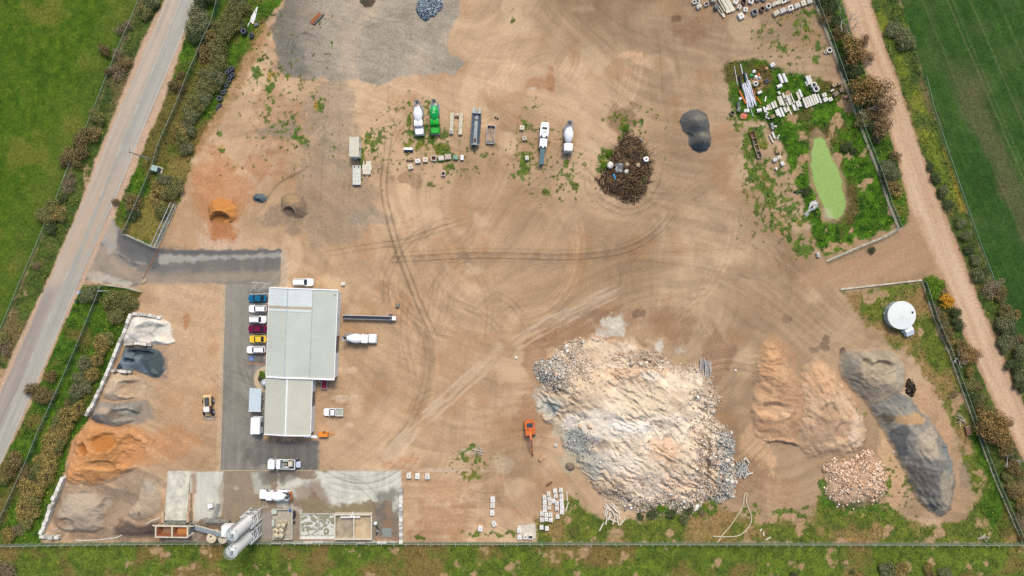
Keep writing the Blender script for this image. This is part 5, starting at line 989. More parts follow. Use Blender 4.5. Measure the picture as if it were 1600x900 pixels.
heap('grey_sand_heap', 'dark grey mixed sand heap directly above the orange sand on the left', 'sand heap', [(155, 626), (196, 628), (224, 628), (220, 648), (206, 660), (186, 668), (160, 664), (141, 656), (142, 644)], 1.8, .7, (160, 150, 134), (124, 118, 110), scoops=[(198, 648, 22, 10, 1.2)], ridges=.7, ang=.5, rough=.25, blend=.5, seed=4, wob=3, patches=[(151, 654, 12, 9, (96, 94, 94), .8), (182, 647, 11, 9, (124, 110, 94), .8), (196, 640, 14, 8, (170, 166, 150), .6), (165, 640, 12, 4, (190, 168, 142), .7)])
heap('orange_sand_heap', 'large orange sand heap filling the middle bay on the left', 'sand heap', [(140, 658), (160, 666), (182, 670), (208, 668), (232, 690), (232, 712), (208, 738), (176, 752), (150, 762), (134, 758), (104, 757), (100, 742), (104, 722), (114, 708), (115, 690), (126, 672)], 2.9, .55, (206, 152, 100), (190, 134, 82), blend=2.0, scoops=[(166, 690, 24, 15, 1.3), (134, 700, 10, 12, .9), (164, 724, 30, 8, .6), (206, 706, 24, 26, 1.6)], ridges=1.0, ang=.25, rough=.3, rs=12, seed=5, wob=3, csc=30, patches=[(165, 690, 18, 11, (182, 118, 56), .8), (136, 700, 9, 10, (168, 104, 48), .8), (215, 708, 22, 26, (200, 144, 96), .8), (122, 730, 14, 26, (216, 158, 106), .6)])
heap('dusty_sand_heap', 'wide pale grey-beige sand heap in the bottom left corner bay', 'sand heap', [(103, 762), (150, 765), (162, 772), (176, 776), (180, 790), (168, 800), (162, 812), (166, 824), (150, 832), (110, 832), (88, 826), (84, 806), (94, 780)], 2.2, .6, (178, 160, 138), (160, 144, 126), scoops=[(170, 790, 12, 12, 1.1), (108, 815, 14, 10, .8)], ridges=.6, ang=.1, rough=.2, seed=6, wob=3, patches=[(120, 766, 26, 5, (110, 104, 98), .7), (130, 786, 34, 16, (188, 170, 146), .7), (96, 816, 9, 14, (160, 130, 104), .7), (140, 830, 30, 5, (100, 88, 78), .6)])
heap('dusty_sand_heap', 'pale tongue-shaped sand heap between the corner bay and the loading ramp', 'sand heap', [(222, 748), (232, 744), (244, 750), (250, 762), (256, 778), (254, 796), (240, 808), (218, 815), (206, 810), (196, 804), (204, 790), (214, 780), (218, 764)], 1.4, .5, (190, 168, 142), (174, 156, 134), rough=.15, seed=7, wob=2.5, ridges=.3, ang=1.2, patches=[(240, 754, 16, 12, (168, 160, 146), .7), (220, 802, 3, 7, (140, 114, 84), .7)])
heap('dark_sand_heap', 'low dark wet sand heap against the bottom fence left of the aggregate bin', 'sand heap', [(186, 806), (196, 806), (214, 818), (240, 812), (252, 808), (252, 838), (214, 842), (176, 836), (176, 822)], 1.3, .5, (112, 98, 86), (86, 76, 68), rough=.3, seed=8, wob=3, patches=[(226, 822, 20, 8, (74, 66, 60), .6), (190, 815, 8, 8, (150, 120, 90), .5)])
heap('orange_sand_heap', 'small bright orange sand heap dug out on its lower side, above the entrance driveway', 'sand heap', [(324, 321), (332, 312), (348, 309), (362, 314), (371, 325), (371, 341), (363, 348), (345, 349), (327, 344)], 2.2, 1.1, (206, 146, 84), (190, 126, 66), step=1, rough=.15, rs=6, blend=.4, seed=9, wob=1.5, scoops=[(345, 342, 16, 10, 1.9)], patches=[(344, 341, 12, 7, (132, 84, 44), .6)])  # the dark patch paints the shade inside the dug-out hollow
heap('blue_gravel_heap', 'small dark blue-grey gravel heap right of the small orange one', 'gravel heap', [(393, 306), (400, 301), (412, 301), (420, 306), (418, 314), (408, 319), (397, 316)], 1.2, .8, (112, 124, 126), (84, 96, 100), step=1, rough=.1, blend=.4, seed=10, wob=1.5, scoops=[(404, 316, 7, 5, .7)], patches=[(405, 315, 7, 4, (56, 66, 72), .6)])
heap('brown_sand_heap', 'round grey-brown sand heap between the small blue heap and the site office', 'sand heap', [(439, 308), (448, 300), (462, 299), (474, 306), (481, 318), (484, 334), (474, 341), (455, 342), (442, 336), (437, 320)], 1.7, .6, (156, 132, 106), (128, 110, 90), step=1, rough=.18, blend=.4, seed=11, wob=2, scoops=[(454, 333, 10, 8, .9)], patches=[(456, 314, 12, 9, (178, 146, 104), .6), (454, 331, 10, 9, (96, 84, 74), .7), (472, 332, 9, 8, (112, 98, 84), .6)])  # darker lower patches paint the shaded side of the heap
heap('brown_sand_heap', 'round dark brown heap cut off by the top picture edge', 'sand heap', [(560, -8), (562, 4), (570, 12), (580, 12), (588, 3), (588, -10), (574, -20)], 2.2, .8, (120, 104, 84), (92, 82, 70), step=1, blend=.4, seed=12, wob=1, rough=.1)
t, dt = heap('blue_stone_heap', 'pale blue broken stone heap near the top edge, in the grey yard', 'stone heap', [(651, 6), (656, -4), (668, -10), (684, -8), (692, 2), (691, 14), (684, 22), (668, 33), (658, 30), (650, 20)], 2.0, .7, (134, 150, 162), (92, 108, 124), step=1, seed=13, wob=2, rough=.2, m=gravel_m, parent=True, scoops=[(672, 8, 3, 14, .5)])
stones(t, dt, 900, .12, .3, lambda x, y: np.ones_like(x), [(150, 170, 184), (206, 216, 218), (84, 104, 130), (116, 134, 150), (180, 190, 190)], 1)
heap('charcoal_gravel_heap', 'dark grey two-lobed gravel heap right of the branch heap', 'gravel heap', [(1061, 190), (1066, 178), (1078, 170), (1092, 170), (1104, 178), (1109, 192), (1109, 206), (1112, 216), (1111, 228), (1104, 237), (1093, 240), (1081, 235), (1075, 225), (1074, 213), (1065, 204)], 3.2, .75, (114, 112, 106), (92, 92, 90), step=1, seed=14, wob=1, rough=.14, m=gravel_m, blend=.3, bumps=[(1095, 222, 16, 20, .8)], scoops=[(1074, 214, 8, 6, .4)], patches=[(1092, 186, 13, 5, (146, 138, 122), .5), (1088, 204, 14, 6, (66, 74, 80), .6), (1096, 213, 12, 5, (136, 136, 118), .6), (1094, 231, 16, 9, (56, 72, 82), .7)])  # patches paint the lit tops and the shade below them into the colour
# the rubble mound
RM = [(834, 580), (836, 566), (862, 556), (880, 536), (905, 524), (932, 520), (958, 530), (985, 532), (1005, 540), (1040, 552), (1052, 568), (1062, 570), (1080, 562), (1092, 572), (1112, 574), (1118, 600), (1125, 625), (1118, 650), (1128, 660), (1142, 672), (1150, 690), (1146, 720), (1152, 750), (1148, 778), (1130, 786), (1104, 782), (1090, 800), (1050, 806), (1010, 802), (975, 796), (945, 786), (930, 766), (905, 740), (896, 716), (880, 700), (872, 676), (850, 660), (836, 640), (836, 612), (842, 600)]
t, dt = heap('rubble_mound', 'huge pale mound of broken concrete rubble in the lower middle of the yard', 'rubble mound', RM, 4.6, .5, (232, 214, 188), (202, 178, 148), step=1.25, wob=6, rough=.45, rs=16, ridges=1.8, ang=.62, seed=40, parent=True, csc=40, m=pile_m, blend=2.2, exp=1.3,
    scoops=[(855, 640, 14, 14, 1.3), (985, 612, 44, 30, .9), (1030, 672, 34, 20, .6), (1100, 720, 8, 54, 1.2), (1075, 585, 12, 22, .9), (925, 700, 24, 20, .6)], bumps=[(870, 585, 30, 22, 1.2), (1000, 635, 70, 40, 1.3), (1040, 720, 60, 40, 1.0), (1130, 730, 16, 50, 1.2)],
    patches=[(940, 660, 80, 26, (242, 230, 210), .8), (1000, 625, 50, 30, (218, 202, 174), .7), (985, 660, 40, 10, (248, 240, 226), .8), (1040, 660, 40, 26, (240, 226, 204), .6), (960, 720, 40, 20, (240, 228, 208), .6), (930, 600, 36, 18, (232, 206, 172), .6), (1020, 745, 50, 22, (240, 216, 190), .6), (1030, 695, 30, 16, (220, 176, 140), .5), (940, 555, 40, 16, (206, 180, 148), .6), (860, 572, 26, 16, (164, 162, 158), .75), (880, 545, 26, 16, (184, 172, 156), .6), (1012, 560, 34, 14, (150, 126, 104), .7), (985, 580, 60, 10, (220, 182, 144), .6),
        (858, 634, 18, 20, (196, 196, 180), .85), (862, 638, 10, 8, (132, 146, 150), .6), (895, 690, 26, 22, (168, 172, 164), .85), (915, 730, 26, 26, (176, 174, 160), .85), (955, 770, 30, 12, (146, 134, 118), .7), (1134, 715, 14, 60, (156, 160, 154), .9), (1092, 715, 6, 50, (164, 126, 96), .7), (1012, 585, 16, 8, (226, 218, 200), .8), (1110, 600, 16, 30, (172, 148, 124), .6), (1060, 755, 30, 20, (232, 196, 164), .5), (1112, 765, 12, 16, (232, 204, 174), .6), (1040, 790, 60, 12, (86, 100, 50), .6), (985, 795, 30, 8, (90, 96, 62), .5)])
def wr(x, y):
    k = np.full(x.shape, .06) + sst(60, 20, np.hypot(x - 870, (y - 575) * 1.2)) * 1.6 + sst(60, 10, np.hypot((x - 1015) * .7, (y - 562) * 2)) * 1.5 + sst(1070, 1100, x) * 1.3 + sst(735, 770, y) * .9 + sst(40, 10, np.hypot(x - 900, (y - 550))) * 1
    return k * (.4 + sst(.42, .6, fbm(x, y, 24, 3, 61)))
PALE = [(240, 224, 202), (220, 200, 174), (250, 246, 236), (190, 168, 144), (224, 188, 154), (164, 150, 136), (232, 218, 198)]
stones(t, dt, 7500, .08, .32, wr, PALE, 2)
stones(t, dt, 2600, .12, .3, lambda x, y: sst(1112, 1122, x) * sst(668, 690, y) + .9 * sst(34, 14, np.hypot(x - 856, y - 578)) + .3 * sst(40, 10, np.hypot(x - 900, y - 700)), [(168, 174, 170), (204, 206, 196), (118, 124, 124), (146, 152, 150), (226, 222, 210)], 3)
stones(t, dt, 140, .35, .85, wr, PALE, 4, 'boulders')
# sand and gravel heaps on the right
heap('brown_sand_heap', 'left one of the two wide brown sand heaps, bitten out at its lower end', 'sand heap', [(1172, 620), (1176, 590), (1180, 552), (1192, 532), (1214, 536), (1232, 566), (1250, 590), (1264, 612), (1262, 664), (1250, 700), (1228, 706), (1200, 694), (1180, 680), (1172, 650)], 3.0, .42, (202, 164, 126), (174, 138, 106), seed=50, wob=5, rough=.45, rs=16, ridges=1.0, ang=.35, blend=2.6, scoops=[(1218, 700, 34, 13, 2.6), (1206, 640, 26, 14, .9), (1190, 606, 14, 20, .6)], patches=[(1200, 556, 20, 34, (212, 164, 120), .6), (1218, 698, 28, 8, (140, 114, 92), .45), (1208, 640, 26, 12, (226, 188, 148), .6), (1190, 662, 16, 18, (170, 130, 98), .5)])
heap('brown_sand_heap', 'right one of the two wide brown sand heaps, with pale stony flank', 'sand heap', [(1244, 600), (1252, 574), (1272, 556), (1294, 566), (1310, 590), (1332, 618), (1352, 656), (1355, 690), (1338, 710), (1300, 716), (1264, 716), (1246, 700), (1240, 650)], 3.4, .42, (210, 178, 144), (182, 150, 118), seed=51, wob=5, rough=.5, rs=14, ridges=1.0, ang=1.0, blend=2.2, scoops=[(1292, 640, 18, 14, .8), (1312, 672, 14, 18, .8)], patches=[(1282, 590, 28, 28, (220, 176, 134), .6), (1340, 670, 18, 36, (226, 200, 172), .6), (1290, 660, 22, 30, (172, 142, 114), .5), (1300, 708, 40, 8, (150, 124, 100), .5)])
heap('grey_gravel_heap', 'upper broad grey-beige gravel heap near the water tank paddock', 'gravel heap', [(1308, 560), (1318, 546), (1345, 545), (1380, 542), (1404, 552), (1414, 570), (1416, 600), (1408, 620), (1390, 632), (1372, 646), (1352, 632), (1336, 616), (1312, 590)], 3.3, .6, (186, 170, 142), (148, 136, 118), seed=52, wob=3, rough=.25, ridges=.9, ang=.6, scoops=[(1372, 570, 20, 9, 1.3), (1348, 572, 12, 16, 1.2)], patches=[(1326, 566, 16, 14, (136, 130, 116), .8), (1350, 605, 30, 14, (124, 116, 104), .7), (1370, 590, 30, 10, (200, 178, 146), .6), (1404, 590, 10, 30, (176, 166, 142), .7), (1325, 592, 18, 14, (120, 114, 104), .6)])
heap('grey_gravel_heap', 'long dark grey gravel ridge at the lower right of the yard', 'gravel heap', [(1352, 634), (1362, 618), (1392, 606), (1416, 612), (1434, 632), (1452, 652), (1474, 680), (1488, 712), (1494, 750), (1488, 796), (1470, 808), (1450, 800), (1430, 780), (1412, 740), (1394, 706), (1380, 676)], 3.6, .7, (158, 150, 136), (112, 112, 108), seed=53, wob=3, rough=.3, ridges=1.1, ang=1.0, csc=26, scoops=[(1462, 690, 14, 26, 1.1)], patches=[(1398, 690, 14, 30, (90, 92, 92), .8), (1428, 750, 20, 26, (98, 94, 88), .8), (1442, 796, 18, 12, (66, 68, 70), .8), (1472, 760, 14, 34, (170, 158, 134), .7), (1415, 652, 26, 9, (196, 156, 108), .8), (1440, 690, 22, 24, (196, 178, 150), .6), (1478, 716, 10, 30, (128, 136, 134), .7), (1380, 652, 14, 8, (96, 80, 62), .7)])
t, dt = heap('rubble_mound', 'smaller pinkish rubble mound with weeds, between the sand and the dark gravel', 'rubble mound', [(1284, 724), (1300, 716), (1330, 716), (1344, 704), (1358, 700), (1376, 716), (1386, 740), (1386, 768), (1374, 784), (1340, 796), (1306, 792), (1288, 778)], 2.6, .6, (216, 182, 148), (182, 146, 116), seed=54, wob=4, rough=.4, ridges=.5, ang=.4, parent=True, m=gravel_m, patches=[(1340, 790, 44, 10, (84, 98, 48), .7), (1374, 745, 8, 26, (92, 104, 50), .6), (1300, 718, 18, 6, (84, 92, 50), .6), (1286, 770, 8, 24, (80, 100, 44), .6)])
stones(t, dt, 1900, .14, .46, lambda x, y: (.15 + sst(780, 755, y)) * sst(.35, .6, fbm(x, y, 14, 3, 66)), [(240, 206, 174), (222, 186, 152), (246, 230, 208), (186, 152, 124), (204, 170, 140)], 5)
t, dt = heap('charred_heap', 'small black charred heap on the right side of the grey gravel', 'debris heap', [(1416, 594), (1422, 590), (1428, 596), (1430, 608), (1427, 619), (1419, 619), (1414, 608)], 1.2, .9, (30, 30, 32), (52, 46, 40), step=.8, seed=55, wob=1.5, rough=.3, rs=4, parent=True)
stones(t, dt, 120, .15, .4, lambda x, y: np.ones_like(x), [(24, 24, 26), (44, 40, 38), (96, 78, 56)], 6)
# green waste: a heap of branches
t, dt = heap('branch_heap', 'big brown heap of tangled cut branches in the upper middle of the yard', 'branch heap', [(936, 276), (948, 262), (956, 244), (964, 222), (978, 208), (994, 212), (1006, 228), (1014, 250), (1014, 280), (1008, 304), (994, 314), (970, 316), (948, 304), (934, 290), (924, 272)], 2.2, .5, (116, 92, 68), (82, 66, 52), step=1, seed=56, wob=6, rough=.6, rs=6, parent=True, patches=[(984, 214, 12, 12, (88, 70, 54), .7), (976, 236, 16, 8, (158, 120, 80), .6), (968, 262, 10, 12, (104, 104, 102), .8), (1004, 282, 9, 14, (84, 96, 54), .6)])
X, Y, h, d, C, c = dt; r = np.random.RandomState(8); rw = random.Random(5); VV, CCc = [], []
kk = r.choice(len(X), 2600, p=(d > .05) / (d > .05).sum())
for i in kk:
    L = rw.uniform(.3, 1.9) * (1.5 if rw.random() < .06 else 1); a = rw.gauss(.5 + .8 * math.sin(X[i] * .12) , .9); up_ = rw.uniform(-.25, .35); ww = rw.uniform(.025, .075) * (2 if rw.random() < .04 else 1)
    p = np.array([(X[i] - 800) * S - c.x, (450 - Y[i]) * S - c.y, max(h[i], 0) + rw.uniform(0, .35)]); dv = np.array([math.cos(a), math.sin(a), up_]) * L; nn_ = np.array([-math.sin(a), math.cos(a), 0]) * ww; zz = np.array([0, 0, ww])
    q = p + dv; VV.append([p + nn_, p - nn_, p + zz * 1.6, q + nn_ * .5, q - nn_ * .5, q + zz]); cl_ = lin(rw.choice([(112, 90, 68), (138, 110, 82), (86, 70, 56), (172, 140, 102), (200, 168, 124), (62, 52, 46), (98, 76, 60), (126, 112, 98)])); CCc += [cl_] * 6
n_ = len(VV); FF = (np.array([[0, 2, 5, 3], [2, 1, 4, 5], [1, 0, 3, 4]])[None] + np.arange(n_)[:, None, None] * 6).reshape(-1, 4)
o_ = link('branches', mesh_np('branches', np.array(VV).reshape(-1, 3), FF, np.array(CCc)), stone_m, t); o_['kind'] = 'stuff'
# bits on the branch heap
for px, py, z, rr, m, nm, lab in [(1009.5, 249, 1.6, .75, whitecar, 'washing_machine', 'white dumped appliance with a round dark door on the right of the branch heap'), (953.5, 258, 1.5, .9, concw, 'rubble_piece', 'pale broken concrete piece on the left side of the branch heap'), (980, 257, 2.0, .6, tan, 'tree_stump', 'cut tan tree stump in the middle of the branch heap'), (997, 258, 2.0, .65, tan, 'tree_stump', 'split tan tree stump in the right part of the branch heap'), (979, 268, 1.9, .6, concw, 'rubble_piece', 'pale curved broken piece at the centre of the branch heap'), (1002, 219, .4, .35, silver, 'steel_drum', 'small round silver lid at the top right of the branch heap')]:
    t = thing(nm, lab, nm.replace('_', ' '), P(px, py, z)); rk = random.Random(int(px)); ring_ = lambda f, zz: [(math.cos(a) * rr * f * rk.uniform(.8, 1.15), math.sin(a) * rr * f * rk.uniform(.8, 1.1), zz) for a in np.linspace(0, 5.7, 11)]
    MB().loft([ring_(1, -.6), ring_(1.0, .1), ring_(.75, .4)]).build('body', m, t); (MB().lathe([(.41, rr * .35), (.46, rr * .3)], n=12).build('round_door', dark, t) if 'wash' in nm else MB().frus(rr * .3, -rr * .25, .3, .5, rr * .7, rr * .35, rr * .5, rr * .2, rz=.6).build('splinter', wood, t))
t = thing('blue_barrel', 'thin bright blue plastic drum lying on the branch heap', 'drum', P(960, 276, 1.6), -1.1); MB().lathe([(-.7, .2), (-.6, .25), (.6, .25), (.7, .2)], axis=(1, 0, 0), n=12).build('body', M('bright_blue', (40, 150, 210), .4), t, True); MB().lathe([(.71, .08), (.78, .07)], axis=(1, 0, 0), n=8).build('cap', white, t)
t = thing('plastic_sheet', 'crumpled grey plastic sheet on the left of the branch heap', 'sheet', P(967, 263, 1.9)); rk = np.random.RandomState(4); g = np.linspace(-.9, .9, 10); A, B = [q.ravel() for q in np.meshgrid(g, g * 1.3)]; Fq = np.array([[j * 10 + i, j * 10 + i + 1, (j + 1) * 10 + i + 1, (j + 1) * 10 + i] for j in range(9) for i in range(9)])
link('sheet', mesh_np('sheet', np.stack([A + rk.uniform(-.12, .12, 100), B + rk.uniform(-.12, .12, 100), rk.uniform(0, .5, 100)], 1), Fq), M('grey_plastic', (124, 128, 130), .35, grime=.3), t)

# ------------------------------------------------------------------ vehicles (local +x is the front)
def A(deg): return math.radians(deg)          # 0 = nose to the right, -90 = nose down the picture
chrome = M('chrome', (200, 204, 208), .2, 1.0, grime=.05); redl = M('tail_red', (190, 40, 30), .3); ambr = M('amber', (240, 150, 40), .3); lampm = M('lamp_glass', (236, 240, 240), .15)
def wheel(t, x, y, r, w, parent=None):
    s = 1 if y > 0 else -1
    o_ = MB().lathe([(-w / 2, r * .82), (-w / 2 + .03, r), (w / 2 - .03, r), (w / 2, r * .82)], org=(x, y, r), axis=(0, 1, 0), n=18).build('wheel', rubber, t, True)
    MB().lathe([(0, r * .55), (.05, r * .5)], org=(x, y + s * w / 2, r), axis=(0, s, 0), n=14).build('rim', silver, o_)
def car(label, px, py, ang, paint, L=4.6, W=1.82, Ht=1.45, style='sedan', cat='car'):
    t = thing('parked_' + ('car' if cat == 'car' else cat), label, cat, P(px, py), A(ang)); k = L / 4.6
    MB().loft([rrect(L * .94, W * .9, .3, .25, 0), rrect(L, W, .45, .45, 0), rrect(L * .995, W, .5, .68, 0), rrect(L * .96, W * .95, .5, .9 if style != 'sedan' else .86)]).build('body', paint, t, True)
    zb = .9 if style != 'sedan' else .86
    if style == 'sedan': f0, f1, r1, r0 = 1.05, .42, -.95, -1.62
    elif style == 'wagon': f0, f1, r1, r0 = .95, .35, -1.9, -2.1
    else: f0, f1, r1, r0 = 1.0, .45, -.4, -.55
    f0, f1, r1, r0 = [q * k for q in (f0, f1, r1, r0)]; wb, wt = W * .44, W * .355
    MB().add([(f0, -wb, zb), (f0, wb, zb), (r0, wb, zb), (r0, -wb, zb), (f1, -wt, Ht - .04), (f1, wt, Ht - .04), (r1, wt, Ht - .04), (r1, -wt, Ht - .04)], [(0, 1, 5, 4), (1, 2, 6, 5), (2, 3, 7, 6), (3, 0, 4, 7), (4, 5, 6, 7)]).build('cabin', paint, t)
    e = lambda a, b, u: a + (b - a) * u
    def pane(nm, q, off):
        c = [Vector(p) for p in q]; m_ = sum(c, Vector()) / 4; c = [m_ + (p - m_) * .88 + Vector(off) for p in c]; MB().add(c, [(0, 1, 2, 3)]).build(nm, glass, t)
    pane('windscreen', [(f0, -wb, zb), (f0, wb, zb), (f1, wt, Ht - .04), (f1, -wt, Ht - .04)], (.012, 0, .012)); pane('rear_window', [(r0, wb, zb), (r0, -wb, zb), (r1, -wt, Ht - .04), (r1, wt, Ht - .04)], (-.012, 0, .012))
    for s in (1, -1): pane('side_window', [(f0, s * wb, zb), (r0, s * wb, zb), (r1, s * wt, Ht - .04), (f1, s * wt, Ht - .04)], (0, s * .012, .01))
    MB().loft([rrect(f1 - r1 + .06, wt * 2 + .06, .15, Ht - .05, (f1 + r1) / 2), rrect(f1 - r1, wt * 2, .15, Ht, (f1 + r1) / 2)]).build('roof', paint, t)
    for x in (L * .3, -L * .3):
        for y in (W * .43, -W * .43): wheel(t, x, y, .32, .2)
    for s in (1, -1):
        MB().box(L * .47, L * .495, s * W * .3 - .16, s * W * .3 + .16, .6, .75).build('headlight', lampm, t); MB().box(-L * .497, -L * .47, s * W * .34 - .14, s * W * .34 + .14, .62, .8).build('tail_light', redl, t); MB().frus(f0 - .15 * k, s * (W / 2 + .07), zb - .02, zb + .12, .1, .16).build('mirror', paint, t)
    if style == 'wagon':
        for s in (1, -1): MB().box(r1 + .2, f1 - .1, s * wt * .86 - .03, s * wt * .86 + .03, Ht, Ht + .05).build('roof_rail', darkgrey, t)
    if style == 'ute':
        MB().box(-L * .5, -.72 * k, -W * .48, W * .48, .88, .96).build('tray', M('tray_grey', (176, 182, 166), .6, grime=.2), t)
        for y in (-W * .5, W * .46): MB().box(-L * .5, -.72 * k, y, y + .06, .961, 1.2).build('tray_side', whitecar, t)
        MB().box(-L * .51, -L * .497, -W * .5, W * .5, .88, 1.2).build('tailgate', whitecar, t); MB().box(-.71 * k, -.64 * k, -W * .46, W * .46, .9, 1.5).build('headboard', whitecar, t)
    return t
teal = M('teal_paint', (14, 112, 150), .3, .2, .05); burg = M('burgundy_paint', (124, 14, 66), .3, .2, .05); yel = M('yellow_paint', (246, 206, 62), .3, 0, .05)
car('teal blue sedan parked topmost in the row by the large shed', 404, 466, 180, teal, 4.6)
car('white van-like wagon parked between the teal sedan and a white car', 404.5, 482.3, 180, whitecar, 4.5, style='wagon')
car('white car with its windscreen toward the shed, parked between white wagon and burgundy car', 404.5, 499, 0, whitecar, 4.4, style='wagon')
car('burgundy sedan parked between a white car and the yellow one', 403.8, 513.6, 180, burg, 4.6)
car('yellow sedan parked in the row by the large shed', 404.8, 529.5, 180, yel, 4.3)
car('white wagon parked next to the empty blue-marked disabled bay', 401.8, 546, 180, whitecar, 4.7, style='wagon')
car('long white wagon parked along the top end of the large shed', 475, 441, 0, whitecar, 5.2, 1.9, 1.7, 'wagon')
car('white ute with a grey-green flat tray on the dirt right of the beige shed', 522, 643, 180, whitecar, 4.9, 1.9, 1.6, 'ute', 'ute')

def drum_prof(Ld): return [(0, .55), (.05, .62), (Ld * .12, .72), (Ld * .42, 1.15), (Ld * .62, 1.18), (Ld * .86, .92), (Ld * .96, .7), (Ld, .3)]
def mixer(label, px, py, ang, paint, drum_m, hood=True, L=8.0, mess=False):
    t = thing('concrete_mixer_truck', label, 'mixer truck', P(px, py), A(ang)); F_ = L / 2; hl = 1.75 if hood else 0; cx1 = F_ - hl; cx0 = cx1 - (1.75 if hood else 2.1)
    mb = MB()
    mb.box(-F_ + .5, cx0 + .3, -.42, .42, .75, 1.05); mb.build('chassis', darkgrey, t)
    MB().loft([rrect(cx1 - cx0, 2.25, .2, .9, (cx0 + cx1) / 2), rrect(cx1 - cx0, 2.3, .25, 1.7, (cx0 + cx1) / 2), rrect((cx1 - cx0) * .86, 2.1, .25, 2.6, (cx0 + cx1) / 2 - .1), rrect((cx1 - cx0) * .74, 1.9, .25, 2.7, (cx0 + cx1) / 2 - .12)]).build('cab', paint, t, True)
    MB().add([(cx1 + .02, -1.02, 1.75), (cx1 + .02, 1.02, 1.75), (cx1 - .28, .9, 2.5), (cx1 - .28, -.9, 2.5)], [(0, 1, 2, 3)]).build('windscreen', glass, t)
    for s in (1, -1): MB().add([(cx1 - .25, s * 1.165, 1.72), (cx0 + .5, s * 1.165, 1.72), (cx0 + .5, s * 1.09, 2.4), (cx1 - .4, s * 1.09, 2.4)], [(0, 1, 2, 3)]).build('side_window', glass, t); MB().box(cx1 - .35, cx1 - .2, s * 1.32 - .1, s * 1.32 + .1, 1.7, 2.3).build('mirror', darkgrey, t)
    if hood: MB().loft([rrect(hl + .2, 2.3, .3, .75, cx1 + hl / 2 - .1), rrect(hl + .15, 2.3, .35, 1.3, cx1 + hl / 2 - .1), rrect(hl, 1.8, .35, 1.72, cx1 + hl / 2 - .12)]).build('bonnet', paint, t, True)
    MB().box(F_ - .06, F_ + .1, -1.15, 1.15, .45, .85).build('bumper', silver, t)
    for s in (1, -1): MB().box(F_ - .1, F_ + .03, s * .85 - .18, s * .85 + .18, .9, 1.15).build('headlight', lampm, t)
    mb = MB(); mb.box(-.12, .0, -.12, .12, 2.7, 2.8); o_ = mb.build('beacon', ambr, t); o_.location = ((cx0 + cx1) / 2, 0, -.02)
    Ld = 4.1; x0 = -F_ + 1.0; ax = Vector((math.cos(.2), 0, -math.sin(.2)))
    MB().lathe(drum_prof(Ld), org=(x0, 0, 2.75), axis=ax, n=28).build('drum', drum_m, t, True)
    for q in (.1, .93): p = Vector((x0, 0, 2.75)) + ax * Ld * q; MB().lathe([(-.06, .74), (.06, .74)], org=p, axis=ax, n=24).build('drum_ring', silver, t)
    if drum_m is not whitecar:
        MB().lathe([(-.08, .62), (.22, .72)], org=(x0, 0, 2.77), axis=ax, n=24).build('drum_collar', whitecar, t)
        # the illegible pale script and emblem on the top of the drum
        top = lambda u, v: Vector((x0, 0, 2.75)) + ax * (Ld * u) + Vector((math.sin(.2), 0, math.cos(.2))) * (math.sqrt(max(0, (1.17 - abs(u - .5) * .9) ** 2 - v * v)) + .03) + Vector((0, v, 0))
        mb = MB()
        for k, (u, v, lu, lv) in enumerate([(.26, .06, .05, .2), (.33, .02, .05, .26), (.40, .08, .05, .18), (.47, .04, .05, .3), (.54, .08, .05, .2), (.61, .1, .045, .16), (.68, .08, .05, .22), (.46, -.3, .08, .2), (.52, -.34, .06, .16), (.56, -.26, .06, .14)]): mb.add([top(u, v - lv / 2), top(u + lu, v - lv / 2), top(u + lu, v + lv / 2), top(u, v + lv / 2)], [(0, 1, 2, 3)])
        mb.build('drum_lettering', M('pale_script', (206, 240, 206), .5), t)
    mb = MB(); xr = x0 - .2
    mb.loft([[(xr - .75, -.55, 3.9), (xr + .25, -.5, 3.9), (xr + .25, .5, 3.9), (xr - .75, .55, 3.9)], [(xr - .3, -.2, 3.1), (xr + .1, -.2, 3.1), (xr + .1, .2, 3.1), (xr - .3, .2, 3.1)]], False); mb.build('hopper', silver, t)
    MB().plate([(xr - .45, -.3), (xr + .02, -.3), (xr + .02, .3), (xr - .45, .3)], 3.3, 3.34).build('hopper_throat', dark, t)
    mb = MB(); mb.loft([[(xr - .3, -.3, 1.9), (xr - .3, .3, 1.9), (xr - .3, .2, 1.7), (xr - .3, -.2, 1.7)], [(xr - .75, .75, 1.2), (xr - .75, 1.15, 1.2), (xr - .75, 1.1, 1.0), (xr - .75, .8, 1.0)]]); mb.build('chute', grey, t)
    for s in (1, -1):
        mb = MB(); mb.cyl((xr - .3, s * .5, 1.0), (xr - .45, s * .55, 3.9), .06, n=6); mb.cyl((xr + .9, s * .8, 1.05), (xr - .4, s * .55, 3.6), .06, n=6); mb.build('hopper_frame', grey, t)
        MB().loft([rrect(3.0, .55, .1, 1.0, -F_ + 2.1), rrect(3.0, .5, .1, 1.12, -F_ + 2.1)]).build('mudguard', grey if not mess else whitecar, t).location = (0, s * .95, 0)
    MB().lathe([(-.55, .3), (-.5, .36), (.5, .36), (.55, .3)], org=(cx0 - .45, 0, 1.9), axis=(0, 1, 0), n=16).build('water_tank', whitecar if not hood else dark, t, True)
    mb = MB(); mb.cyl((-.6, 1.15, 1.1), (-F_ + .3, 1.0, 3.4), .04, n=5); mb.cyl((-F_ + .2, .85, 3.3), (-F_ + .2, .85, 1.0), .04, n=5); mb.build('side_ladder', silver, t)
    for x in (F_ - 1.3, -F_ + 2.7, -F_ + 1.4):
        for y in (1.0, -1.0): wheel(t, x, y, .5, .36)
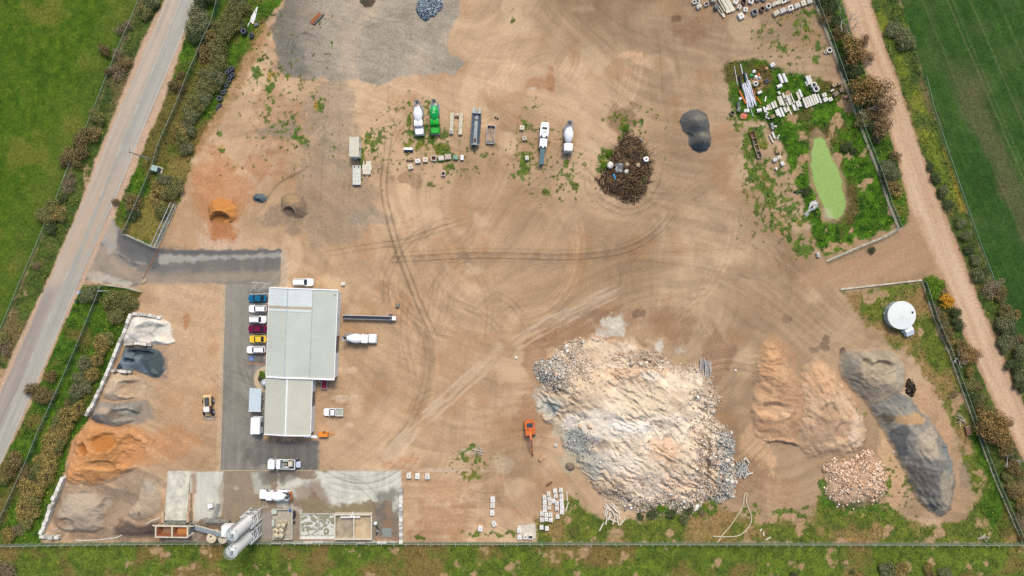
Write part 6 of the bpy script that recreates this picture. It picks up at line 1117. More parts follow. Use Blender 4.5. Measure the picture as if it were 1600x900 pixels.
    if mess:
        for k, (x, y, z, m_) in enumerate([(-3.2, .8, 1.3, whitecar), (-2.6, 1.05, 1.2, dark), (-3.5, -.7, 1.2, orange), (-2.2, 1.1, 1.3, silver), (-3.0, -.9, 1.3, silver), (.6, 1.2, 1.2, dark)]): MB().frus(x, y, z - .4, z + .35, .5, .35, .4, .3).build('side_box', m_, t)
        MB().box(-4.1, -4.0, -.9, .9, 1.2, 2.2).build('rear_guard', orange, t)
    return t
grn = M('green_paint', (0, 180, 40), .35, grime=.08); grd, gt_, gb_ = mat_new('green_drum'); 
tc = gt_.nodes.new('ShaderNodeTexCoord'); sp = gt_.nodes.new('ShaderNodeSeparateXYZ'); rr_ = gt_.nodes.new('ShaderNodeValToRGB'); gt_.links.new(tc.outputs['Object'], sp.inputs[0]); mr = gt_.nodes.new('ShaderNodeMapRange'); mr.inputs[1].default_value = -4; mr.inputs[2].default_value = 1; gt_.links.new(sp.outputs[0], mr.inputs[0]); gt_.links.new(mr.outputs[0], rr_.inputs[0])
e_ = rr_.color_ramp.elements; e_[0].color = tuple(lin((52, 200, 96))) + (1,); e_[0].position = .49; e_[1].color = tuple(lin((0, 170, 74))) + (1,); e_[1].position = .5; rr_.color_ramp.interpolation = 'CONSTANT'; gt_.links.new(rr_.outputs[0], gb_.inputs['Base Color']); gb_.inputs['Roughness'].default_value = .35
mixer('white mixer truck with long bonnet standing left of the green mixer truck', 655.2, 187.5, -87, whitecar, whitecar)
mixer('bright green mixer truck with pale script on its drum', 680.3, 185.8, -89, grn, grd)
mixer('white flat-nosed mixer truck alone beside the weeds, left of the branch heap', 887.3, 217, -92, whitecar, whitecar, hood=False, L=7.4)
mixer('white long-bonnet mixer truck backed toward the large shed door', 564.5, 528, -2, whitecar, whitecar)
mixer('white mixer truck on the concrete yard above the silos, nose left', 433.5, 771, 178, whitecar, whitecar, mess=True)
# flat truck with pump gear
t = thing('service_truck', 'white truck with an open bed of grey pump gear, parked below the sheds', 'truck', P(447, 723), A(178))
MB().loft([rrect(1.9, 2.3, .2, .9, 3.0), rrect(1.9, 2.3, .25, 1.7, 3.0), rrect(1.6, 2.1, .25, 2.6, 2.9)]).build('cab', whitecar, t, True); MB().add([(3.98, -1.0, 1.75), (3.98, 1.0, 1.75), (3.74, .9, 2.5), (3.74, -.9, 2.5)], [(0, 1, 2, 3)]).build('windscreen', glass, t)
MB().box(-4.0, 2.2, -.45, .45, .75, 1.05).build('chassis', darkgrey, t); MB().box(-2.9, 1.8, -1.15, 1.15, 1.06, 1.2).build('bed', darkgrey, t)
for y in (-1.2, 1.12): MB().box(-2.7, 1.8, y, y + .08, 1.21, 1.7).build('bed_rail', whitecar, t)
for x in (-2.75, 1.7): MB().box(x, x + .12, -1.12, 1.12, 1.21, 1.9).build('bed_end', whitecar, t)
MB().frus(1.2, 0, 1.2, 2.3, .8, 2.1).build('control_box', whitecar, t); MB().frus(-1.7, -.2, 1.2, 2.2, 1.1, 1.2, 1.0, 1.1).build('pump_hopper', cream, t); MB().frus(.1, .1, 1.2, 1.9, .7, .9).build('engine_box', grey, t)
MB().lathe([(0, .28), (1.6, .28)], org=(-1.3, .75, 1.6), axis=(1, 0, 0), n=14).build('pipe', silver, t); MB().lathe([(0, .22), (1.5, .22)], org=(-1.1, -.8, 1.5), axis=(1, 0, 0), n=14).build('pipe', M('palegreen_steel', (170, 190, 176), .5), t); MB().frus(-.6, 0, 1.2, 1.6, .5, .5).build('valve', M('valve_yellow', (220, 200, 110), .5), t); MB().frus(-.9, -.1, 1.2, 1.9, .35, .4).build('motor', dark, t)
MB().loft([rrect(1.1, 1.5, .2, .9, -3.5), rrect(1.1, 1.4, .25, 1.5, -3.5)]).build('rear_box', M('pale_blue_steel', (206, 216, 232), .4), t)
for x in (2.7, -1.7, -2.8):
    for y in (1.0, -1.0): wheel(t, x, y, .48, .34)
for s in (1, -1): MB().box(2.2, 2.5, s * 1.3 - .08, s * 1.3 + .08, 1.6, 2.2).build('mirror', darkgrey, t)
# line pump truck with its teal belt out at the lower end
t = thing('pump_truck', 'white pump truck with a long teal belt folded out below it', 'truck', P(849.5, 214), A(-95))
MB().loft([rrect(2.0, 2.0, .3, .8, -2.3), rrect(2.0, 2.1, .35, 1.7, -2.3), rrect(1.7, 1.8, .3, 2.4, -2.3)]).build('cab', whitecar, t, True); MB().box(-3.2, 3.2, -.45, .45, .7, 1.0).build('chassis', darkgrey, t)
MB().loft([rrect(3.2, 2.2, .25, 1.0, -1.0), rrect(3.1, 2.1, .25, 2.3, -1.0)]).build('body', whitecar, t, True); MB().box(-1.9, -.6, -.6, .6, 2.31, 2.4).build('roof_hatch', M('pale_hatch', (224, 228, 222), .5), t)
MB().loft([rrect(2.4, 1.9, .2, 1.0, 1.9), rrect(2.3, 1.8, .2, 2.0, 1.9)]).build('rear_body', whitecar, t, True); MB().box(.45, .7, -.95, .95, 1.0, 2.0).build('gap_plate', grey, t)
for y in (-.62, .62): MB().lathe([(0, .26), (.5, .26)], org=(.35, y, 1.9), n=14).build('filler', dark, t)
for y in (-.5, .5): MB().box(2.7, 3.1, y - .25, y + .25, 1.9, 2.08).build('vent', dark, t)
mb = MB(); mb.loft([[(3.1, -.5, 1.5), (3.1, .5, 1.5), (3.1, .5, 1.8), (3.1, -.5, 1.8)], [(7.1, -.5, 1.3), (7.1, .5, 1.3), (7.1, .5, 1.6), (7.1, -.5, 1.6)]]); mb.build('belt', M('teal_belt', (86, 122, 130), .6, grime=.2), t)
for y in (-.56, .5): MB().add([(3.1, y, 1.5), (7.2, y, 1.3), (7.2, y + .06, 1.3), (3.1, y + .06, 1.5), (3.1, y, 2.0), (7.2, y, 1.75), (7.2, y + .06, 1.75), (3.1, y + .06, 2.0)], [(0, 1, 2, 3), (4, 5, 6, 7), (0, 1, 5, 4), (3, 2, 6, 7), (0, 3, 7, 4), (1, 2, 6, 5)]).build('belt_rail', M('teal_rail', (116, 150, 152), .5), t)
mb = MB(); mb.cyl((6.6, .45, 0), (6.6, .45, 1.3), .06); mb.build('belt_leg', grey, t); MB().cyl((6.6, -.45, 0), (6.6, -.45, 1.3), .06).build('belt_leg', grey, t); MB().cyl((7.15, -.5, 1.45), (7.15, .5, 1.45), .16).build('belt_roller', dark, t)
for x in (-2.3, 1.2, 2.3):
    for y in (.9, -.9): wheel(t, x, y, .45, .3)
# long stockpile conveyor by the shed
t = thing('stockpile_conveyor', 'long narrow dark belt conveyor sticking out from the large shed', 'conveyor', P(578.5, 496), A(-1.5))
MB().box(-6.6, 5.4, -.36, .36, .95, 1.05).build('belt', M('black_belt', (52, 58, 66), .7, grime=.3), t)
for y, m_ in ((.38, M('pale_rail', (214, 218, 222), .4)), (-.52, grey)): MB().box(-6.6, 6.2, y, y + .14, .9, 1.35).build('side_rail', m_, t)
MB().frus(6.15, 0, .7, 1.5, .95, 1.0, .9, .95).build('drive_head', whitecar, t); MB().frus(5.2, 0, .4, 1.1, .8, 1.9, .7, 1.8).build('axle_frame', darkgrey, t)
for y in (.85, -.85): wheel(t, 5.2, y, .4, .25)
for x in (-6, -2, 2): MB().box(x - .06, x + .06, -.45, .45, 0, .9).build('leg', grey, t)
# loader
t = thing('wheel_loader', 'pale yellow articulated wheel loader with white cab roof, bucket down', 'loader', P(328, 636.5), A(-88)); ly = M('loader_yellow', (222, 190, 132), .5, grime=.2)
MB().loft([rrect(2.4, 1.9, .2, .7, -1.75), rrect(2.4, 1.9, .2, 1.45, -1.75)]).build('rear_frame', ly, t); MB().loft([rrect(1.9, 1.0, .2, 1.46, -1.75), rrect(1.8, .95, .2, 1.9, -1.75)]).build('engine_cover', darkgrey, t, True); MB().loft([rrect(.5, 2.2, .2, .7, -3.05), rrect(.5, 2.1, .2, 1.5, -3.05)]).build('counterweight', M('loader_cream', (250, 216, 160), .5), t)
MB().frus(-2.5, -.35, 1.9, 2.1, .3, .3).build('exhaust_box', M('loader_green', (60, 140, 60), .5), t); MB().frus(.0, .35, 1.2, 2.8, 1.3, 1.35, 1.1, 1.2).build('cab', glass, t); MB().loft([rrect(1.35, 1.45, .2, 2.81, 0), rrect(1.3, 1.4, .2, 2.95, 0)]).build('cab_roof', M('cab_roof_white', (250, 240, 232), .4), t).location = (0, .35, 0)
MB().frus(.9, 0, .6, 1.4, 1.9, 1.1).build('front_frame', ly, t)
for y in (-.55, .55): mb = MB(); mb.loft([[(.5, y - .12, 1.4), (.5, y + .12, 1.4), (.5, y + .12, 1.7), (.5, y - .12, 1.7)], [(2.3, y - .12, .5), (2.3, y + .12, .5), (2.3, y + .12, .8), (2.3, y - .12, .8)]]); mb.build('lift_arm', ly, t)
MB().cyl((.8, 0, 1.6), (2.1, 0, 1.0), .12).build('tilt_cylinder', chrome, t)
MB().loft([[(2.2, -1.35, .1), (2.2, 1.35, .1), (2.2, 1.35, 1.0), (2.2, -1.35, 1.0)], [(2.6, -1.35, .05), (2.6, 1.35, .05), (2.6, 1.35, .5), (2.6, -1.35, .5)], [(3.2, -1.35, .03), (3.2, 1.35, .03), (3.2, 1.35, .1), (3.2, -1.35, .1)]]).build('bucket', M('bucket_pale', (226, 206, 180), .6, grime=.3), t)
for x in (-1.7, 1.1):
    for y in (1.05, -1.05): wheel(t, x, y, .72, .5)
# excavator
t = thing('excavator', 'orange excavator with its boom stretched down the picture beside the rubble mound', 'excavator', P(827.8, 668), A(-84)); oe = M('excavator_orange', (222, 116, 52), .5, grime=.22)
for y in (-1.05, 1.05): MB().loft([[(x, y - .28, z) for x, z in ((-1.9, .3), (-1.6, 0), (1.6, 0), (1.95, .3), (1.95, .6), (1.6, .85), (-1.6, .85), (-1.9, .6))], [(x, y + .28, z) for x, z in ((-1.9, .3), (-1.6, 0), (1.6, 0), (1.95, .3), (1.95, .6), (1.6, .85), (-1.6, .85), (-1.9, .6))]]).build('track', grey, t)
MB().frus(0, 0, .5, .95, 1.6, 1.7).build('turntable', darkgrey, t); MB().loft([rrect(3.7, 2.6, .5, .96, -.3), rrect(3.7, 2.6, .5, 1.7, -.3), rrect(3.5, 2.4, .45, 1.85, -.3)]).build('upper_body', oe, t, True)
MB().frus(-.95, .05, 1.85, 2.1, 1.0, 1.5, .9, 1.4).build('engine_hatch', M('hatch_dark', (66, 76, 90), .4), t); MB().frus(.75, -.72, 1.7, 2.9, 1.4, .95, 1.2, .85).build('cab', glass, t); MB().frus(.72, -.72, 2.91, 3.0, 1.3, .95).build('cab_roof', oe, t); MB().frus(.75, .8, 1.85, 2.1, 1.2, .8).build('tool_box', oe, t)
MB().loft([[(.6, -.28, 1.6), (.6, .28, 1.6), (.6, .28, 2.2), (.6, -.28, 2.2)], [(2.4, -.25, 2.9), (2.4, .25, 2.9), (2.4, .25, 3.5), (2.4, -.25, 3.5)], [(4.2, -.22, 2.2), (4.2, .22, 2.2), (4.2, .22, 2.6), (4.2, -.22, 2.6)]]).build('boom', oe, t)
MB().loft([[(4.0, -.18, 2.2), (4.0, .18, 2.2), (4.0, .18, 2.8), (4.0, -.18, 2.8)], [(6.7, -.13, .4), (6.7, .13, .4), (6.7, .13, .7), (6.7, -.13, .7)]]).build('dipper_arm', oe, t); MB().frus(6.8, 0, .05, .6, .4, .35).build('coupler', M('coupler_dark', (120, 70, 50), .5), t); MB().cyl((2.0, 0, 3.6), (4.1, 0, 2.95), .1).build('cylinder', chrome, t); MB().frus(.9, 0, 1.86, 1.9, .5, .5).build('boom_well', dark, t)
t = thing('digger_bucket', 'loose tan digger bucket lying below the orange excavator arm', 'bucket', P(846.3, 715.5), A(52)); MB().loft([[(x, -.45, z) for x, z in ((-.9, 0), (.9, 0), (1.0, .35), (.6, .6), (-.8, .6))], [(x, .45, z) for x, z in ((-.9, 0), (.9, 0), (1.0, .35), (.6, .6), (-.8, .6))]]).build('shell', M('bucket_tan', (206, 164, 126), .8, grime=.35), t); 
for k in range(4): MB().frus(-.95, -.36 + k * .24, .05, .15, .3, .08).build('tooth', grey, t)
t = thing('timber_sleeper', 'short brown timber sleeper lying above the white concrete blocks', 'sleeper', P(858, 756), A(35)); MB().frus(0, 0, 0, .3, 1.8, .5, 1.75, .45).build('body', M('brown_timber', (132, 98, 72), .9, grime=.4), t)
# trailers and site cabins
t = thing('site_office', 'white portable site office with cream roof left of the mixer trucks', 'cabin', P(557.3, 233), A(-91)); MB().box(-2.4, 2.4, -1.18, 1.18, .3, 2.8).build('wall', whitecar, t); MB().loft([rrect(4.95, 2.5, .1, 2.8), rrect(4.85, 2.35, .1, 2.98)]).build('roof', M('cream_cabin_roof', (214, 208, 186), .6, grime=.1), t)
for x in (-1.7, .3): MB().box(x - .35, x + .35, 1.181, 1.22, 1.4, 2.2).build('window', glass, t)
for x in (-1.9, 1.9): MB().box(x - .2, x + .2, -1.0, 1.0, 0, .3).build('skid', darkgrey, t)
MB().frus(2.6, 0, .9, 1.5, .4, .6).build('cooling_unit', silver, t)
t = thing('flat_trailer', 'long white flat-deck trailer with worn deck boards below the site office', 'trailer', P(558.5, 274.5), A(-90)); MB().box(-2.4, 2.4, -1.02, 1.02, .7, .85).build('deck', M('worn_white_deck', (216, 216, 204), .7, grime=.35, scale=2.5), t)
for k in range(5): MB().box(-2.35 + k * .96, -2.3 + k * .96 + .84, -1.0, 1.0, .852, .9).build('deck_panel', M('deck_panel', (224, 224, 212), .7, grime=.3, scale=3), t)
for y in (-.5, .5): MB().frus(-2.05, y, .9, 1.0, .35, .35).build('deck_socket', darkgrey, t); MB().box(2.3, 2.5, y - .12, y + .12, .5, .8).build('tail_bracket', darkgrey, t)
for x in (-.5, .5):
    for y in (.95, -.95): wheel(t, x, y, .35, .2)
t = thing('box_top_trailer', 'short cream flat trailer with a V drawbar right of the long white trailer', 'trailer', P(574.3, 263), A(-92)); MB().box(-1.7, 1.6, -.98, .98, .6, .78).build('deck', M('cream_deck', (226, 220, 198), .7, grime=.2, scale=2), t); mb = MB(); mb.cyl((1.6, -.35, .6), (2.6, 0, .5), .05); mb.build('drawbar', cream, t); MB().cyl((1.6, .35, .6), (2.6, 0, .5), .05).build('drawbar', cream, t); MB().frus(-1.3, -.5, .78, .82, .9, .4).build('rust_patch', rust, t)
for y in (1.05, -1.05): MB().box(-.7, .6, y - .12, y + .12, .5, .76).build('mudguard', cream, t); wheel(t, 0, y * .95, .33, .18)
for px, lab in ((706.2, 'left one of the two long cream precast beams beside the green mixer'), (720.3, 'right one of the two long cream precast beams beside the green mixer')):
    t = thing('precast_beam', lab, 'beam', P(px, 193.5 if px < 710 else 194.5), A(-93)); MB().frus(0, 0, 0, .8, 5.3, 1.0, 5.2, .9).build('body', M('cream_beam', (222, 212, 182), .8, grime=.25, scale=2), t)
    for x in (-.7, .9): MB().box(x, x + .05, -.47, .47, .801, .83).build('joint', grey, t)
    MB().frus(2.2, 0, .8, .84, .9, .6).build('end_plate', grey if px < 710 else cream, t)
t = thing('cross_beam', 'short pale beam joining the tops of the two cream precast beams', 'beam', P(714, 180.5), 0); MB().frus(0, 0, 0, .7, 1.1, .9, 1.05, .8).build('body', M('pale_beam', (220, 200, 176), .8, grime=.2), t); MB().frus(0, -.2, .7, .74, .8, .2).build('edge_plate', rust, t)
t = thing('tipping_trailer', 'long dark grey tipping trailer with pale centre channel, right of the cream beams', 'trailer', P(744, 200.5), A(-94)); bs = M('blue_grey_steel', (96, 110, 122), .6, grime=.25)
MB().box(-4.2, 4.3, -.42, .42, .9, 1.05).build('floor', M('channel_grey', (168, 176, 172), .6, grime=.3), t)
for s in (1, -1): MB().add([(-4.0, s * .42, 1.05), (4.2, s * .42, 1.05), (4.2, s * 1.1, 1.75), (-4.0, s * 1.1, 1.75), (-4.0, s * 1.12, .9), (4.2, s * 1.12, .9)], [(0, 1, 2, 3), (3, 2, 5, 4), (4, 5, 1, 0), (0, 3, 4), (1, 5, 2)]).build('side_wall', bs, t); MB().box(-4.7, -3.3, s * .75 - .3, s * .75 + .3, 1.0, 1.9).build('front_leg', M('pale_grey_steel', (186, 192, 184), .6), t)
MB().box(-3.7, -3.3, -.45, .45, 1.05, 1.7).build('bulkhead', grey, t); MB().box(-2.0, -1.85, -.7, .7, 1.2, 1.3).build('cross_tie', darkgrey, t); MB().box(4.25, 4.45, -1.1, 1.1, .9, 1.6).build('tailgate', grey, t); MB().frus(3.2, 0, 1.05, 1.3, .9, .5).build('drain_box', M('dark_red', (84, 44, 52), .6), t); mb = MB(); mb.loft([[(4.45, -.4, .8), (4.45, .4, .8), (4.45, .4, 1.0), (4.45, -.4, 1.0)], [(5.9, -.08, .7), (5.9, .08, .7), (5.9, .08, .85), (5.9, -.08, .85)]]); mb.build('drawbar', dark, t)
for x in (-1.5, -.4, .7):
    for y in (1.0, -1.0): wheel(t, x, y, .48, .3)
t = thing('steel_skip', 'open grey steel skip with rusty floor, right of the dark tipping trailer', 'skip', P(767, 211), A(-94)); MB().box(-2.1, 2.0, -.9, .9, .15, .25).build('floor', M('rusty_floor', (176, 152, 128), .8, grime=.5, scale=1.5), t)
for s in (1, -1): MB().box(-2.1, 2.0, s * .96 - .05, s * .96 + .05, .15, 1.1).build('side_wall', M('skip_grey', (198, 202, 200), .5, grime=.2), t)
MB().box(-2.2, -2.1, -1.0, 1.0, .15, 1.1).build('end_wall', M('skip_grey', (198, 202, 200), .5), t); MB().box(2.0, 2.3, -1.05, 1.05, .15, .7).build('ramp_lip', grey, t); MB().box(1.7, 1.99, -.88, .88, .26, .6).build('dark_sill', darkgrey, t)
t = thing('tray_trailer', 'small trailer with a dark red tray and pale rim behind the large shed corner', 'trailer', P(508.3, 600), A(-95)); MB().box(-1.0, 1.0, -.62, .62, .6, .75).build('tray', M('crimson_tray', (170, 30, 66), .5, grime=.15), t)
for y in (.66, -.72): MB().box(-1.05, 1.1, y, y + .08, .6, 1.05).build('rim', silver, t)
MB().box(1.0, 1.12, -.72, .72, .6, 1.05).build('tailboard', M('pink_board', (216, 170, 180), .5), t)
for y in (.75, -.75): wheel(t, 0, y, .33, .18)
t = thing('orange_trailer', 'small bright orange box trailer at the bottom right corner of the beige shed', 'trailer', P(507, 677.5), 0); MB().frus(0, 0, .5, 1.4, 2.3, 1.15, 2.2, 1.05).build('box', M('bright_orange', (250, 150, 52), .45, grime=.1), t); MB().frus(.3, .5, 1.4, 1.5, .8, .3).build('lid_hinge', rust, t)
for s in (.3, -.3): MB().cyl((1.15, s, .5), (2.5, .1, .45), .06).build('drawbar', M('bright_orange', (250, 150, 52), .45), t)
for y in (.6, -.6): wheel(t, 0, y, .3, .16)
t = thing('skid_bucket', 'white and dark steel trough with a raised back, top left of the block row', 'trough', P(638.5, 235.5), A(-2)); MB().loft([[(-1.15, -.5, 0), (1.15, -.5, 0), (1.15, .5, 0), (-1.15, .5, 0)], [(-1.15, -.5, .2), (1.15, -.5, .2), (.9, .55, .9), (-.9, .55, .9)]]).build('shell', M('trough_dark', (66, 78, 94), .5, grime=.3), t); MB().box(-1.1, 1.1, .05, .6, .75, .95).build('rim', whitecar, t)
t = thing('rusty_plate', 'low rusty brown steel frame below the white and dark trough', 'frame', P(640, 249), 0); MB().box(-.8, .8, -.5, -.25, 0, .35).build('bar', M('dark_rust', (92, 70, 66), .8, grime=.4), t); MB().box(-.7, -.3, -.1, .5, 0, .2).build('bar', tan, t); MB().box(.2, .75, .2, .5, 0, .2).build('bar', tan, t)
t = thing('rusty_beam', 'rusty orange steel plate lying on the grey gravel near the top', 'plate', P(495, 30), A(46)); MB().frus(0, .3, 0, .25, 3.4, .9, 3.3, .85).build('plate', M('orange_rust', (164, 100, 60), .85, grime=.3), t); MB().frus(.3, -.45, 0, .4, 3.6, .45, 3.5, .4).build('rail', M('grey_rail', (106, 104, 98), .7), t)
t = thing('dark_rubbish', 'two small dark lumps of rubbish right of the steel skip tyre weeds', 'rubbish', P(776, 184.5), -.3); 
for x in (-.3, .3): MB().lathe([(0, .22), (.2, .25), (.3, .12)], org=(x, x * -.2, 0), n=10).build('lump', dark, t)

# ------------------------------------------------------------------ yard goods: blocks, rings, pipes, tyres, sticks
def block(name, label, cat, px, py, sx, sy, h, ang, m, top='lug', group=None, hm=None):
    t = thing(name, label, cat, P(px, py), A(ang), group)
    if top == 'hole' or top == 'open':
        w_ = min(sx, sy) * (.27 if top == 'hole' else .1); mb = MB(); o4 = lambda a, b, z: [(-a / 2, -b / 2, z), (a / 2, -b / 2, z), (a / 2, b / 2, z), (-a / 2, b / 2, z)]
        mb.loft([o4(sx, sy, 0), o4(sx, sy, h), o4(sx - 2 * w_, sy - 2 * w_, h), o4(sx - 2 * w_, sy - 2 * w_, .08)], False); mb.build('body', m, t); MB().box(-(sx / 2 - w_), sx / 2 - w_, -(sy / 2 - w_), sy / 2 - w_, .02, .09).build('base', hm or dark, t)
    elif top == 'round':
        MB().frus(0, 0, 0, h, sx, sy, sx * .97, sy * .97).build('body', m, t); MB().ring((0, 0), min(sx, sy) * .26, min(sx, sy) * .36, h, h + .1, 18).build('rim', m, t); MB().lathe([(h, min(sx, sy) * .255), (h + .03, min(sx, sy) * .25)], n=18).build('hole_cover', hm or darkgrey, t)
    elif top == 'ribs':
        MB().frus(0, 0, 0, h, sx, sy, sx * .95, sy * .95).build('body', m, t)
        for k in (-.28, 0, .28): MB().frus(k * sx, 0, h, h + .12, sx * .13, sy * .8).build('rib', m, t)
    else:
        MB().frus(0, 0, 0, h, sx, sy, sx * .95, sy * .95).build('body', m, t); MB().frus(0, 0, h, h + .1, sx * .22, sy * .22, sx * .16, sy * .16).build('lifting_lug', hm or grey, t)
    return t
wbm = [concw, M('white_block', (240, 238, 230), .85, grime=.15), M('ivory_block', (232, 222, 198), .85, grime=.25)]
BLK = [(867, 766, 1), (876, 765, 0), (857, 770.5, 2), (868, 773.5, 0), (877, 773.5, 0), (850.5, 776, 0), (858, 778, 0), (865, 781.5, 1), (877, 780.5, 1), (851, 783, 1), (859, 785, 2), (870, 785.5, 0), (877.5, 787, 1), (851, 789.5, 0), (858, 792, 2), (870, 793, 0), (878, 793, 1), (851, 796, 1), (877.5, 799, 1), (846.5, 801.5, 0), (853.5, 803, 1), (860, 803, 0), (871, 806, 0), (846.5, 811, 0), (853.5, 810, 1), (860.5, 811, 1), (846, 823, 1), (854.5, 824.5, 1)]
for k, (px, py, q) in enumerate(BLK): block('concrete_block', ('Ivory' if q == 2 else 'White') + ' block, ' + ORD[k] + ' counted from the top of the block cluster by the bottom fence', 'block', px, py, .98, .98, .8, random.Random(k).uniform(-7, 7) + (28 if k == 7 else 0), wbm[q], 'lug', 'white blocks by the bottom fence')
pd = thing('block_pad', 'square pale concrete pad with four white blocks beside the bottom fence', 'slab', P(823, 830.5), A(3)); MB().frus(0, 0, 0, .12, 4.4, 3.6).build('slab', M('pad_concrete', (216, 206, 186), .85, grime=.2), pd); MB().box(-2.1, 0, 1.82, 2.0, 0, .2).build('edge_form', wood, pd)
for px, py, tp, lab in ((811, 827.5, 'lug', 'Topmost white block on the left of the square pad'), (811.5, 838, 'lug', 'White block at the bottom left of the square pad'), (821, 837.5, 'hole', 'Block with a dark hollow on the bottom edge of the square pad'), (829, 838, 'open', 'Pale open block at the bottom right of the square pad')): o_ = block('concrete_block', lab, 'block', px, py, 1.05, 1.0, .8, 2, wbm[1], tp); o_.location.z = .12
for k, (px, py, lab, a) in enumerate([(639.3, 742.5, 'Left white block of the three below the pale strip right of the yard', 3), (652.8, 743.3, 'Middle white block of the three below the pale strip right of the yard', -5), (668.2, 743.6, 'Right white block of the three below the pale strip right of the yard', 2), (770, 779.5, 'Top white block of the column on the brown patch', 2), (769.8, 788.3, 'Second white block of the column on the brown patch', -1), (769.2, 800, 'Third white block of the column on the brown patch', 3), (772, 817.3, 'Tilted bottom white block of the column on the brown patch', 24), (750.6, 824.8, 'White block standing alone left of the column on the brown patch', -3)]): block('concrete_block', lab, 'block', px, py, 1.12, 1.3, .8, a, wbm[k % 2], 'lug', 'white blocks on the brown patch')
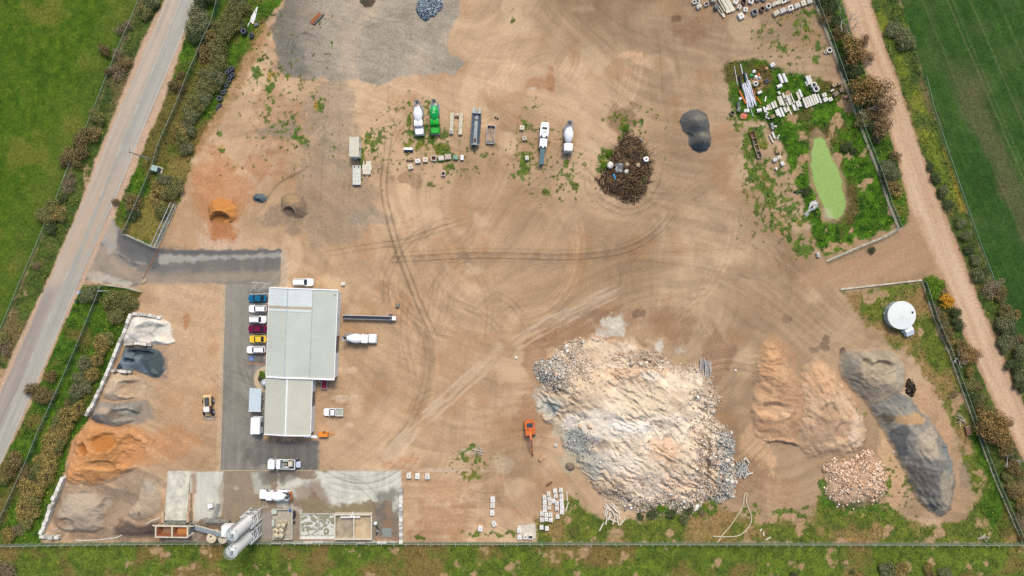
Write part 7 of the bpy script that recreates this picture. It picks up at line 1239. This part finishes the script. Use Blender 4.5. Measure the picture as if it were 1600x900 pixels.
for px, py, sx, sy, m, tp, a, lab in [(653, 252, 1.25, 1.05, wbm[1], 'lug', 8, 'First pale block from the left in the row below the green mixer'), (665, 250, 1.25, 1.2, wbm[2], 'lug', 0, 'Cream block, second from the left in the row below the green mixer'), (678, 248, 1.3, 1.2, wbm[0], 'open', -4, 'Hollow block with brown inside, third in the row below the green mixer'), (689.6, 247.6, 1.3, 1.2, wbm[0], 'ribs', 8, 'Block with dark slots, fourth in the row below the green mixer'), (700.2, 245.5, 1.65, 1.4, M('rubbly_block', (210, 196, 178), .9, grime=.45, scale=4), 'ribs', 3, 'Widest rough block, fifth in the row below the green mixer'), (712, 246.6, 1.2, 1.1, M('green_block', (146, 178, 158), .8, grime=.25), 'ribs', 0, 'Pale green ribbed block in the row below the green mixer'), (722.3, 246.8, .75, 1.2, whitecar, 'lug', 0, 'Narrow white block at the right end of the row below the green mixer'), (641.8, 261, 1.2, 1.2, wbm[2], 'lug', 12, 'Pale square block alone below the left end of the block row'), (693, 272, 1.0, 1.05, wbm[0], 'open', 3, 'Pale open block alone below the middle of the block row'),
    (815.6, 200.3, 1.15, 1.1, wbm[2], 'lug', -8, 'Upper cream block in the weeds left of the pump truck'), (819.2, 216.6, 1.2, 1.1, M('dusty_block', (206, 190, 166), .9, grime=.25), 'lug', 10, 'Middle dusty block in the weeds left of the pump truck'), (823.2, 247.3, .9, 1.15, wbm[0], 'ribs', 4, 'Lower ribbed block in the weeds left of the pump truck'), (621.5, 477, .95, .95, M('grey_pallet', (150, 144, 128), .9, grime=.4), 'ribs', -5, 'Small grey slatted pallet right of the shed top end'), (537, 443.5, .9, .8, wbm[1], 'lug', 0, 'Small white box at the top right corner of the large shed'),
    (1091, 11.3, 1.2, 1.0, wbm[0], 'ribs', 35, 'Ribbed pale block in the top yard below the double ring'), (1102.8, 7.5, 1.1, .8, wbm[1], 'open', 25, 'Small open pale block in the top yard right of the double ring'), (1148.5, 3, 1.2, 1.5, wbm[0], 'lug', -25, 'Pale tall box right of the long concrete columns'), (1161, 4.2, .95, 1.2, darkgrey, 'open', 0, 'Dark open box near the top picture edge'), (1172.2, 3.2, 1.2, 1.1, wbm[1], 'hole', -20, 'White block with a dark hole at the top picture edge'), (1154, 12, .9, .9, wbm[0], 'hole', -25, 'Small square block with a round hole right of the columns'), (1163.5, 16.3, 1.0, .95, wbm[1], 'hole', 0, 'Small white square ring below the dark open box'), (1156.8, 26.3, 1.35, 1.45, wbm[1], 'lug', 28, 'Large plain white box lowest in the top yard'), (1177.8, 20.6, 1.2, 1.35, M('blue_grey_box', (150, 172, 180), .6, grime=.2), 'open', 25, 'Blue-grey open box in the top yard'),
    (1208.8, 7.6, 1.3, .9, wbm[0], 'ribs', 30, 'Upper row, first ribbed block right of the round ring'), (1215.6, 5.2, 1.0, .9, wbm[2], 'lug', 25, 'Upper row, second block right of the round ring'), (1223, 2.6, 1.2, 1.2, wbm[0], 'hole', 25, 'Upper row, block with dark hole, third right of the round ring'), (1231.5, -.3, 1.2, 1.0, wbm[0], 'ribs', 25, 'Upper row, fourth ribbed block cut by the picture edge'),
    (1211.6, 21.8, 1.5, 1.15, wbm[2], 'ribs', 33, 'Lower row, first block from the left, half cream'), (1221.6, 18, 1.3, 1.2, wbm[0], 'ribs', 25, 'Lower row, second block from the left'), (1227.5, 15.8, .5, 1.0, M('pinkish_slab', (206, 184, 166), .9), 'lug', 25, 'Lower row, thin pinkish slab between the blocks'), (1233.8, 13.8, 1.35, 1.35, wbm[1], 'round', 20, 'Lower row, white block with big dark round cover'), (1244, 10.2, 1.3, 1.2, wbm[0], 'ribs', 25, 'Lower row, ribbed block right of the round cover'), (1253.8, 6.3, 1.2, 1.3, wbm[2], 'lug', 20, 'Lower row, plain cream block near the fence'), (1263.4, 3.2, 1.2, 1.2, wbm[0], 'ribs', 15, 'Lower row, last block beside the fence'),
    (1205.8, 102.3, 1.1, .9, wbm[1], 'lug', 35, 'White slab at the top of the weedy pipe yard'), (1196.3, 108, .6, .6, M('orange_slab', (214, 166, 120), .9), 'lug', 0, 'Small orange tan slab left of the white slab in the pipe yard'), (1206, 183, 1.0, .9, tan, 'ribs', 30, 'Tan pallet below the short white pipes'), (1286.3, 149.2, 1.05, .95, wbm[0], 'lug', 25, 'Upper square slab right of the long slab row'), (1288.2, 156.3, 1.1, 1.0, wbm[1], 'lug', 30, 'Middle square slab right of the long slab row'), (1295.8, 156, .95, .95, wbm[0], 'lug', 25, 'Right square slab beside the long slab row'),
    (1302, 133.3, 1.1, .95, tan, 'lug', 28, 'Tan box near the fence right of the two round rings'), (1310.8, 131.4, 1.2, .7, M('brown_box', (176, 156, 130), .9, grime=.3), 'ribs', 25, 'Flat brown box touching the fence right of the tan one'), (1304.5, 147.6, 1.3, 1.0, M('mottled_box', (160, 146, 124), .9, grime=.5, scale=4), 'ribs', 40, 'Mottled pallet below the tan box near the fence'), (1313.2, 142, 1.0, .9, M('mottled_box', (160, 146, 124), .9), 'round', 15, 'Block with a small round hole nearest the fence'), (1298.6, 142.2, .9, .4, wbm[0], 'lug', 30, 'Small white bar left of the mottled pallet'), (1320, 152, .9, .6, M('pink_slab', (206, 158, 130), .9), 'lug', 20, 'Pinkish slab under the fence right of the pipe yard'),
    (1143.3, 177.3, .95, 1.0, M('olive_tray', (150, 156, 130), .8), 'open', 40, 'Olive open tray at the left edge of the pipe yard'), (1152.6, 164, .7, 1.2, M('slate_crate', (112, 126, 120), .8, grime=.3), 'ribs', -5, 'Dark slate crate left of the plastic pipes'), (1153.2, 171.4, .75, 1.2, M('grey_crate', (150, 156, 146), .8, grime=.3), 'ribs', -12, 'Grey crate below the dark slate crate'), (1165.2, 174, 1.3, .8, wbm[1], 'ribs', 0, 'White crate at the foot of the plastic pipes'),
    (1213.8, 237, 1.1, 1.0, M('tan_pallet', (190, 160, 124), .9, grime=.3), 'ribs', 5, 'Tan pallet topmost of four left of the pond'), (1216, 246.3, 1.0, .9, wbm[2], 'lug', 25, 'Cream block with orange side left of the pond'), (1209.6, 250.3, 1.05, .9, wbm[1], 'ribs', 20, 'White slotted pallet left of the pond'), (1221.2, 256, .8, 1.0, wbm[1], 'lug', 30, 'White block lowest of four left of the pond'), (1277, 398.3, .7, 1.2, wbm[0], 'ribs', 15, 'Grey white post base below the pond corner'), (1205.3, 198, .6, 1.7, grey, 'lug', 10, 'Upright grey box between the pipes and the troughs'), (1209.3, 198.3, .9, .4, wbm[0], 'lug', 0, 'Short white bar right of the upright grey box'), (1211.5, 264, .4, .6, whitecar, 'lug', 30, 'Tiny white offcut below the four pallets')]:
    block('concrete_block' if m in wbm else 'crate', lab, 'block' if m in wbm else 'crate', px, py, sx, sy, .75, a, m, tp, None, M('brown_inside', (120, 84, 66), .9))
def ring(label, px, py, r, h, m=conc, grp=None, hole=dark): t = thing('concrete_ring', label, 'ring', P(px, py), 0, grp); MB().ring((0, 0), r * .66, r, 0, h, 28).build('wall', m, t); MB().lathe([(.03, r * .655), (.06, r * .65)], n=20).build('inside', hole, t)
for px, py, r, h, m, lab in [(1084.3, 4, .55, .6, wbm[1], 'Left ring of the joined pair at the top'), (1089, 3.2, .55, .6, wbm[1], 'Right ring of the joined pair at the top'), (1189.6, 15.5, .65, .9, M('rusty_ring', (136, 108, 96), .9, grime=.3), 'Rusty brown ring in the top yard'), (1199.2, 11.3, .65, .9, wbm[0], 'Pale grey ring with an open dark top in the top yard'), (1294.8, 79.3, .68, .6, wbm[0], 'Larger pale ring against the upper right fence'), (1288.8, 82, .38, .4, wbm[2], 'Small pale ring left of the larger one by the fence'), (1269.6, 134.2, .72, 1.0, wbm[1], 'Upper of the two upright pipe rings in the weeds'), (1273.2, 140.2, .75, 1.0, wbm[1], 'Lower of the two upright pipe rings in the weeds'), (1179.5, 131.8, .55, .8, wbm[1], 'White ring right of the plastic pipes')]: ring(lab, px, py, r, h, m)
t = thing('round_drum', 'Dark grey-green round drum left of the long columns', 'drum', P(1118, 12.5)); MB().lathe([(0, .55), (1.1, .58), (1.12, .5)], n=20).build('body', M('drum_grey', (110, 122, 120), .7, grime=.2), t, True); MB().lathe([(1.12, .15), (1.16, .14)], n=10).build('cap', darkgrey, t)
t = thing('round_pit', 'Big pale concrete pit cut off by the top picture edge', 'pit', P(1113.5, 0)); MB().lathe([(0, .8), (1.2, .85), (1.25, .75)], n=24).build('body', conc, t, True); MB().ring((0, 0), .5, .62, 1.25, 1.32, 20).build('rim', grey, t)
def pipe(name, label, cat, a, b, r, m, grp=None, z=0.0, hollow=True, sq=False, sag=0.0):
    p, q = P(*a), P(*b); c = (p + q) / 2; c.z = z; t = thing(name, label, cat, c, math.atan2((q - p).y, (q - p).x), grp); l = (q - p).length
    if sq: MB().frus(0, 0, 0, 2 * r, l, 2 * r, l * .99, 1.9 * r).build('body', m, t)
    else:
        MB().lathe([(-l / 2, r), (-l / 2 + .02, r), (l / 2, r)], org=(0, 0, r), axis=(1, 0, 0), n=12).build('body', m, t, True)
        if hollow and r > .12: [MB().lathe([(0, r * .72), (.015, r * .7)], org=(s * (l / 2 + .004), 0, r), axis=(s, 0, 0), n=12).build('open_end', dark, t) for s in (1, -1)]
    return t
col_m = M('column_concrete', (232, 224, 200), .85, grime=.15)
for k, (x, y, l) in enumerate([(1123, 16, 16), (1126.5, 20, 18), (1127, 8, 24), (1130.5, 11, 24), (1134, 10, 24), (1137.5, 8, 26), (1141, 8, 22)]): pipe('concrete_column', ORD[k].capitalize() + ' long concrete column from the left in the bundle at the top', 'column', (x - l * .25, y - l * .43), (x + l * .25, y + l * .43), .27, col_m, 'concrete columns in the top yard', hollow=False, sq=True)
pipe('timber_stick', 'Thin tan stick left of the long concrete columns', 'stick', (1121, 15), (1129.5, 26), .06, wood, None, 0, False); pipe('timber_stick', 'Thin grey stick below the long concrete columns', 'stick', (1123, 32), (1128, 28), .06, wood, None, 0, False)
big = [((1215.5, 117), (1221.5, 131), .42, wbm[1], 'Left big white pipe of the pair in the weeds'), ((1222, 116), (1228, 129.5), .42, wbm[1], 'Right big white pipe of the pair in the weeds'), ((1212.5, 137.5), (1220, 134.5), .5, wbm[1], 'Short fat white pipe below the big pair'), ((1215, 144), (1217.5, 148), .32, wbm[1], 'Tiny white pipe stub below the short fat pipe'), ((1258.5, 119.5), (1263.5, 133), .36, wbm[1], 'Left pipe of the pair above the two upright rings'), ((1262.5, 119), (1267, 132), .36, wbm[0], 'Right pipe of the pair above the two upright rings'), ((1257.5, 128), (1261, 135), .18, wbm[1], 'Thin pipe left of the pair above the upright rings'), ((1182.5, 147), (1189, 144), .38, wbm[1], 'White pipe lying right of the plastic pipe bundle'), ((1205.5, 206.8), (1210, 217), .26, wbm[1], 'Right white pipe of two beside the rusty troughs'), ((1201.5, 211.5), (1207.5, 223.5), .24, wbm[2], 'Left cream pipe of two beside the rusty troughs'), ((1181, 174.5), (1188, 173), .5, wbm[1], 'White curved pipe bend below the plastic pipes'),
    ((1193.5, 127.2), (1200, 124), .24, darkgrey, 'Upper dark pipe of the pair in the weeds'), ((1194.5, 130.5), (1201, 127.3), .24, darkgrey, 'Lower dark pipe of the pair in the weeds'), ((1204, 111.5), (1213.5, 106), .12, dark, 'Dark bar below the white slab'), ((1196.3, 151), (1194.8, 159), .16, whitecar, 'Short upright white stick in the brown grass')]
for a, b, r_, m, lab in big: pipe('concrete_pipe' if m in wbm else 'steel_pipe', lab, 'pipe', a, b, r_, m)
dirn = np.array([6.2, 15.5]) / 2
for k, (x, y, sc_, m) in enumerate([(1256.6, 161.5, 1, 0), (1260.2, 160.2, .95, 2), (1263.8, 159, .95, 0), (1267.6, 157.4, .95, 0), (1271.3, 155.8, 1, 2), (1274.6, 154.5, .9, 1), (1279.6, 154.6, .9, 0)]): pipe('concrete_slab', ORD[k].capitalize() + ' long slab from the left in the big slab row near the fence', 'slab', (x - dirn[0] * sc_, y - dirn[1] * sc_), (x + dirn[0] * sc_, y + dirn[1] * sc_), .25 if k < 6 else .2, wbm[m], 'long slabs in the pipe yard', 0, False, True)
grp2 = [(1217, 158.5, 15), (1220.6, 158, 16), (1224, 151.5, 12), (1226, 156, 4), (1231, 157, 16), (1234.6, 155.5, 17), (1238, 154, 17), (1232, 169.5, 21), (1239.5, 168.8, 10), (1242.2, 168.2, 11), (1245.2, 167.6, 10), (1245, 163.3, 10), (1248.6, 162, 11), (1246.2, 150.3, 13), (1249.8, 146.3, 13), (1210.6, 163.2, 11), (1206.8, 165.2, 10), (1203.4, 167, 10), (1199.8, 168.6, 9), (1193.6, 171.6, 9), (1197, 170.5, 5), (1213, 177, 10), (1216.5, 177, 14), (1221, 175.5, 15), (1225.6, 172, 9), (1230, 171.6, 6)]
for k, (x, y, l) in enumerate(sorted(grp2)): d_ = np.array([.38, .92]) * l / 2; w_ = .26 if l < 18 and k not in (3, 17, 18, 20, 22) else .13; pipe('concrete_beam', ORD[k].capitalize() + ' pale short beam from the left in the loose beam rows of the pipe yard', 'beam', (x - d_[0], y - d_[1]), (x + d_[0], y + d_[1]), w_, wbm[k % 3], 'loose short beams in the pipe yard', 0, False, True)
rr2 = random.Random(12)
for k, (px, py) in enumerate([(1196.8, 175.3), (1199.4, 176.6), (1198, 179.6), (1197, 184), (1200.8, 185.3), (1191, 195), (1216.4, 212.2), (1214.6, 216)]): t = thing('white_offcut', ORD[k].capitalize() + ' small white offcut from the top among the weeds below the pipe rows', 'offcut', P(px, py), rr2.uniform(0, 3), 'white offcuts in the pipe yard'); MB().frus(0, 0, 0, .35, rr2.uniform(.4, .75), rr2.uniform(.35, .6), .35, .35).build('body', wbm[1], t); MB().frus(.05, 0, .35, .42, .2, .2).build('cap', wbm[0], t)
pvc = M('white_plastic_pipe', (236, 238, 246), .4, grime=.08)
for k in range(17): x0 = 1158.5 + k * .75 + rr2.uniform(-.5, .5); x1 = x0 + 10 + rr2.uniform(-3, 2); y0 = rr2.uniform(126, 138); pipe('plastic_pipe', 'White plastic pipe in the loose bundle of many on the left of the weeds', 'pipe', (x0, y0), (x1, rr2.uniform(160, 172)), rr2.uniform(.09, .15), pvc, 'white plastic pipes in the bundle', .02 + .12 * (k % 3), False)
for a, b, r_, m, lab in [((1154.3, 142.5), (1164.5, 162), .24, orange, 'Left orange plastic pipe beside the white bundle'), ((1176.5, 140), (1181, 157), .14, orange, 'Upper right orange plastic pipe in the white bundle'), ((1181.5, 152), (1188.5, 162.5), .13, orange, 'Lower right orange plastic pipe outside the white bundle'), ((1155.5, 118), (1157.3, 136.5), .3, dark, 'Thick black pipe left of the white bundle'), ((1162.2, 112.5), (1164.5, 127), .26, M('dark_green_pipe', (40, 72, 68), .5), 'Dark green pipe above the white bundle'), ((1147, 102), (1152.3, 133), .07, pvc, 'Long thin grey white pipe on the bare strip left of the bundle'), ((1156.6, 100.5), (1160, 116), .12, pvc, 'Single white pipe sticking up from the bundle top'), ((1165.2, 115.5), (1168.5, 130), .13, pvc, 'White pipe at the bundle top right of the dark green one'), ((1172.5, 170), (1176, 182), .12, M('mint_pipe', (186, 214, 208), .4), 'Pale mint pipe at the foot of the white bundle')]: pipe('plastic_pipe', lab, 'pipe', a, b, r_, m, None, .05, r_ > .2)
for px, py, m, lab in [(1178, 111.8, whitecar, 'White crumpled rubbish above the pipe bundle'), (1174, 118, M('green_rag', (70, 180, 110), .6), 'Green scrap above the pipe bundle'), (1185.3, 117.5, orange, 'Orange scrap above the pipe bundle'), (1181, 120.5, whitecar, 'White bag left of the orange scrap'), (1186, 122, silver, 'Silver bag below the orange scrap'), (1162.5, 181.5, M('coral_mesh', (226, 130, 104), .7), 'Coral red heap of plastic mesh at the foot of the bundle'), (1156.8, 154.6, whitecar, 'White bag left of the orange pipe')]:
    t = thing('rubbish_scrap', lab, 'scrap', P(px, py), rr2.uniform(0, 3)); s_ = .95 if 'mesh' in lab else .45; rg_ = lambda f, z: [(math.cos(a) * s_ * f * rr2.uniform(.7, 1.2), math.sin(a) * s_ * f * rr2.uniform(.6, 1.1), z) for a in np.linspace(0, 5.6, 9)]; MB().loft([rg_(1, 0), rg_(1, .2), rg_(.5, .4)]).build('body', m, t); MB().loft([rg_(.4, .38), rg_(.3, .5)]).build('fold', m, t)
for k, (px, py, l, m) in enumerate([(1175.3, 211.5, 1.9, M('rust_trough', (176, 124, 76), .85, grime=.3)), (1178.3, 221.3, 1.8, M('brown_trough', (150, 128, 104), .85, grime=.3)), (1181.3, 231.5, 1.6, M('tan_trough', (190, 166, 132), .85, grime=.3)), (1184.8, 242, 1.7, M('grey_trough', (176, 164, 140), .85, grime=.3))]): block('cattle_trough', ['Rusty orange trough topmost', 'Brown trough second', 'Tan trough third', 'Grey-tan trough lowest'][k] + ' in the chain of four left of the pond', 'trough', px, py, l, 1.15, .7, -72, m, 'open', 'chain of troughs', M('trough_inside', (130, 112, 92), .9))
t = thing('tarpaulin_heap', 'crumpled pale grey tarpaulin heap at the left bank of the pond', 'tarpaulin', P(1267, 326), A(50)); g = np.linspace(-1, 1, 16); Aa, Bb = [q.ravel() for q in np.meshgrid(g, g)]; rk = np.random.RandomState(9); Fq = np.array([[j * 16 + i, j * 16 + i + 1, (j + 1) * 16 + i + 1, (j + 1) * 16 + i] for j in range(15) for i in range(15)]); link('sheet', mesh_np('sheet', np.stack([Aa * 2.2 + rk.normal(0, .1, 256), Bb * (.7 + .3 * np.sin(Aa * 3)) + rk.normal(0, .08, 256), np.maximum(0, .9 - Aa ** 2 * .5 - Bb ** 2 * .8) * rk.uniform(.4, 1.1, 256)], 1), Fq), M('grey_tarp', (206, 208, 200), .5, grime=.3), t); MB().frus(.2, .2, .5, .9, .5, .4).build('dark_lump', dark, t)
t = thing('fallen_sheet', 'dark green torn sheet draped on the bank left of the pond', 'sheet', P(1249, 299), A(8)); MB().loft([[(math.cos(a) * 1.7, math.sin(a) * .45, 0) for a in np.linspace(0, 5.9, 12)], [(math.cos(a) * 1.4, math.sin(a) * .3, .4) for a in np.linspace(0, 5.9, 12)]]).build('sheet', M('dark_green_sheet', (28, 44, 34), .6), t); MB().frus(1.1, -.3, .1, .3, .3, .2).build('red_tag', redl, t)
# wooden and steel rods
stk = M('pale_timber', (230, 220, 200), .8, grime=.15); SH = [((944.5, 786), (952, 795)), ((943, 790.5), (954, 797)), ((954, 784), (965, 794)), ((951, 785), (964, 799)), ((949, 788), (960, 804)), ((947, 794), (944.5, 805.5)), ((949, 797), (946.5, 808)), ((954.5, 802), (952, 810)), ((951.5, 810), (963, 815)), ((948.5, 808), (946, 819)), ((960.5, 806.5), (957, 818.5)), ((963.5, 807.5), (966, 819.5)), ((967.5, 797.5), (967.2, 811.5)), ((977, 809.5), (967.5, 820)), ((943, 816), (936.5, 829)), ((956, 797), (960.5, 806)), ((961, 802), (965.5, 807.5)), ((957, 789), (967, 801)), ((953, 800), (950, 812))]
for k, (a, b) in enumerate(SH): pipe('timber_post', 'Pale square timber post in the jumbled heap below the rubble mound' if k != 14 else 'Pale square timber post lying apart at the lower left of the jumbled heap', 'post', a, b, .15, stk, 'timber posts in the jumbled heap' if k != 14 else None, .0 + .1 * (k % 4) * (k != 14), False, True)
for a, b, lab in [((885.3, 767.5), (886.5, 782), 'Upper pale post beside the white block cluster'), ((888, 784.5), (884, 797.5), 'Lower pale post beside the white block cluster'), ((1187, 829.5), (1190, 825.5), 'Short tan post left of two near the bottom fence'), ((1192.5, 830.5), (1193, 837), 'Short white post right of two near the bottom fence'), ((1195.5, 843), (1204, 839), 'Tan stick touching the bottom fence')]: pipe('timber_post', lab, 'post', a, b, .14, stk, None, 0, False, True)
rodm = M('pale_rod', (206, 208, 206), .5, grime=.15)
for k in range(20): x = 1094 + k * .8 + rr2.uniform(-.6, .6); y0 = rr2.uniform(558, 566); pipe('steel_rod', 'Thin pale rod in the upright bundle at the right edge of the rubble mound', 'rod', (x, y0), (x + rr2.uniform(-3, 3), y0 + rr2.uniform(18, 26)), .06, rodm, 'thin rods beside the mound', .6 + .12 * (k % 4), False)
for k in range(26): a = rr2.gauss(1.45, .35); x, y = 1160 + rr2.uniform(-7, 7), 733 + rr2.uniform(-5, 5); l = rr2.uniform(6, 12); pipe('concrete_rod', 'Grey concrete rod in the loose pile right of the grey rubble strip', 'rod', (x - math.cos(a) * l, y - math.sin(a) * l), (x + math.cos(a) * l, y + math.sin(a) * l), .1, M('grey_rod', (196, 196, 188), .7, grime=.2), 'concrete rods in the loose pile', .05 + .15 * (k % 4), False, True)
for a, b, lab in [((1160.5, 718), (1163.5, 713.5), 'Short white bar at the top of the concrete rod pile'), ((1164, 740.8), (1174.5, 737.3), 'White bar lying across the right of the concrete rod pile'), ((1164, 714.5), (1169, 722), 'Thin white bar at the upper right of the concrete rod pile')]: pipe('concrete_rod', lab, 'rod', a, b, .12, wbm[1], None, .6, False, True)
# hoses
def hose(label, pts, r, m): t = thing('hose', label, 'hose', P(*pts[0])); o0 = P(*pts[0]); MB().tube([P(*p) - o0 + Vector((0, 0, r + .01)) for p in smooth_pts(pts, 5)], r, 6).build('body', m, t); MB().lathe([(0, r * 1.5), (.15, r * 1.5)], n=8).build('end_fitting', grey, t)
hm_ = M('pale_hose', (214, 202, 168), .6); hm2 = M('white_hose', (226, 222, 212), .5)
hose('long pale hose looping up from the bottom fence right of the rubble mound', [(1114, 837.5), (1135, 838.5), (1155, 836), (1170, 822), (1174, 808), (1168, 792), (1165.5, 780), (1168, 771), (1163, 773), (1160, 790), (1150, 808), (1138, 825), (1128, 836), (1121, 848)], .14, hm_)
hose('thin white hose running along the foot of the dark sand to the corner bay', [(119, 844), (150, 843.5), (184, 839), (198, 831), (206, 834), (216, 826), (235, 815), (252, 808)], .12, hm2)
hose('thin white hose curled on the sand in the bottom left corner bay', [(84, 829), (91, 824), (96, 816), (93, 813), (96, 810), (95, 804), (97, 803)], .11, hm2)
# tyres
def tyre(label, px, py, r, h, z=0.0, grp='old tyres on the grass', n=1):
    for k in range(n):
        t = thing('tyre', label if k == n - 1 else label.replace('Tyre', 'Lower tyre hidden under the tyre'), 'tyre', P(px, py) + Vector((0, 0, z + k * h)), 0, grp); MB().ring((0, 0), r * .52, r, 0, h * .96, 28).build('tread', tyrem, t); MB().ring((0, 0), r * .5, r * .72, h * .1, h * .99, 28).build('sidewall', M('sidewall', (96, 100, 108), .8), t)
tyre('Big tyre pile, left of the two by the white tarpaulin', 383, 51, .72, 1.3); tyre('Smaller tyre pile, right of the two by the white tarpaulin', 394, 56.3, .58, .9)
for k, (px, py, r_, h) in enumerate([(364.3, 108, .56, .9), (361, 111, .56, 1.1), (357.4, 115, .56, 1.2), (364.5, 117.5, .55, .6), (360.5, 121.5, .55, .7), (358.6, 126.5, .55, .5), (354, 134, .56, .6), (353.5, 141, .34, .4), (349.3, 145, .58, .5), (344.5, 154.5, .68, .8), (342, 165.5, .4, .35), (345.5, 164.5, .36, .35), (339.3, 170, .36, .3)]): tyre(ORD[k].capitalize() + ' tyre from the top of the row along the upper hedge', px, py, r_, h)
for px, py, lab in ((1182.5, -.5, 'Left dark tyre at the top edge above the blue-grey box'), (1192.5, -1, 'Right dark tyre at the top edge above the blue-grey box')): tyre(lab, px, py, .75, .4, 0, 'tyres at the top edge')
t = thing('white_tarpaulin', 'long pointed white tarpaulin lying on the grass by the tyre piles', 'tarpaulin', P(397.5, 24), A(68)); MB().loft([[(x, y, z) for x, y in ((-2.2, -.5), (-1.0, -.65), (2.2, -.1), (2.2, .1), (-.6, .55), (-1.9, .3))] for z in (.02, .25)]).build('sheet', M('white_tarp', (236, 238, 234), .5, grime=.1), t); MB().box(-3.2, -2.0, .35, .5, .02, .2).build('strap', white, t)
t = thing('rubbish_scrap', 'small dark scrap with a yellow lump below the white tarpaulin', 'scrap', P(401, 39), .3); MB().frus(0, 0, 0, .5, 1.1, .8).build('body', M('scrap_grey', (110, 112, 116), .6, grime=.5, scale=4), t); MB().frus(-.4, .35, .5, .7, .35, .35).build('lump', yellowm, t)
t = thing('rusty_tub', 'brown rusty steel tub with pale rim at the lower right fence', 'tub', P(1511, 672), A(-76)); MB().loft([[(x, y, 0) for x, y, z in rrect(2.2, 1.25, .1, 0)], [(x, y, .7) for x, y, z in rrect(2.3, 1.3, .1, 0)]]).build('body', M('tub_brown', (140, 104, 84), .85, grime=.3), t); MB().box(-1.2, -1.0, -.6, .6, .7, .78).build('rim', tan, t); MB().frus(.7, -.3, .7, .74, .3, .2).build('hole', dark, t)
for px, py, ang, lab in ((1501, 657, -65, 'Heap of broken pale timber above the rusty tub'), (1490, 617, 40, 'Broken brown log pieces on the bare patch by the right fence'), (1536, 841, 10, 'Small heap of sticks above the bottom fence at the right'), (747, 706, 60, 'Grey tangle of old branches in the weeds right of the sheds')):
    t = thing('stick_heap', lab, 'stick heap', P(px, py), A(ang)); mm_ = M('stick_pale', (196, 184, 164), .9, grime=.3) if 'brown' not in lab else M('stick_brown', (134, 110, 88), .9, grime=.3)
    for k in range(9): x, y, a = rr2.uniform(-1.2, 1.2), rr2.uniform(-.6, .6), rr2.gauss(0, .7); l = rr2.uniform(.5, 1.3); MB().cyl((x - math.cos(a) * l, y - math.sin(a) * l, .1 + k * .04), (x + math.cos(a) * l, y + math.sin(a) * l, .15 + k * .05), rr2.uniform(.05, .12), n=6).build('stick', mm_, t)
for px, py, s_, m, lab in [(890.5, 728, 1.2, M('brown_boulder', (140, 120, 100), .9, grime=.3), 'Large brown boulder in the pale slurry by the mound'), (887, 693, .5, dark, 'Small black boulder in the grey part of the mound edge'), (868, 696, .6, conc, 'Grey boulder pile piece left of the black one'), (884, 654, .8, M('rust_boulder', (150, 112, 84), .9), 'Rusty brown boulder right of the excavator cab'), (1344, 698, .5, tan, 'Tan boulder at the top of the smaller rubble mound'), (1397, 706, .45, concw, 'Pale blue-white boulder beside the dark gravel ridge'), (1149, 578.5, .35, concw, 'Small white stone on the bare dirt right of the thin rods'), (806.5, 559, .4, concw, 'Small white stone on the dirt left of the rubble mound')]:
    t = thing('boulder', lab, 'boulder', P(px, py), rr2.uniform(0, 3)); rg_ = lambda f, z: [(math.cos(a) * s_ * f * rr2.uniform(.8, 1.15), math.sin(a) * s_ * f * rr2.uniform(.65, .95), z) for a in np.linspace(0, 5.7, 11)]; MB().loft([rg_(.9, -.05), rg_(1.05, s_ * .3), rg_(.75, s_ * .6), rg_(.3, s_ * .75)]).build('rock', m, t, False)
